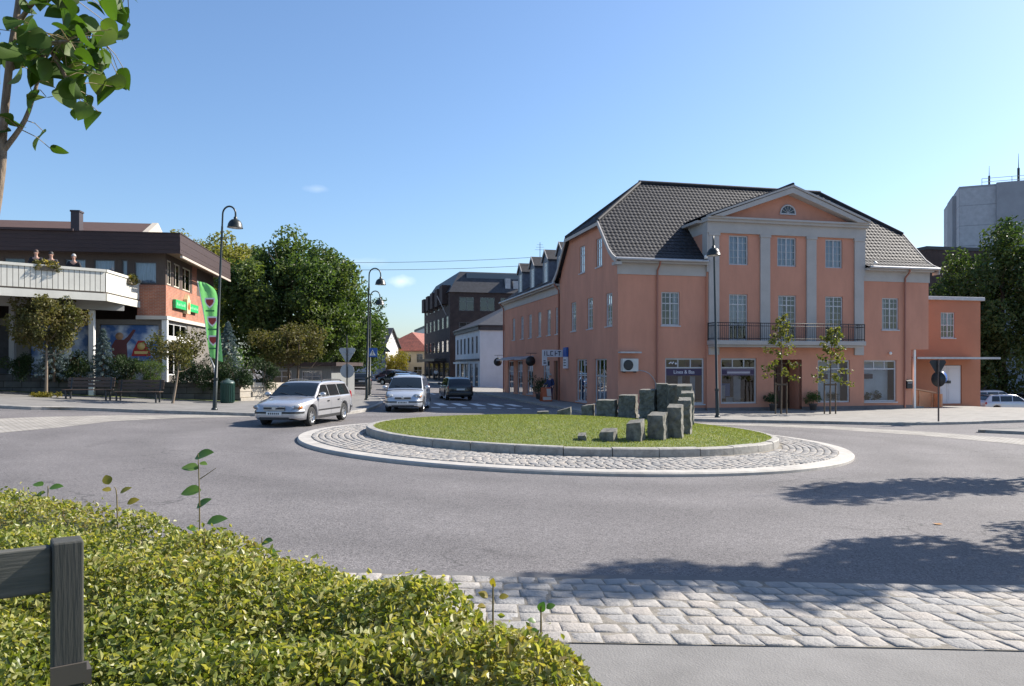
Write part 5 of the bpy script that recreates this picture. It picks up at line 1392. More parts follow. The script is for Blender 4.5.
# the hanging outer side
ns = 40000
ti = g.uniform(0, len(hp) - 3, ns); ii = ti.astype(int); fr_ = (ti - ii)[:, None]
sp = hp[ii] * (1 - fr_) + hp[ii + 1] * fr_
sx, sy = sp[:, 0] + g.normal(0, .03, ns), sp[:, 1] + g.normal(0, .03, ns)
szz = g.uniform(.05, .72, ns)
P = np.r_[np.c_[x, y, z], np.c_[sx, sy, szz]] - np.array([-2, 3.5, 0])
V, Fq = leaf_quads(P, np.zeros((len(P), 3)), .034, g, .68, .40)
patch = .5 + .5 * np.sin(P[:, 0] * 1.7 + 1) * np.sin(P[:, 1] * 2.1)
var = np.clip(g.random(len(P)) * .72 + patch * .28, 0, 1)
m_hedge = leaf_m('leaves_hedge', ((.06, .09, .02), (.155, .20, .04), (.26, .285, .07), (.46, .44, .19), (.22, .165, .06)), .40, .45, (1.3, 1.25, .4), .5)
np_mesh('leaves', V, Fq, m_hedge, hroot, np.repeat(var, 2))
# woody inside
mb = MB(); gr = random.Random(4)
cnt = 0
while cnt < 700:
    xx, yy = gr.uniform(-6, .45), gr.uniform(1.0, 7.5)
    if not inside(np.array([xx]), np.array([yy]))[0]: continue
    zt = float(htop(np.array([xx]), np.array([yy]))[0]) - gr.uniform(.0, .10)
    mb.tube([(xx + 2, yy - 3.5, .0), (xx + 2 + gr.uniform(-.05, .05), yy - 3.5 + gr.uniform(-.05, .05), zt * .6), (xx + 2 + gr.uniform(-.14, .14), yy - 3.5 + gr.uniform(-.14, .14), zt)], [.008, .005, .002], 4, cap=False); cnt += 1
mb.build('twigs', mat('hedge_twigs', (.10, .06, .035), .8), hroot)
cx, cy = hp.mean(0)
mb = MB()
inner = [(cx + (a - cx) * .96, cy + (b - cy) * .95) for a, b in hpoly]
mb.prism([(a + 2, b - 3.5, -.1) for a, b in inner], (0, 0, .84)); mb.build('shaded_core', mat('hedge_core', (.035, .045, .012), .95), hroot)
# shoots standing above the hedge
def shoot(name, label, x, y, z0, h, leaves_, m, lean=(0, 0), r=.006, asp=.85, twigs=()):
    root = empty(name, (x, y, z0)); tag(root, label, 'plant', None)
    mb = MB(); mb.tube(smooth_line([Vector((0, 0, -.35)), Vector((lean[0] * .3, lean[1] * .3, h * .5)), Vector((lean[0], lean[1], h))], 4), [r * (1 - .07 * i) for i in range(9)], 6)
    for a, b in twigs: mb.tube([a, b], [r * .6, r * .3], 5)
    mb.build('stem', mat('green_stem', (.17, .13, .05), .6), root)
    lm = MB(); lm.var = []; gr = random.Random(int(abs(x * 991)))
    for (lx, lz, ang, s, tone) in leaves_:
        ca, sa = math.cos(R(ang)), math.sin(R(ang)); t = Vector((ca, gr.uniform(-.35, .35), sa)).normalized(); n = Vector((gr.uniform(-.3, .3), -.45, .9)).normalized(); b = n.cross(t).normalized(); n = t.cross(b)
        p0 = Vector((lx, gr.uniform(-.02, .02), lz)); rows = []
        for i, (u, w) in enumerate(((0, .02), (.12, .30), (.3, .48), (.5, .5), (.7, .40), (.88, .2), (1.0, .01))):
            c = p0 + t * u * s - n * (u - .4) ** 2 * s * .25
            rows.append([c - b * w * s * asp + n * w * s * .12, c, c + b * w * s * asp + n * w * s * .12])
        n0 = len(lm.f); lm.sm = True; lm.grid(rows); lm.var += [tone] * (len(lm.f) - n0)
    lm.build('leaves', m, root)
    return root
d = 5.0; q = at(200, 545, d)
S = d / F
def sl(px, py, ang, size, tone, ox=200, oy=545): return ((px - ox) * S, (oy - py) * S, ang, size * S, tone)
shoot('poplar_shoot', 'tall single shoot with a few round leaves standing up from the hedge', q.x, d, q.z, 92 * S,
      [sl(194, 458, 20, 20, .25), sl(199, 468, 175, 17, .85), sl(200, 490, 188, 20, .6), sl(196, 508, 35, 17, .3), sl(207, 523, 15, 20, .1), sl(199, 463, -10, 8, .8), sl(196, 530, 160, 10, .3), sl(204, 535, 30, 9, .2)], m_lf_lime, lean=(-2 * S, 0), twigs=[((0, 0, 66 * S), (16 * S, 0, 77 * S))])
d = 5.6; S = d / F; q = at(118, 505, d)
shoot('weed_shoot', 'short yellowish shoot above the hedge left of the tall one', q.x, d, q.z, 18 * S, [sl(120, 493, 30, 12, .95, 118, 505), sl(110, 484, 120, 11, .9, 118, 505), sl(128, 503, 20, 12, .4, 118, 505), sl(112, 490, 170, 9, .8, 118, 505)], m_lf_yellow, lean=(-4 * S, 0))
d = 6.4; S = d / F; q = at(48, 500, d)
shoot('weed_shoot', 'short green shoot with paired leaves at the hedge top far left', q.x, d, q.z, 14 * S, [sl(50, 488, 10, 13, .3, 48, 500), sl(44, 485, 170, 11, .4, 48, 500), sl(46, 492, 200, 10, .5, 48, 500)], m_lf_lime)
d = 3.6; S = d / F; q = at(493, 610, d)
shoot('weed_shoot', 'orange tinged shoot over the setts at the right part of the hedge', q.x, d, q.z, 26 * S, [sl(493, 588, 90, 10, .6, 493, 610), sl(488, 597, 150, 11, .7, 493, 610), sl(499, 598, 10, 10, .8, 493, 610), sl(486, 606, 170, 9, .6, 493, 610)], m_lf_yellow)
d = 3.4; S = d / F; q = at(541, 640, d)
shoot('weed_shoot', 'green shoot above the right end of the hedge', q.x, d, q.z, 34 * S, [sl(540, 612, 70, 11, .3, 541, 640), sl(546, 608, 20, 10, .5, 541, 640), sl(536, 622, 160, 9, .8, 541, 640), sl(538, 630, 190, 9, .2, 541, 640)], m_lf_lime)
d = 4.7; S = d / F; q = at(262, 555, d)
shoot('weed_shoot', 'leafy low shoot right of the tall one', q.x, d, q.z, 18 * S, [sl(262, 543, 20, 13, .2, 262, 555), sl(258, 547, 160, 12, .1, 262, 555), sl(266, 550, -10, 11, .4, 262, 555)], m_lf_lime)

# ------------------------------------------------------------------ fence in front of the hedge
m_old = mat('weathered_wood', (.050, .053, .046), .8, col2=(.105, .10, .083), scale=5, stretch=(1, 12, 12), bump=.12, bscale=10)
m_oldp = mat('weathered_post', (.034, .036, .031), .8, col2=(.062, .061, .053), scale=5, stretch=(12, 12, 1), bump=.12, bscale=10)
fd_ = 2.35; q = at(71, 540, fd_)
fz = empty('wooden_fence', (q.x, q.y, 0), math.atan2(.57, .82)); tag(fz, 'grey weathered wooden rail fence before the hedge', 'fence')
mb = MB(); mb.box(-.052, .030, -.045, .045, -.1, q.z + .004); mb.build('post', m_oldp, fz, bevel=.006)
mb = MB(); mb.box(-3.2, -.053, -.022, .024, q.z - .145, q.z - .010); mb.build('rail', m_old, fz, bevel=.005)
mb = MB(); mb.box(-.058, .036, -.056, -.047, q.z - .42, q.z - .36); mb.box(.032, .05, -.05, .03, q.z - .43, q.z - .385); mb.build('bracket', mat('rusty_bracket', (.07, .06, .05), .6), fz)
mb = MB(); mb.box(-2.15, -2.06, -.045, .045, -.1, q.z - .155); mb.build('post', m_oldp, fz, bevel=.006)

# ------------------------------------------------------------------ young lime tree at the left edge
lt = empty('lime_tree', (-2.28, 3.0, 0)); tag(lt, 'young lime tree with big heart shaped leaves leaning in at the top left corner', 'tree')
D3 = 3.0; S = D3 / F
def L3(px, py, dy=0.0): v = at(px, py, D3); return Vector((v.x + 2.28, dy, v.z))
mb = MB()
tp = smooth_line([Vector((0, 0, -.1)), Vector((.12, 0, 1.6)), L3(-3, 200), L3(3, 130), L3(10, 60), L3(20, -10), L3(28, -110), L3(30, -300)], 4)
mb.tube(tp, [.022 - .00055 * i for i in range(len(tp))], 8)
br_ = [[(4, 150), (25, 120), (38, 80), (47, 45)], [(8, 70), (20, 48), (45, 30), (72, 18)], [(14, 30), (50, 10), (92, 2), (125, 18)], [(47, 45), (62, 70), (72, 96)], [(20, -10), (50, -30), (80, -40), (95, -36)], [(20, -30), (-30, -60), (-80, -70)], [(24, -60), (60, -110), (90, -150)], [(28, -120), (-20, -160), (-60, -200)], [(47, 45), (70, 52), (95, 60)], [(10, 60), (-30, 30), (-70, 20)], [(29, -180), (60, -230), (80, -270)]]
tips = []
for k, b_ in enumerate(br_):
    pth = smooth_line([L3(px, py, .10 * math.sin(k * 2.1) * i) for i, (px, py) in enumerate(b_)], 4)
    mb.tube(pth, [.010 * (1 - .8 * i / len(pth)) + .001 for i in range(len(pth))], 6); tips.append(pth)
mb.build('trunk', mat('lime_bark', (.19, .145, .105), .85, var=.4, scale=14, stretch=(4, 4, 1), bump=.4, bscale=30), lt)
m_lf_shade = leaf_m('leaves_lime_shaded', ((.040, .075, .014), (.055, .105, .018), (.075, .135, .022), (.14, .18, .07)), .58, .36, (1.1, 1.3, .4), .25)
lm = MB(); lm.var = []; gr = random.Random(17)
bpts_ = [q for pth in tips for q in pth] + tp
def big_leaf(p, s):
    nb = min(bpts_, key=lambda q: (q - p).length); mid_ = p.lerp(nb, .5) + Vector((0, 0, .012)); n0 = len(lm.f); lm.cur = 1; lm.tube([nb, mid_, p], [.0022, .0016, .0014], 5, cap=False); lm.cur = 0; lm.var += [.5] * (len(lm.f) - n0)
    t = Vector((gr.uniform(-1, 1), gr.uniform(-.9, .9), gr.uniform(-1.1, .1))).normalized()
    n = Vector((gr.uniform(-.8, .8), gr.uniform(-1, .4), gr.uniform(.2, 1))); b = n.cross(t).normalized(); n = t.cross(b); rows = []
    for (u, w) in ((-.06, .16), (.0, .34), (.12, .47), (.3, .53), (.5, .48), (.7, .34), (.86, .17), (1.0, .01)):
        c = p + t * u * s - n * (u - .3) ** 2 * s * .35
        rows.append([c - b * w * s * .92 + n * w * s * .18, c - b * w * s * .45 + n * w * s * .05, c, c + b * w * s * .45 + n * w * s * .05, c + b * w * s * .92 + n * w * s * .18])
    n0 = len(lm.f); lm.sm = True; lm.grid(rows); lm.var += [gr.random()] * (len(lm.f) - n0)
for (px, py) in ((104, 8), (120, 36), (112, 62), (98, 68), (92, 72), (108, 22), (86, 30), (76, 48), (90, 52), (60, 28), (70, 14), (48, 14), (58, 78), (66, 92), (52, 100), (74, 86), (82, 62), (34, 18), (42, 32), (24, 60), (16, 124), (24, 122), (10, 130), (38, 58), (62, 50), (96, 14), (84, 6), (28, 36), (116, 12), (44, 60), (52, 70), (70, 58), (78, 36), (66, 40), (88, 62), (98, 44), (56, 46), (84, 78), (48, 84), (104, 36), (30, 8), (54, 4), (76, 22), (20, 30), (8, 20), (92, 56), (60, 64), (36, 46), (70, 74)):
    big_leaf(L3(px, py, gr.uniform(-.25, .25)), gr.uniform(18, 26) * S)
for pth in tips:
    for i in range(26):
        p = pth[gr.randrange(3, len(pth))] + Vector((gr.uniform(-.07, .07), gr.uniform(-.22, .22), gr.uniform(-.08, .05)))
        pxy = 366 - (p.z - 2) / S
        if pxy > 60 and gr.random() < .75: continue
        pxx = 512 + (p.x - 2.28) / S
        if pxx > 108 and pxy > -75: continue
        big_leaf(p, gr.uniform(17, 25) * S)
lm.build('crown', [m_lf_shade, mat('green_stem', (.17, .13, .05), .6)], lt)
# ------------------------------------------------------------------ standing stones on the island
m_gran = mat('rough_granite', (.07, .068, .058), .9, col2=(.22, .21, .18), scale=6, bump=.5, bscale=16)
def rough_stone(px0, px1, top, base, d, depth, label, seed, skew=0.0, turn=0.0, slope=0.0, sy=0.0, group='standing stones on the island', rough=.036):
    """hewn block standing on the lawn; px0..px1 measured width at distance d"""
    cxp = (px0 + px1) / 2
    if base > 430: d = hit(cxp, base, dome).y
    q = at(cxp, base, d)
    h = (base - top) * d / F; w = (px1 - px0) * d / F
    w = max(.12, (w - .7 * depth * abs(math.sin(turn))) / max(.4, math.cos(turn)))
    z0 = dome(q.x, q.y) if math.hypot(q.x - IC.x, q.y - IC.y) < IR - .2 else gz(q.x, q.y) + .3
    zt = CAMZ + (HY - top) * d / F
    h = max(.12, zt - z0)
    r = random.Random(seed); mb = MB(); nx, ny = 4, 3; nz = max(3, int(h / .09)); rows = []
    per = [(i / nx - .5, -.5) for i in range(nx)] + [(.5, j / ny - .5) for j in range(ny)] + [(.5 - i / nx, .5) for i in range(nx)] + [(-.5, .5 - j / ny) for j in range(ny)]
    for k in range(nz + 1):
        t = k / nz
        row = []
        for a, b in per:
            jx, jy = (r.uniform(-rough, rough) * .6 if 0 < k < nz else r.uniform(-.012, .012) for _ in (0, 1))
            zc = -.12 + (h + .12) * t
            if k == nz: zc += slope * a * w + sy * b * depth + r.uniform(-.006, .006)
            row.append((a * w * (1 - .04 * t) + jx + skew * t, b * depth + jy, zc))
        rows.append(row)
    mb.grid(rows, True); mb.face(rows[-1])
    o = mb.build('standing_stone', m_gran, None, loc=(q.x, q.y + depth * .25, z0)); o.rotation_euler = (0, 0, turn)
    return tag(o, label, 'stone', group)
SG = [(537, 549, 415.5, 419, 27.2, .3, 'flattest sliver of stone at the far left start of the row', 0, .0, .05),
      (557, 572, 409, 419, 27.2, .35, 'small wedge shaped stone second from the left in the row', 0, -.2, .28),
      (582, 595, 405, 421, 27.0, .42, 'low upright stone with slanted top next after the wedge', 0, -.32, .16),
      (597, 618, 400, 422, 26.8, .45, 'knee high slab after the slanted one, lit on its right side', 0, -.36, 0),
      (619, 638.5, 395, 423, 26.6, .5, 'waist high slab in the middle of the rising row', 0, -.38, 0),
      (640, 658, 389.5, 424, 26.2, .5, 'taller slab just left of the highest pair', 0, -.38, 0),
      (656.5, 669, 383.5, 424, 26.2, .45, 'tall round topped slab, left one of the dark highest pair', 0, -.1, 0),
      (668, 680, 384.5, 424, 25.8, .45, 'tall dark slab, right one of the dark highest pair', 0, .0, 0),
      (677, 693.5, 385, 425, 25.2, .42, 'tall slab with bright flat top at the back of the right hand stack', 0, .1, 0),
      (681, 695.5, 392, 428, 24.2, .42, 'second slab from the back of the right hand stack', 0, .1, 0),
      (678, 693.5, 399, 433, 22.8, .42, 'third slab from the back of the right hand stack', 0, .05, 0),
      (667, 685, 406, 437, 21.6, .42, 'front slab of the right hand stack with a bright slanting top', 0, 0, .0),
      (648.5, 668.5, 414, 438.5, 20.9, .42, 'stout hip high block with jagged right side', 0, -.1, 0),
      (627, 646, 421.5, 440, 20.5, .42, 'square knee high block near the front of the spiral', 0, -.05, .1),
      (600, 618.5, 430.5, 440, 20.4, .4, 'low flat block lying in the grass near the spiral end', 0, .0, .05),
      (577.5, 587, 436, 439.5, 20.4, .3, 'smallest stone, a chip almost sunk in the lawn', 0, .2, .1)]
for i, (a, b, c, e, d, dp, lab, sk, tr, sl_) in enumerate(SG):
    rough_stone(a, b, c, e, d, dp if i < 8 else dp + .02, lab, 100 + i, sk, tr if i < 8 else tr - .34, sl_, .16 if i >= 8 else .05)

# ------------------------------------------------------------------ street lamps
m_lamp = mat('lamp_green_black', (.018, .024, .022), .4, var=.3, scale=3)
m_lampin = mat('lamp_white_inside', (.6, .6, .58), .4)
def lamp(px, py, dirv, h, label, lean=0.0, reach=.56, leanx=0.0, onp=.115):
    q = hit(px, py, gz, onp)
    r = empty('street_lamp', q); tag(r, label, 'street lamp', 'street lamps with crooked necks'); r.rotation_euler = (leanx, lean, 0)
    dx, dy = Vector(dirv).normalized(); rr = reach / 2; c = h - rr
    mb = MB(); mb.tube([(0, 0, -.1), (0, 0, 1.25), (0, 0, 1.27), (0, 0, 4.2), (0, 0, 4.22), (0, 0, c - .5)], [.085, .082, .062, .058, .05, .042], 10); mb.lathe([(.13, -.02), (.13, .05), (.09, .09)], n=10); mb.lathe([(.1, 1.2), (.1, 1.3)], n=10); mb.build('pole', m_lamp, r)
    mb = MB(); arc = [(0, 0, c - .5)] + [(dx * (rr - rr * math.cos(t)), dy * (rr - rr * math.cos(t)), c + rr * 1.15 * math.sin(t)) for t in [math.pi * i / 12 for i in range(13)]] + [(dx * reach, dy * reach, c - .12)]
    mb.tube(arc, .036, 8); mb.build('neck', m_lamp, r)
    mb = MB(); O = (dx * reach, dy * reach, c - .62)
    mb.lathe([(.05, .52), (.07, .50), (.07, .42), (.14, .40), (.22, .33), (.275, .22), (.295, .10), (.31, .09), (.31, .07), (.285, .07)], O, 20); sh = mb.build('shade', m_lamp, r)
    mb = MB(); mb.lathe([(.283, .075), (.26, .2), (.13, .36), (.0, .38)], O, 16); mb.build('reflector', m_lampin, sh)
    mb = MB(); mb.ell((O[0], O[1], O[2] + .17), (.08, .08, .13), 10, 6); mb.build('bulb', mat('lamp_glass', (.7, .7, .68), .15), sh)
    mb = MB(); mb.box(-.03, .03, -.088, -.06, .55, .95); mb.build('service_hatch', m_lamp, r)
    return r
lamp(214.5, 410, (1, -.1), 8.15, 'lamp post leaning right beside the green banner and litter bin', R(2.4), .54)
lamp(366.5, 400, (1, 0), 7.45, 'lamp post on the pavement nose behind the white estate car carrying a blue sign', R(1.2), .66)
lamp(369.5, 395.5, (1, 0), 6.85, 'farther lamp post whose head hangs lower behind the one with the blue sign', R(.6), .62)
lamp(717.5, 417.5, (-.30, -1), 8.05, 'lamp post before the pink facade, between its two left shop windows', R(-1.2), .62)

# ------------------------------------------------------------------ banner, signs, bins, benches
fb = at(217, 366, 35.4); fb.z = gz(fb.x, fb.y) + .8
bn = empty('feather_banner', fb); tag(bn, 'tall green feather banner with three red shield emblems', 'banner')
SB = 35.4 / F
def BN(px, py, dy=0.0): return Vector(((px - 217) * SB, dy, CAMZ + (HY - py) * SB - fb.z))
Ledge = smooth_line([BN(197.5, 281), BN(200.5, 296), BN(204.5, 318), BN(207.5, 340), BN(210.5, 357)], 5)
Redge = smooth_line([BN(206, 283), BN(216.5, 292), BN(219, 315), BN(221, 340), BN(222.5, 362)], 5)
mb = MB(); mb.sm = True
mb.grid([[a.lerp(b, j / 8) + Vector((0, .05 * math.sin(j * 1.1 + i * .25), 0)) for j in range(9)] for i, (a, b) in enumerate(zip(Ledge, Redge))])
m_flag = mat('banner_green_cloth', (.20, .52, .20), .7, var=.12, scale=1.5, transl=(.45, (1.2, 1.3, 1.0)))
cl = mb.build('cloth', m_flag, bn)
for (px, py) in ((210.5, 302.5), (213, 321), (214, 340)):
    mb = MB(); c = BN(px, py, -.09); s = .17
    mb.prism([c + Vector((x * s * 1.35, 0, z * s * 1.35)) for x, z in ((-1, .9), (1, .9), (1, .1), (.6, -.65), (0, -1.2), (-.6, -.65), (-1, .1))], (0, .02, 0)); e = mb.build('shield_border', m_white, cl)
    mb = MB(); c = BN(px, py, -.10)
    mb.prism([c + Vector((x * s, 0, z * s)) for x, z in ((-1, .8), (1, .8), (1, .1), (.6, -.6), (0, -1.1), (-.6, -.6), (-1, .1))], (0, .012, 0)); mb.build('shield', mat('banner_red', (.35, .035, .03), .6), cl)
    mb = MB(); mb.obox(c + Vector((-.2, .03, -.42)), X, Y, Z, (0, .4), (0, .01), (0, .07)); mb.build('caption_strip', mat('caption_green', (.04, .22, .07), .6), cl)
mb = MB(); mb.tube([BN(216, 366) + Vector((0, 0, -.6))] + [BN(214, 366), BN(210, 357)] + Ledge[::-1], [.03] * 3 + [.022] * len(Ledge), 6); mb.build('pole', m_white, bn)

m_sgrey = mat('sign_back_grey', (.33, .34, .35), .5, metal=.3, var=.1, scale=3)
m_spole = mat('galvanised_pole', (.30, .31, .32), .45, metal=.4, var=.15, scale=3)
def tri(mb, c, s, th, n=(0, -1, 0)):
    P = []
    for ang in (270, 30, 150):
        for da in (-9, 0, 9): P.append(c + Vector((math.cos(R(ang + da)) * s, 0, math.sin(R(ang + da)) * s * (1 if da == 0 else .98))))
    mb.prism(P, (0, th, 0))
def disc(mb, c, s, th): mb.prism([c + Vector((math.cos(t) * s, 0, math.sin(t) * s)) for t in [2 * math.pi * i / 24 for i in range(24)]], (0, th, 0))
q = at(347, 366, 36.5); z0 = gz(q.x, 36.5) + .115
sp = empty('road_sign', (q.x, 36.5, z0)); tag(sp, 'grey backs of a give way triangle over a round sign behind the white estate car', 'road sign')
mb = MB(); mb.tube([(0, 0, -.2), (0, 0, 3.35)], .033, 8); mb.build('pole', m_dark, sp)
zz = CAMZ + (HY - 355) * 36.5 / F - z0; mb = MB(); tri(mb, Vector((0, .04, zz + .08)), .42, .02); mb.build('triangle_plate', m_sgrey, sp)
mb = MB(); mb.box(-.2, .2, -.0, .03, zz + .05, zz + .09); mb.build('bracket', m_spole, sp)
zz = CAMZ + (HY - 371) * 36.5 / F - z0; mb = MB(); disc(mb, Vector((0, .04, zz)), .33, .02); mb.build('round_plate', m_sgrey, sp)
q = at(368, 366, 46.0)
bs = empty('crossing_sign', (q.x + .24, 46.2, CAMZ + (HY - 352.5) * 46 / F)); tag(bs, 'small blue square sign hanging on the lamp post of the pavement nose', 'road sign'); bs.rotation_euler = (0, 0, R(-8))
mb = MB(); mb.box(-.28, .28, -.015, .015, -.27, .27); mb.build('plate', mat('sign_blue', (.02, .09, .34), .4), bs, bevel=.01)
mb = MB(); mb.prism([(-.19, -.022, -.17), (.19, -.022, -.17), (0, -.022, .18)], (0, .006, 0)); mb.build('white_triangle', m_white, bs)
mb = MB(); mb.lathe([(.001, 0), (.035, 0), (.035, .004), (.001, .004)], (.0, -.024, .06), 10, ax=-Y); mb.tube([(0, -.026, .02), (0, -.026, -.06), (-.06, -.026, -.14)], .014, 5); mb.tube([(0, -.026, -.06), (.06, -.026, -.14)], .014, 5); mb.tube([(-.06, -.026, -.03), (.06, -.026, .0)], .012, 5); mb.build('walking_figure', m_dark, bs)
q = hit(938.5, 421.5, gz, .115)
s2 = empty('roundabout_sign', q); tag(s2, 'give way triangle and blue round sign on a thin dark post by the annex', 'road sign')
mb = MB(); mb.tube([(0, 0, -.2), (0, 0, 2.62)], .035, 8); mb.build('pole', mat('brown_sign_pole', (.10, .07, .06), .5), s2)
mb = MB(); tri(mb, Vector((0, .045, 2.38)), .38, .02); tp_ = mb.build('triangle_plate', m_dark, s2)
mb = MB(); mb.lathe([(.001, 0), (.33, 0), (.33, .02), (.001, .02)], (.02, .05, 1.80), 24, ax=Vector((.9, .45, 0)).normalized()); mb.build('dark_disc', m_dark, s2)
mb = MB(); ax_ = Vector((.35, -.94, 0)); mb.lathe([(.001, 0), (.26, 0), (.26, .02), (.001, .021)], (.22, .10, 1.86), 24, ax=ax_); bd = mb.build('blue_disc', mat('sign_blue', (.02, .09, .34), .4), s2)
mb = MB(); u = ax_.cross(Z).normalized(); c = Vector((.22, .10, 1.86)) + ax_ * .027
for k in range(3):
    a0 = 2 * math.pi * k / 3
    mb.tube([c + (u * math.cos(a0 + t) + Z * math.sin(a0 + t)) * .14 for t in (0, .3, .6, .9, 1.2)], [.022, .022, .022, .05, .004], 4)
mb.build('arrow_ring', m_white, bd)

m_bench = mat('dark_bench_wood', (.085, .055, .04), .7, var=.25, scale=5, stretch=(1, 9, 9))
def bench(px, d, label, first=[None]):
    q = at(px, 366, d); loc = Vector((q.x, d, gz(q.x, d) + .118))
    if first[0] is None:
        r = empty('park_bench', loc, R(3)); first[0] = r
        mb = MB()
        for k in range(4): mb.box(-1.02, 1.02, -.24 + k * .125, -.13 + k * .125, .42, .455)
        mb.build('seat', m_bench, r, bevel=.006)
        mb = MB()
        for k in range(3): mb.obox((0, .27 + k * .035, .55 + k * .15), X, Y, (Z + Y * .22).normalized(), (-1.02, 1.02), (0, .03), (0, .12))
        mb.build('backrest', m_bench, r, bevel=.006)
        for s in (-.86, .86):
            mb = MB(); mb.box(s - .03, s + .03, -.22, -.16, -.05, .418); mb.box(s - .03, s + .03, .18, .24, -.05, .418); mb.box(s - .03, s + .03, -.22, .24, .36, .418); mb.obox((s, .235, .4), X, Y, (Z + Y * .22).normalized(), (-.03, .03), (0, .04), (0, .6)); mb.build('leg', m_dark, r)
    else:
        r = copy_tree(first[0]); r.location = loc
    return tag(r, label, 'bench', 'park benches along the wall')
bench(88, 34.35, 'dark wooden bench next to the olive street tree')
bench(138, 34.75, 'dark wooden bench next to the thin brownish street tree')
q = hit(227.5, 403, gz, .115)
r = empty('litter_bin', q); tag(r, 'dark green round litter bin at the end of the stone wall', 'litter bin')
mb = MB(); mb.lathe([(.26, .0), (.30, .03), (.31, .9), (.33, .92), (.33, .97), (.30, .97)], n=20)
for k in range(20):
    t = 2 * math.pi * k / 20; mb.tube([(.31 * math.cos(t), .31 * math.sin(t), .06), (.315 * math.cos(t), .315 * math.sin(t), .88)], .018, 4)
mb.build('drum', mat('bin_green', (.012, .055, .042), .45), r)
mb = MB(); mb.lathe([(.33, .97), (.28, 1.05), (.1, 1.1), (.09, 1.16), (0, 1.16)], n=20); mb.build('lid', mat('bin_lid', (.05, .08, .075), .4), r)

# ------------------------------------------------------------------ things at the pink building
def pw(s, t, z=None): p = bp(s, t); return Vector((p[0], p[1], gz(*p) + .115 if z is None else z))
acr = empty('air_conditioner', pw(.55, -.20, 1.72), PA); tag(acr, 'white air conditioner box on the corner wall with dangling hose', 'air conditioner')
mb = MB(); mb.box(-.43, .43, -.16, .18, 0, .66); mb.build('casing', mat('appliance_white', (.55, .55, .52), .4, var=.1, scale=2), acr, bevel=.015)
mb = MB(); mb.lathe([(.001, 0), (.26, 0), (.27, .012), (.24, .016), (.001, .01)], (-.13, -.163, .33), 20, ax=-Y)
for rr_ in (.08, .15, .21): mb.lathe([(rr_, .012), (rr_ + .012, .022), (rr_ + .024, .012)], (-.13, -.163, .33), 20, ax=-Y)
mb.build('fan_grille', m_dark, acr)
mb = MB(); mb.tube(smooth_line([Vector((.43, .1, .05)), Vector((.75, -.02, .02)), Vector((1.1, .02, -.12)), Vector((1.45, .1, -.5)), Vector((1.5, .17, -.9))], 5), .022, 6); mb.build('hose', m_zinc, acr)
for s in (-.3, .3):
    mb = MB(); mb.box(s - .02, s + .02, -.15, .2, -.06, -.002); mb.build('bracket', m_dark, acr)
mbx = empty('mailbox', pw(17.5, -.03, .72), PA); tag(mbx, 'small black mailbox on the pink wall right of the last shop window', 'mailbox')
mb = MB(); mb.box(-.19, .19, -.16, 0, 0, .42); mb.prism([(-.2, -.18, .42), (-.2, 0, .42), (-.2, 0, .5)], (.4, 0, 0)); mb.build('box', m_dark, mbx, bevel=.008)
mb = MB(); mb.box(-.14, .14, -.172, -.162, .30, .34); mb.build('slot', m_zinc, mbx)
def pot(s, t, label, h=.75, w=.30, m=m_lf_yew, seed=1, group='potted plants along the shop fronts', potm=None):
    r = empty('potted_plant', pw(s, t), PA); tag(r, label, 'plant', group)
    mb = MB(); mb.lathe([(.0, 0), (.15, 0), (.21, .32), (.23, .33), (.23, .37), (.19, .37), (.17, .30), (0, .30)], n=14); mb.build('pot', potm or mat('clay_pot', (.13, .10, .09), .8, var=.2, scale=4), r)
    g = np.random.default_rng(seed); C = g.normal(0, 1, (14, 3)) * np.array([w * .5, w * .5, h * .22]) + np.array([0, 0, .35 + h * .5]); leaf_mesh('foliage', C, np.full(14, w * .5), 700, .09, m, r, seed)
    mb = MB(); mb.tube([(0, 0, .28), (.02, 0, .35 + h * .5)], [.02, .01], 5); mb.build('stem', m_bark, r)
pot(FS(767.5), -.55, 'potted shrub left of the recessed entrance', .65, .32, m_lf_yew, 11)
pot(FS(806.5), -.60, 'bushy potted shrub right of the recessed entrance', .75, .42, m_lf_mid, 12)
pot(-.7, 13.1, 'dark round potted bush at the side street shop fronts', .9, .55, m_lf_yew, 13)
pot(-1.0, 11.3, 'tall dark potted plant beside the street door', 1.25, .5, m_lf_yew, 14)
# goods in the shop windows
def board(s0, s1, z0, z1, t, m, label, cat='display board', name='display_board', group=None, lean=0.0):
    r = empty(name, pw((s0 + s1) / 2, t, z0), PA); tag(r, label, cat, group); w = (s1 - s0) / 2
    mb = MB(); mb.box(-w, w, -.015, .015, 0, z1 - z0); mb.build('panel', m, r); mb2 = MB(); mb2.box(-w, w, .02, .10, -.12 if z0 < .2 else 0, .05); mb2.build('stand', m_dark, r)
m_bl = mat('display_blue', (.05, .13, .36), .5); m_pl = mat('display_pale', (.40, .43, .50), .6, var=.15, scale=3); m_dk = mat('display_dark', (.07, .03, .05), .5)
a, b = FS(719.8), FS(755.5); w_ = b - a
board(a + .15, a + .55, .25, .95, .45, m_pl, 'pale poster low in the window left of the lamp post')
board(a + .40, a + .95, .35, 1.05, .65, m_bl, 'blue poster in the shop window beside the lamp post')
board(a + .55, a + .95, .0, .30, .35, m_pl, 'small pale card under the blue poster')
board(a + 1.08, a + 1.5, .1, 1.45, .5, m_pl, 'tall pale panel at the right of the window beside the lamp post')
a, b = FS(665.2), FS(704.2)
board(a + .95, a + 1.2, .9, 1.45, .5, m_pl, 'narrow pale panel in the window with the purple name band')
board(a + 1.65, a + 1.95, .2, 1.45, .5, m_pl, 'grey blue curtain panel at the right in the window with the purple name band')
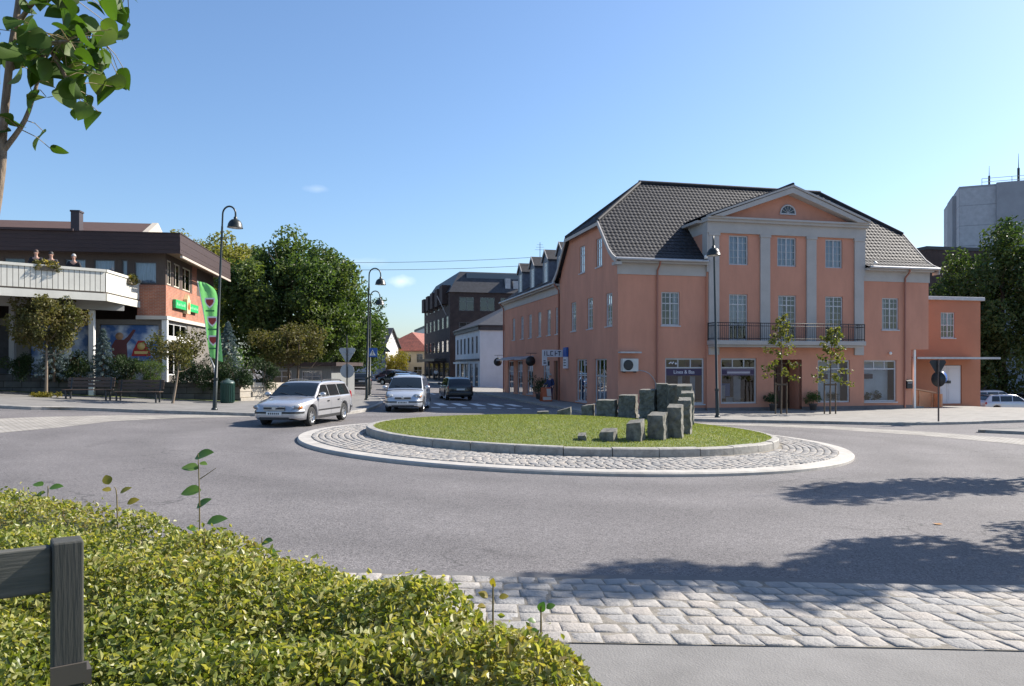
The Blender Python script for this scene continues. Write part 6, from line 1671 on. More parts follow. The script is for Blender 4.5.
for k, (pa, pb_) in enumerate(((816.5, 848.5), (863, 896.5))):
    a, b = FS(pa), FS(pb_)
    board(a + .1, b - .1, .0, 2.25, .62, m_pale, ('pale back wall of the window display behind the drooping tree', 'pale back wall of the rightmost window display')[k], 'display wall', 'display_backdrop')
    board(a + (.35 if k == 0 else .25), a + (1.0 if k == 0 else .95), 1.28, 1.55, .42, m_dk, ('dark red sign hung in the window behind the drooping tree', 'dark red sign hung in the rightmost window')[k], 'sign', 'hanging_sign')
def wplant(s, label, seed, big=.28):
    r = empty('window_plant', pw(s, .38, -.30), PA); tag(r, label, 'plant', 'plants in the shop windows')
    mb = MB(); mb.lathe([(0, 0), (.1, 0), (.14, .38), (.0, .38)], n=12); mb.build('pot', m_white, r)
    g = np.random.default_rng(seed); C = g.normal(0, 1, (10, 3)) * np.array([big * .45, .06, big * .3]) + np.array([0, 0, .58]); leaf_mesh('foliage', C, np.full(10, big * .4), 420, .07, m_lf_dark, r, seed)
a = FS(816.5); wplant(a + 1.25, 'bushy plant in the window behind the drooping tree', 21, .34)
a = FS(863); wplant(a + .62, 'low plant in the middle of the rightmost shop window', 22, .24); wplant(a + 1.30, 'larger plant at the right in the rightmost shop window', 23, .30)
# sign portal and boards at the side street door
sg2 = empty('shop_sign', pw(-.06, 9.55, 2.45), PA); tag(sg2, 'white shop sign sticking out over the side street door', 'sign')
mb = MB(); mb.box(-1.36, -.02, -.06, .06, .12, .58); pn = mb.build('panel', mat('sign_white', (.66, .66, .70), .5), sg2, bevel=.01)
mb = MB(); mb.box(-1.36, -1.05, -.055, .055, -.42, .115); mb.build('lower_panel', mat('sign_white', (.66, .66, .70), .5), sg2, bevel=.01)
mb = MB()
for x0, x1, z0, z1 in ((-1.24, -1.19, .2, .5), (-1.10, -1.05, .2, .5), (-1.05, -.9, .2, .25), (-.85, -.8, .2, .5), (-.8, -.66, .45, .5), (-.8, -.66, .2, .25), (-.55, -.5, .2, .5), (-.5, -.38, .32, .37), (-.28, -.23, .2, .5), (-.36, -.14, .45, .5), (-1.3, -1.12, -.3, -.22), (-1.3, -1.16, -.15, -.09)): mb.box(x0, x1, -.07, -.061, z0, z1)
mb.build('dark_lettering', mat('sign_ink', (.06, .06, .09), .5), pn)
vs = empty('vertical_sign', pw(-.03, 8.85, 1.85), PA); tag(vs, 'blue and white upright sign on the wall right of the projecting shop sign', 'sign')
mb = MB(); mb.box(-.12, 0, -.36, .36, 0, .72); mb.build('white_field', mat('sign_white', (.66, .66, .70), .5), vs)
mb = MB(); mb.box(-.125, 0, -.36, .36, .723, 1.32); mb.build('blue_field', mat('sign_blue', (.02, .09, .34), .4), vs)
mb = MB()
for z in (.15, .32, .49): mb.box(-.128, -.1205, -.25, .22, z, z + .07)
mb.build('dark_lettering', mat('sign_ink', (.06, .06, .09), .5), vs)
for t, lab in ((27.3, 'dark round sign hanging at the far corner of the wing'), (16.2, 'dark round sign hanging over the middle shop fronts of the wing')):
    r = empty('hanging_sign', pw(-.0, t, 2.3), PA); tag(r, lab, 'sign', 'dark hanging signs on the wing')
    mb = MB(); mb.tube([(0, 0, .62), (-.75, 0, .62)], .02, 5); mb.tube([(-.45, 0, .62), (-.45, 0, .4)], .012, 4); mb.build('bracket', m_dark, r)
    mb = MB(); mb.lathe([(.001, -.03), (.36, -.03), (.36, .03), (.001, .03)], (-.45, 0, .05), 20, ax=Y); mb.build('disc', m_dark, r)
ab = empty('sandwich_board', pw(-1.35, 8.95), PA + R(8)); tag(ab, 'orange and white sandwich board on the shaded pavement', 'sandwich board')
for s in (1, -1):
    mb = MB(); mb.obox((0, -.22 * s, 0), X, Y * s, (Z + Y * .24 * s).normalized(), (-.33, .33), (0, .02), (.02, .9)); o = mb.build('panel', mat('board_orange', (.52, .14, .06), .6, var=.15, scale=4), ab)
    mb = MB(); mb.obox((0, -.245 * s, 0), X, Y * s, (Z + Y * .24 * s).normalized(), (-.28, .28), (0, .006), (.1, .3)); mb.obox((0, -.245 * s, 0), X, Y * s, (Z + Y * .24 * s).normalized(), (.02, .30), (0, .006), (.34, .82)); mb.build('pale_print', mat('board_print', (.6, .55, .5), .6), o)
# aerial mast on the wing roof and the wires over the street
mast = at(525, 300, 62)
am = empty('roof_aerial', (mast.x + 1.2, mast.y, 9.0)); tag(am, 'thin aerial mast on the wing roof holding the street wires', 'aerial')
mb = MB(); mb.tube([(0, 0, -.5), (0, 0, 2.9)], [.035, .02], 6); mb.build('mast', m_dark, am)
mb = MB()
for k in range(3): mb.tube([(-.4 + .08 * k, 0, 2.3 + .2 * k), (.4 - .08 * k, 0, 2.3 + .2 * k)], .012, 4)
mb.build('rods', m_dark, am)
for (ya, yb, lab) in ((257.5, 262, 'upper thin wire crossing the sky over the street'), (265.5, 269, 'lower thin wire crossing the sky over the street')):
    a, b = at(530, ya, 61), at(285, yb, 57); P = []
    for i in range(25):
        t = i / 24; p = a.lerp(b, t); p.z -= .18 * 4 * t * (1 - t); P.append(p)
    O = P[0].copy(); mb = MB(); mb.tube([p - O for p in P], .016, 5); o = mb.build('overhead_wire', m_dark, None, loc=O); tag(o, lab, 'wire', 'wires over the street')

# ------------------------------------------------------------------ cars
m_tyre = mat('tyre_rubber', (.018, .018, .018), .85, var=.2, scale=8)
m_rim = mat('alloy_rim', (.55, .56, .57), .3, metal=.8)
m_cglass = mat('car_glass', (.012, .016, .018), .05, spec=.7)
m_plast = mat('black_plastic', (.022, .022, .024), .55)
m_head = mat('headlight_glass', (.24, .26, .28), .08, spec=.8)
m_tail = mat('tail_light', (.32, .012, .012), .15, spec=.7)
m_amber = mat('indicator_amber', (.5, .16, .02), .2)
m_plate = mat('number_plate', (.70, .70, .68), .5)
def interp(T, x):
    T = sorted(T)
    if x <= T[0][0]: return T[0][1]
    for (a, p), (b, q) in zip(T, T[1:]):
        if x <= b: t = (x - a) / (b - a); return p + (q - p) * t
    return T[-1][1]
def sm_interp(T):
    P = smooth_line([Vector((x, z, 0)) for x, z in sorted(T)], 8); TT = [(p.x, p.y) for p in P]
    return lambda x: interp(TT, x)
def car(name, label, loc, rz, spec, paint, group, plate=True):
    L, W = spec['L'], spec['W']; hood = sm_interp(spec['top']); roof = sm_interp(spec['roof']); plan = sm_interp(spec['plan'])
    xr, xf = spec['wheels']; wr = spec.get('wr', .315); sill = spec.get('sill', .22)
    r = empty(name, loc, rz); tag(r, label, 'car', group)
    xs = sorted(set([round(-L / 2 + L * i / 110, 4) for i in range(111)] + [xr - wr - .075, xr + wr + .075, xf - wr - .075, xf + wr + .075]))
    def bot(x):
        b = sill + .10 * max(0, (abs(x) - L / 2 + .35) / .35)
        for c in (xr, xf):
            k = (wr + .07) ** 2 - (x - c) ** 2
            if k > 0: b = max(b, wr + math.sqrt(k) * .98)
        return b
    def sect(x):
        w, zt, zb = plan(x), hood(x), bot(x); pts = []
        for fw, z in ((.86, zb), (.965, zb + .02), (.99, max(zb + .03, .42)), (1.0, max(zb + .04, .58)), (.985, max(zb + .05, zt - .13)), (.955, max(zb + .06, zt - .045)), (.89, zt - .005), (.6, zt + .015), (0, zt + .025)): pts.append((fw * w, z))
        return pts
    mb = MB(); mb.sm = True
    for s in (1, -1): mb.grid([[Vector((x, y * s, z)) for y, z in sect(x)] for x in xs])
    for x in (xs[0], xs[-1]):
        p = sect(x); mb.face([Vector((x, y, z)) for y, z in p] + [Vector((x, -y, z)) for y, z in p[::-1]])
    body = mb.build('body', paint, r, merge=.002)
    mb = MB(); mb.grid([[Vector((x, -plan(x) * .86, bot(x) + .004)), Vector((x, plan(x) * .86, bot(x) + .004))] for x in xs]); mb.build('underbody', m_plast, r)
    # cabin
    x0, x1 = spec['roof'][0][0], spec['roof'][-1][0]; x0, x1 = min(x0, x1), max(x0, x1); tum = spec.get('tum', .33)
    gx_ = [x0 + (x1 - x0) * i / 60 for i in range(61)]
    def yside(x, z): return plan(x) * .925 - tum * max(0, z - hood(x))
    def gsect(x):
        zr = max(roof(x), hood(x) + .012); h0 = hood(x) - .02; e = min(.07, (zr - h0) * .5)
        ye = yside(x, zr - e); pts = [(plan(x) * .925, h0), (yside(x, h0 + (zr - e - h0) * .5), h0 + (zr - e - h0) * .5), (ye, zr - e)]
        yt = ye - .055
        pts += [(ye - .016, zr - e * .45), (yt, zr - e * .12)]
        for k in (.75, .5, .25, 0): pts.append((yt * k, zr + .022 * (1 - k * k)))
        return pts
    def gtop(x, y):
        zr = max(roof(x), hood(x) + .012); e = min(.07, (zr - hood(x) + .02) * .5); yt = yside(x, zr - e) - .055; k = min(1, abs(y) / yt); return zr + .022 * (1 - k * k)
    mb = MB(); mb.sm = True
    for s in (1, -1): mb.grid([[Vector((x, y * s, z)) for y, z in gsect(x)] for x in gx_])
    mb.build('cabin', paint, r, merge=.002)
    for s in (1, -1):
        for (b0, b1, t0, t1) in spec['side']:
            mb = MB(); mb.sm = True; rows = []
            zb0 = spec['belt'] + .02; zt0 = spec['wtop']
            for j in range(5):
                v = j / 4; z = zb0 + (zt0 - zb0) * v; a, b = b0 + (t0 - b0) * v, b1 + (t1 - b1) * v
                rows.append([Vector(((a + (b - a) * i / 6), s * (yside(a + (b - a) * i / 6, z) + .006), z)) for i in range(7)])
            mb.grid(rows); mb.build('side_window', m_cglass, r)
    for nm, (a, b), inset in (('windscreen', spec['wind'], .05), ('rear_window', spec['rear'], .07)):
        mb = MB(); mb.sm = True; rows = []
        for i in range(9):
            x = a + (b - a) * i / 8; zr = max(roof(x), hood(x) + .012); e = min(.07, (zr - hood(x) + .02) * .5); yw = yside(x, zr - e) - inset
            dx = .006 if x > 0 else -.006
            rows.append([Vector((x + dx, yw * k / 5, gtop(x, yw * k / 5) + .007)) for k in range(-5, 6)])
        mb.grid(rows); mb.build(nm, m_cglass, r)
    for s in (1, -1):                                              # doors, handles, mirrors
        for (a, b) in spec['doors']:
            mb = MB(); mb.sm = True; rows = []
            for j in range(7):
                v = j / 6; row = []
                for i in range(9):
                    x = a + (b - a) * i / 8; p = sect(x); zlo, zhi = max(p[2][1] - .10, bot(x) + .05), hood(x) - .05; z = zlo + (zhi - zlo) * v
                    row.append(Vector((x, s * (interp([(q[1], q[0]) for q in p[1:7]], z) + .005), z)))
                rows.append(row)
            mb.grid(rows); dr_ = mb.build('door', paint, r)
            mb = MB(); x = a + .16; z = hood(x) - .16; y = interp([(q[1], q[0]) for q in sect(x)[1:7]], z); mb.obox((x, s * y, z), X, Y * s, Z, (0, .17), (.006, .035), (-.015, .02)); mb.build('handle', paint if spec.get('bodyhandle') else m_plast, dr_, bevel=.006)
        mb = MB(); xm = spec['wind'][0] - .22; z = spec['belt'] + .09; mb.ell((xm, s * (plan(xm) + .09), z), (.075, .115, .08), 10, 8); mi_ = mb.build('mirror', paint, r)
        mb = MB(); mb.tube([(xm, s * (plan(xm) * .9), z - .05), (xm, s * (plan(xm) + .03), z - .03)], .025, 6); mb.build('mirror_arm', m_plast, mi_)
    # trim strip and bumper strips
    mb = MB(); zs = spec.get('strip', .52)
    for s in (1, -1):
        xa, xb = xr + wr + .10, xf - wr - .10; ln = []
        for i in range(13):
            x = xa + (xb - xa) * i / 12; ln.append(x)
        mb.grid([[Vector((x, s * (interp([(q[1], q[0]) for q in sect(x)[1:7]], z) + .010), z)) for z in (zs - .025, zs + .025)] for x in ln])
        mb.grid([[Vector((x, s * (plan(x) * .985 + .004), z)) for z in (sill + .0, sill + .09)] for x in ln])
    mb.build('side_moulding', paint if spec.get('plainstrip') else m_plast, r)
    for sg_, nm in ((1, 'front_bumper'), (-1, 'rear_bumper')):
        mb = MB(); rows = []; xe = sg_ * L / 2; ext = .42
        for i in range(17):
            t = (i - 8) / 8; x = xe - sg_ * ext * max(0, (abs(t) - .62) / .38) ** 1.6; y = plan(x) * (1 if abs(t) > .62 else abs(t) / .62) * (1 if t >= 0 else -1)
            ox = sg_ * .03
            rows.append([Vector((x + ox * .4, y * 1.005, .30)), Vector((x + ox, y * 1.02, .36)), Vector((x + ox, y * 1.02, .52)), Vector((x + ox * .3, y * 1.003, .56))])
        mb.sm = True; mb.grid(rows); bu = mb.build(nm, paint if not spec.get('darkbump') else m_plast, r)
        mb = MB(); mb.grid([[q[1].lerp(q[2], .55) + Vector((sg_ * .008, 0, 0)) + Vector((0, .006 * (1 if q[0].y > 0 else -1), 0)), q[1].lerp(q[2], .95) + Vector((sg_ * .008, 0, 0)) + Vector((0, .006 * (1 if q[0].y > 0 else -1), 0))] for q in rows]); mb.build('bumper_strip', m_plast, bu)
        if sg_ == 1:
            mb = MB(); mb.box(L / 2 + .0, L / 2 + .036, -.5, .5, .25, .335); mb.build('air_intake', m_plast, bu)
        if plate:
            mb = MB(); xx = sg_ * (L / 2 + .042); zz_ = .40 if sg_ == 1 else spec.get('rplate', .62); mb.box(min(xx, xx + sg_ * .012), max(xx, xx + sg_ * .012), -.26, .26, zz_, zz_ + .11); pl_ = mb.build('number_plate', m_plate, bu if sg_ == 1 else r)
            if sg_ == 1:
                mb = MB(); 
                for k in range(6): mb.box(xx + .0125, xx + .014, -.2 + k * .066, -.16 + k * .066, zz_ + .025, zz_ + .085)
                mb.build('plate_characters', m_plast, pl_)
    # lights
    for s in (1, -1):
        hx, hy, hz, hr = spec['head']; mb = MB(); mb.ell((hx, s * hy, hz), hr, 14, 8); hl = mb.build('headlight', m_head, r)
        mb = MB(); mb.ell((hx + hr[0] * .72, s * (hy - .02), hz), (hr[0] * .32, .06, .05), 10, 6); mb.build('lamp_lens', mat('lamp_chrome', (.75, .76, .78), .12, metal=.8), hl)
        mb = MB(); mb.ell((hx - .03, s * (hy + hr[1] * .62), hz - .01), (hr[0] * .9, hr[1] * .42, hr[2] * .85), 10, 6); mb.build('indicator', m_amber, hl)
        tx, ty_, tz, trr = spec['tail']; mb = MB(); mb.ell((tx, s * ty_, tz), trr, 12, 8); mb.build('tail_light', m_tail, r)
    gxx, gw, gz0, gz1 = spec['grille']
    mb = MB(); mb.box(gxx - .05, gxx, -gw, gw, gz0, gz1); gr_ = mb.build('grille', m_plast, r, bevel=.01)
    mb = MB(); mb.box(gxx, gxx + .012, -gw, gw, gz1 - .018, gz1); mb.box(gxx, gxx + .012, -gw, gw, gz0, gz0 + .014)
    if spec.get('emblem') == 'round': mb.lathe([(.001, 0), (.065, 0), (.065, .012), (.05, .016), (.001, .012)], (gxx + .004, 0, (gz0 + gz1) / 2 + .02), 16, ax=X)
    else:
        for k in range(1, 2 if spec.get('emblem') == 'slash' else 4): mb.box(gxx, gxx + .006, -gw, gw, gz0 + (gz1 - gz0) * k / 4 - .005, gz0 + (gz1 - gz0) * k / 4 + .005)
        if spec.get('emblem') == 'slash': mb.tube([(gxx + .014, gw * .55, gz1), (gxx + .014, -gw * .55, gz0)], .013, 5); mb.box(gxx + .01, gxx + .022, -.06, .06, (gz0 + gz1) / 2 - .035, (gz0 + gz1) / 2 + .035)
    mb.build('grille_trim', m_rim, gr_)
    mb = MB(); zw = spec['belt'] - .0
    for y0, y1 in ((.05, .55), (-.5, .0)):
        xw = spec['wind'][0]; mb.tube([(xw + .02, y1, hood(xw) + .04), (xw - .05, (y0 + y1) / 2, gtop(xw - .05, .3) + .02), (xw - .12, y0, gtop(xw - .12, .2) + .02)], .009, 4)
    mb.build('wiper', m_plast, r)
    if spec.get('rails'):
        for s in (1, -1):
            xa, xb = spec['rails']; mb = MB(); P = [Vector((xa + (xb - xa) * i / 12, s * (yside(xa + (xb - xa) * i / 12, roof(xa + (xb - xa) * i / 12) - .07) - .07), roof(xa + (xb - xa) * i / 12) + (.045 if 0 < i < 12 else .0))) for i in range(13)]; mb.tube(P, .018, 6); mb.build('roof_rail', m_plast if spec.get('darkrail') else m_rim, r)
    for xw in (xf, xr):
        for s in (1, -1):
            yw = plan(xw) - .13
            mb = MB(); mb.lathe([(wr * .66, -.1), (wr * .9, -.105), (wr, -.075), (wr, .075), (wr * .9, .105), (wr * .66, .10)], (xw, s * yw, wr), 28, ax=Y * s); wh_ = mb.build('wheel', m_tyre, r)
            mb = MB(); mb.lathe([(wr * .66, .095), (wr * .62, .085), (wr * .60, .03)], (xw, s * yw, wr), 24, ax=Y * s); mb.lathe([(.0, .065), (.05, .065), (.06, .05)], (xw, s * yw, wr), 12, ax=Y * s)
            for k in range(7):
                t = 2 * math.pi * k / 7; dv = Vector((math.cos(t), 0, math.sin(t))); pv = Vector((-math.sin(t), 0, math.cos(t)))
                mb.obox(Vector((xw, s * yw, wr)), dv, pv, Y * s, (.03, wr * .63), (-.028, .028), (.04, .065))
            mb.build('rim', m_rim, wh_)
            mb = MB(); mb.lathe([(.0, .02), (wr * .6, .02)], (xw, s * yw, wr), 20, ax=Y * s); mb.build('brake_disc', m_plast, wh_)
    return r
def paint(name, col, metal=.35): return mat(name, col, .32, metal=metal, coat=1.0, spec=.5, var=.02, scale=1)
EST = dict(L=4.71, W=1.80, belt=.93, wtop=1.33, wheels=(-1.36, 1.40), wr=.315, strip=.50,
    top=[(-2.355, .90), (-2.25, .96), (-1.8, .965), (-.6, .95), (.6, .93), (1.0, .93), (1.35, .885), (1.8, .82), (2.15, .76), (2.28, .715), (2.355, .66)],
    roof=[(-2.30, .96), (-2.05, 1.24), (-1.86, 1.385), (-1.5, 1.43), (-.6, 1.455), (.0, 1.44), (.28, 1.405), (.55, 1.29), (.85, 1.10), (1.12, .925)],
    plan=[(-2.355, .72), (-2.25, .82), (-1.9, .885), (-1.0, .90), (.5, .90), (1.4, .885), (1.9, .83), (2.2, .72), (2.355, .56)],
    wind=(1.06, .36), rear=(-2.27, -1.96), side=[(-.08, .86, -.04, .40), (-.98, -.14, -.94, -.10), (-2.02, -1.04, -1.84, -1.0)], doors=[(-.10, .98), (-1.02, -.12)],
    head=(2.14, .62, .655, (.17, .20, .085)), tail=(-2.25, .765, .88, (.07, .05, .20)), grille=(2.40, .36, .555, .675), emblem='slash', rails=(-1.7, .1), darkrail=True, rplate=.72)
MPV = dict(L=4.39, W=1.79, belt=1.02, wtop=1.50, wheels=(-1.33, 1.36), wr=.31, strip=.55, plainstrip=True, bodyhandle=True,
    top=[(-2.195, .98), (-2.1, 1.03), (-1.2, 1.03), (.5, 1.01), (1.05, 1.0), (1.5, .93), (1.85, .84), (2.05, .74), (2.195, .60)],
    roof=[(-2.12, 1.03), (-2.02, 1.35), (-1.85, 1.54), (-1.4, 1.61), (-.5, 1.645), (.1, 1.63), (.4, 1.58), (.75, 1.38), (1.1, 1.14), (1.28, .995)],
    plan=[(-2.195, .76), (-2.1, .84), (-1.6, .89), (0, .897), (1.3, .885), (1.75, .83), (2.05, .73), (2.195, .60)], tum=.27,
    wind=(1.2, .5), rear=(-2.09, -1.90), side=[(.0, .95, .04, .50), (-.95, -.06, -.92, -.02), (-1.85, -1.02, -1.75, -.98)], doors=[(-.02, .98), (-.98, -.04)],
    head=(1.98, .62, .74, (.16, .19, .10)), tail=(-2.12, .76, 1.0, (.08, .08, .2)), grille=(2.225, .36, .60, .70), emblem='round', rails=(-1.6, .15), darkrail=True, rplate=.8)
HAT = dict(L=4.2, W=1.76, belt=.95, wtop=1.34, wheels=(-1.27, 1.30), wr=.31, strip=.52, plainstrip=True, bodyhandle=True,
    top=[(-2.1, .88), (-2.0, .96), (-1.2, .97), (.5, .95), (.95, .94), (1.4, .88), (1.8, .78), (2.0, .69), (2.1, .58)],
    roof=[(-2.05, .96), (-1.85, 1.20), (-1.6, 1.38), (-1.1, 1.45), (-.3, 1.475), (.1, 1.45), (.4, 1.37), (.75, 1.16), (1.1, .94)],
    plan=[(-2.1, .74), (-2.0, .81), (-1.5, .87), (0, .88), (1.3, .865), (1.7, .81), (1.98, .70), (2.1, .56)],
    wind=(1.02, .42), rear=(-2.0, -1.68), side=[(-.05, .82, .0, .42), (-.95, -.11, -.92, -.06), (-1.6, -1.02, -1.5, -.98)], doors=[(-.06, .92), (-.98, -.10)],
    head=(1.93, .60, .69, (.15, .19, .09)), tail=(-1.99, .72, .82, (.09, .10, .13)), grille=(2.085, .34, .58, .69), emblem='round', rplate=.66)
def heading(h): return math.atan2(h[1], h[0])
def on(x, y): return (x, y, gz(x, y) + .004)
G1, G2 = 'cars driving at the roundabout', 'cars parked along the street'
car('estate_car', 'silver white estate car entering the roundabout, nearest of the cars', on(-7.2, 27.05), heading((-.16, -.987)), EST, paint('pearl_silver', (.43, .43, .445), .45), G1)
car('people_carrier', 'silver people carrier coming out of the street head on', on(-4.92, 36.8), heading((.02, -1)), MPV, paint('silver_paint', (.50, .53, .57), .4), G1)
car('hatchback', 'black hatchback driving away up the street in the shade', on(-3.75, 51.2), heading((-.23, .97)), HAT, paint('black_paint', (.012, .013, .016), .2), G1)
car('hatchback', 'dark grey hatchback seen from behind beyond the round road sign', on(-13.4, 69), heading((-.2, .98)), HAT, paint('dark_grey_paint', (.045, .05, .055), .3), G2)
car('estate_car', 'dark blue estate car parked far down beside the yellowing tree', on(-12.4, 84), heading((-.9, .45)), EST, paint('dark_blue_paint', (.02, .03, .055), .3), G2)
car('hatchback', 'blue hatchback farther up the street just over the people carrier roof', on(-9.6, 68), heading((.15, -1)), HAT, paint('mid_blue_paint', (.12, .19, .33), .3), G2)
car('hatchback', 'dark red hatchback small in the distance near the red roofed house', on(-15.4, 98), heading((-.8, .6)), HAT, paint('dark_red_paint', (.09, .02, .02), .3), G2)
G3 = 'cars parked beyond the annex'
def at_park(px, d, hd, lab, spec, pnt, nm): q = at(px, 366, d); return car(nm, lab, (q.x, d, gz(q.x, d) + .12), heading(hd), spec, pnt, G3)
at_park(1006, 56.0, (1, .05), 'silver hatchback parked side on at the right edge', HAT, paint('silver_paint', (.50, .53, .57), .4), 'hatchback')
at_park(992, 60.5, (1, .1), 'white people carrier parked behind the silver hatchback', MPV, paint('plain_white', (.72, .72, .72), .0), 'people_carrier')
at_park(1040, 59.5, (1, .1), 'dark car partly out of frame past the silver hatchback', HAT, paint('black_paint', (.012, .013, .016), .2), 'hatchback')

# ------------------------------------------------------------------ people
def skin_mesh(name, V, E, Rr, m, parent, lev=2, root=0):
    me = bpy.data.meshes.new(name); me.from_pydata(V, E, []); me.materials.append(m)
    o = bpy.data.objects.new(name, me); COL.objects.link(o); o.parent = parent
    md = o.modifiers.new('skin', 'SKIN'); md.use_smooth_shade = True
    if not me.skin_vertices: me.attributes.new  # layer is made by the modifier
    if len(me.skin_vertices) == 0:
        bm = bmesh.new(); bm.from_mesh(me); bm.verts.layers.skin.verify(); bm.to_mesh(me); bm.free()
    for i, sv_ in enumerate(me.skin_vertices[0].data):
        rr_ = Rr[i]; sv_.radius = rr_ if isinstance(rr_, tuple) else (rr_, rr_); sv_.use_root = (i == root)
    sb = o.modifiers.new('sub', 'SUBSURF'); sb.levels = lev; sb.render_levels = lev
    return o
m_skin = mat('skin', (.50, .29, .21), .5, var=.05, scale=4)
def person(label, loc, rz, h, coat, trouser, hair, arms=((.0, .25), (.0, .25)), group=None, lean=0.0):
    """standing figure facing local -Y; arms = (sideways, forward) reach of each hand"""
    r = empty('person', loc, rz); tag(r, label, 'person', group); k = h / 1.76
    V, E, Q = [], [], []
    def add(p, rad, par=None):
        V.append(tuple(Vector(p) * k)); Q.append(rad * k if not isinstance(rad, tuple) else (rad[0] * k, rad[1] * k)); i = len(V) - 1
        if par is not None: E.append((par, i))
        return i
    pe = add((0, 0, .94), (.155, .115)); sp1 = add((0, -lean * .3, 1.12), (.14, .105), pe); ch = add((0, -lean * .7, 1.32), (.165, .115), sp1); nk = add((0, -lean, 1.47), .06, ch); n2 = add((0, -lean - .01, 1.54), .055, nk)
    hd = add((0, -lean - .02, 1.62), (.075, .09), n2); ht = add((0, -lean - .015, 1.72), (.065, .078), hd)
    hands = []
    for s, (ax_, fy) in zip((1, -1), arms):
        sh = add((s * .19, -lean, 1.40), .058, ch); el = add((s * (.25 + ax_ * .5), -lean + .03 - fy * .25, 1.13 + fy * .05), .045, sh); wr_ = add((s * (.25 + ax_), -lean - fy, .92 + fy * .55), .032, el); hn = add((s * (.25 + ax_), -lean - fy - .05, .84 + fy * .62), (.022, .042), wr_); hands.append(V[hn])
        for f_ in range(4): add((s * (.25 + ax_) + (f_ - 1.5) * .020, -lean - fy - .085, .775 + fy * .66 - .006 * abs(f_ - 1.4)), .0095, hn)
        add((s * (.25 + ax_) - s * .045, -lean - fy - .07, .825 + fy * .62), .011, hn)
    legs = []
    for s in (1, -1):
        hp_ = add((s * .095, 0, .88), .095, pe); kn = add((s * .105, -.015, .50), .062, hp_); an = add((s * .11, .02, .09), .042, kn); add((s * .12, -.13, .04), (.04, .03), an)
    skin_mesh('body', V, E, Q, m_skin, r)
    V2, E2, Q2 = [], [], []
    def add2(p, rad, par=None):
        V2.append(tuple(Vector(p) * k)); Q2.append(rad * k if not isinstance(rad, tuple) else (rad[0] * k, rad[1] * k)); i = len(V2) - 1
        if par is not None: E2.append((par, i))
        return i
    a = add2((0, 0, .84), (.19, .145)); b = add2((0, -lean * .3, 1.1), (.175, .135), a); c = add2((0, -lean * .7, 1.32), (.19, .14), b); add2((0, -lean, 1.47), .085, c)
    for s, (ax_, fy) in zip((1, -1), arms):
        sh = add2((s * .19, -lean, 1.39), .078, c); el = add2((s * (.25 + ax_ * .5), -lean + .03 - fy * .25, 1.13 + fy * .05), .062, sh); add2((s * (.25 + ax_), -lean - fy * .98, .94 + fy * .55), .048, el)
    skin_mesh('jacket', V2, E2, Q2, coat, r)
    V2, E2, Q2 = [], [], []
    a = add2((0, 0, .93), (.165, .125))
    for s in (1, -1):
        p1 = add2((s * .1, 0, .86), .11, a); p2 = add2((s * .108, -.012, .50), .08, p1); add2((s * .112, .01, .10), .066, p2)
    skin_mesh('trousers', V2, E2, Q2, trouser, r)
    hc = Vector((0, -lean - .008, 1.665)) * k
    mb = MB(); rows = []
    for j in range(7):
        a_ = math.pi * .5 * j / 6 * 1.02
        rows.append([hc + Vector((.094 * k * math.cos(a_) * math.cos(t), (.108 * math.cos(a_) * math.sin(t) + .012) * k, (.118 * math.sin(a_) - (.05 if math.sin(t) > -.2 and j == 0 else 0)) * k)) for t in [2 * math.pi * i / 16 for i in range(16)]])
    mb.sm = True; mb.grid(rows, True); mb.face(rows[-1]); mb.build('hair', hair, r)
    for s in (1, -1):
        mb = MB(); mb.ell(Vector((s * .032, -lean - .112, 1.645)) * k, (.011 * k, .008 * k, .008 * k), 8, 6); mb.build('eye', m_dark, r)
        mb = MB(); mb.ell(Vector((s * .085, -lean - .005, 1.635)) * k, (.012 * k, .022 * k, .032 * k), 8, 6); mb.build('ear', m_skin, r)
        mb = MB(); mb.ell(Vector((s * .12, -.06, .045)) * k, (.052 * k, .135 * k, .05 * k), 10, 6); mb.build('shoe', m_plast, r)
    mb = MB(); mb.ell(Vector((0, -lean - .118, 1.615)) * k, (.014 * k, .022 * k, .026 * k), 8, 6); mb.build('nose', m_skin, r)
    mb = MB(); mb.ell(Vector((0, -lean - .104, 1.575)) * k, (.026 * k, .008 * k, .006 * k), 8, 5); mb.build('mouth', mat('lips', (.35, .12, .10), .5), r)
    return r
m_ccoat, m_ncoat, m_gcoat = mat('black_cloth', (.016, .016, .02), .85), mat('navy_cloth', (.015, .03, .10), .8, var=.15, scale=5), mat('charcoal_cloth', (.035, .035, .04), .85)
m_hbr, m_hgr, m_hbl = mat('brown_hair', (.06, .03, .02), .6), mat('grey_hair', (.35, .34, .33), .6), mat('dark_hair', (.02, .015, .012), .6)
GP = 'people standing on the balcony'
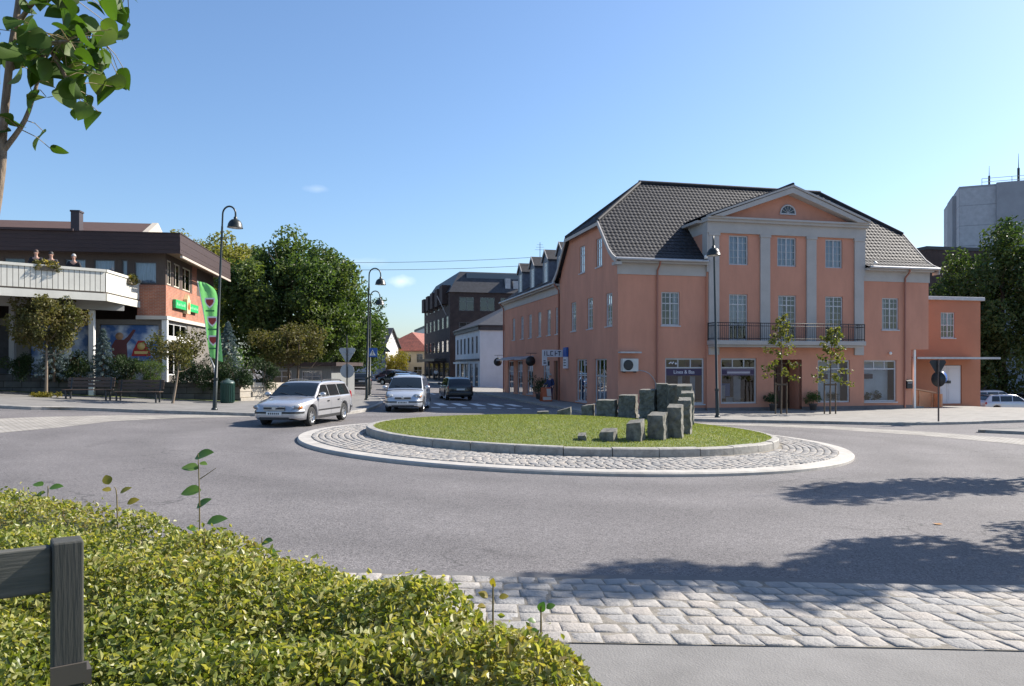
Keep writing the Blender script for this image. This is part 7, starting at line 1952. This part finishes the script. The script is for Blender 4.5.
for px, dpt, top, coat, hair, lab in ((36.5, 35.9, 250.0, m_ccoat, m_hbr, 'leftmost of the three people at the balcony rail, ruddy face and black coat'), (51.5, 36.6, 252.0, m_gcoat, m_hbl, 'dark haired person in charcoal at the balcony rail above the flower box'), (74, 37.6, 254.3, m_ccoat, m_hgr, 'grey haired person at the balcony rail, right of the others')):
    q = at(px, top, dpt); fl_ = 5.42; person(lab, (q.x, q.y, fl_), R(20), q.z - fl_, coat, m_gcoat, hair, arms=((.02, .3), (.02, .3)), group=GP, lean=.05)
q = pw(-.95, 9.35); person('person in a wide dark blue coat standing behind the orange sandwich board', q, PA + R(-60), 1.74, m_ncoat, m_ncoat, m_hgr, arms=((.12, .12), (.10, .22)))
q = at(436, 366, 104); person('tiny pedestrian in a white top far along the brown block', (q.x, 104, gz(q.x, 104) + .115), R(10), 1.7, m_white, m_gcoat, m_hbr)
# flower boxes hooked on the balcony rail
def fbox(px, py, d, label, ang, seed):
    q = at(px, py, d); r = empty('flower_box', q, R(ang)); tag(r, label, 'flower box', 'flower boxes on the balcony rail')
    mb = MB(); mb.box(-.42, .42, -.14, .12, -.22, 0); mb.build('trough', mat('trough_brown', (.16, .13, .09), .8), r, bevel=.01)
    g = np.random.default_rng(seed); C = np.c_[g.uniform(-.45, .45, 16), g.uniform(-.2, .1, 16), g.uniform(-.12, .2, 16)]; leaf_mesh('foliage', C, np.full(16, .16), 800, .09, m_lf_olive, r, seed)
    g = np.random.default_rng(seed + 50); C = np.c_[g.uniform(-.4, .4, 14), g.uniform(-.25, .0, 14), g.uniform(-.05, .22, 14)]; leaf_mesh('blossom', C, np.full(14, .07), 130, .06, mat('yellow_blossom', (.55, .42, .04), .6), r, seed + 1)
fbox(46.5, 266, 34.4, 'flower box with yellow blossom in front of the people', 43, 31)
fbox(130, 280, 38.9, 'flower box hanging on the side rail near the brick corner', 96, 32)
# small bits: a leaf on the road and low weeds between the stones
lf = MB(); c = hit(938, 524, gz, .01); lf.grid([[c + Vector((x, y, .012 * ((x * 30) % 1))) for x in (-.05, 0, .05)] for y in (-.04, .0, .05)]); o = lf.build('fallen_leaf', mat('dry_leaf', (.35, .17, .05), .8)); tag(o, 'single dry brown leaf lying on the asphalt', 'leaf')
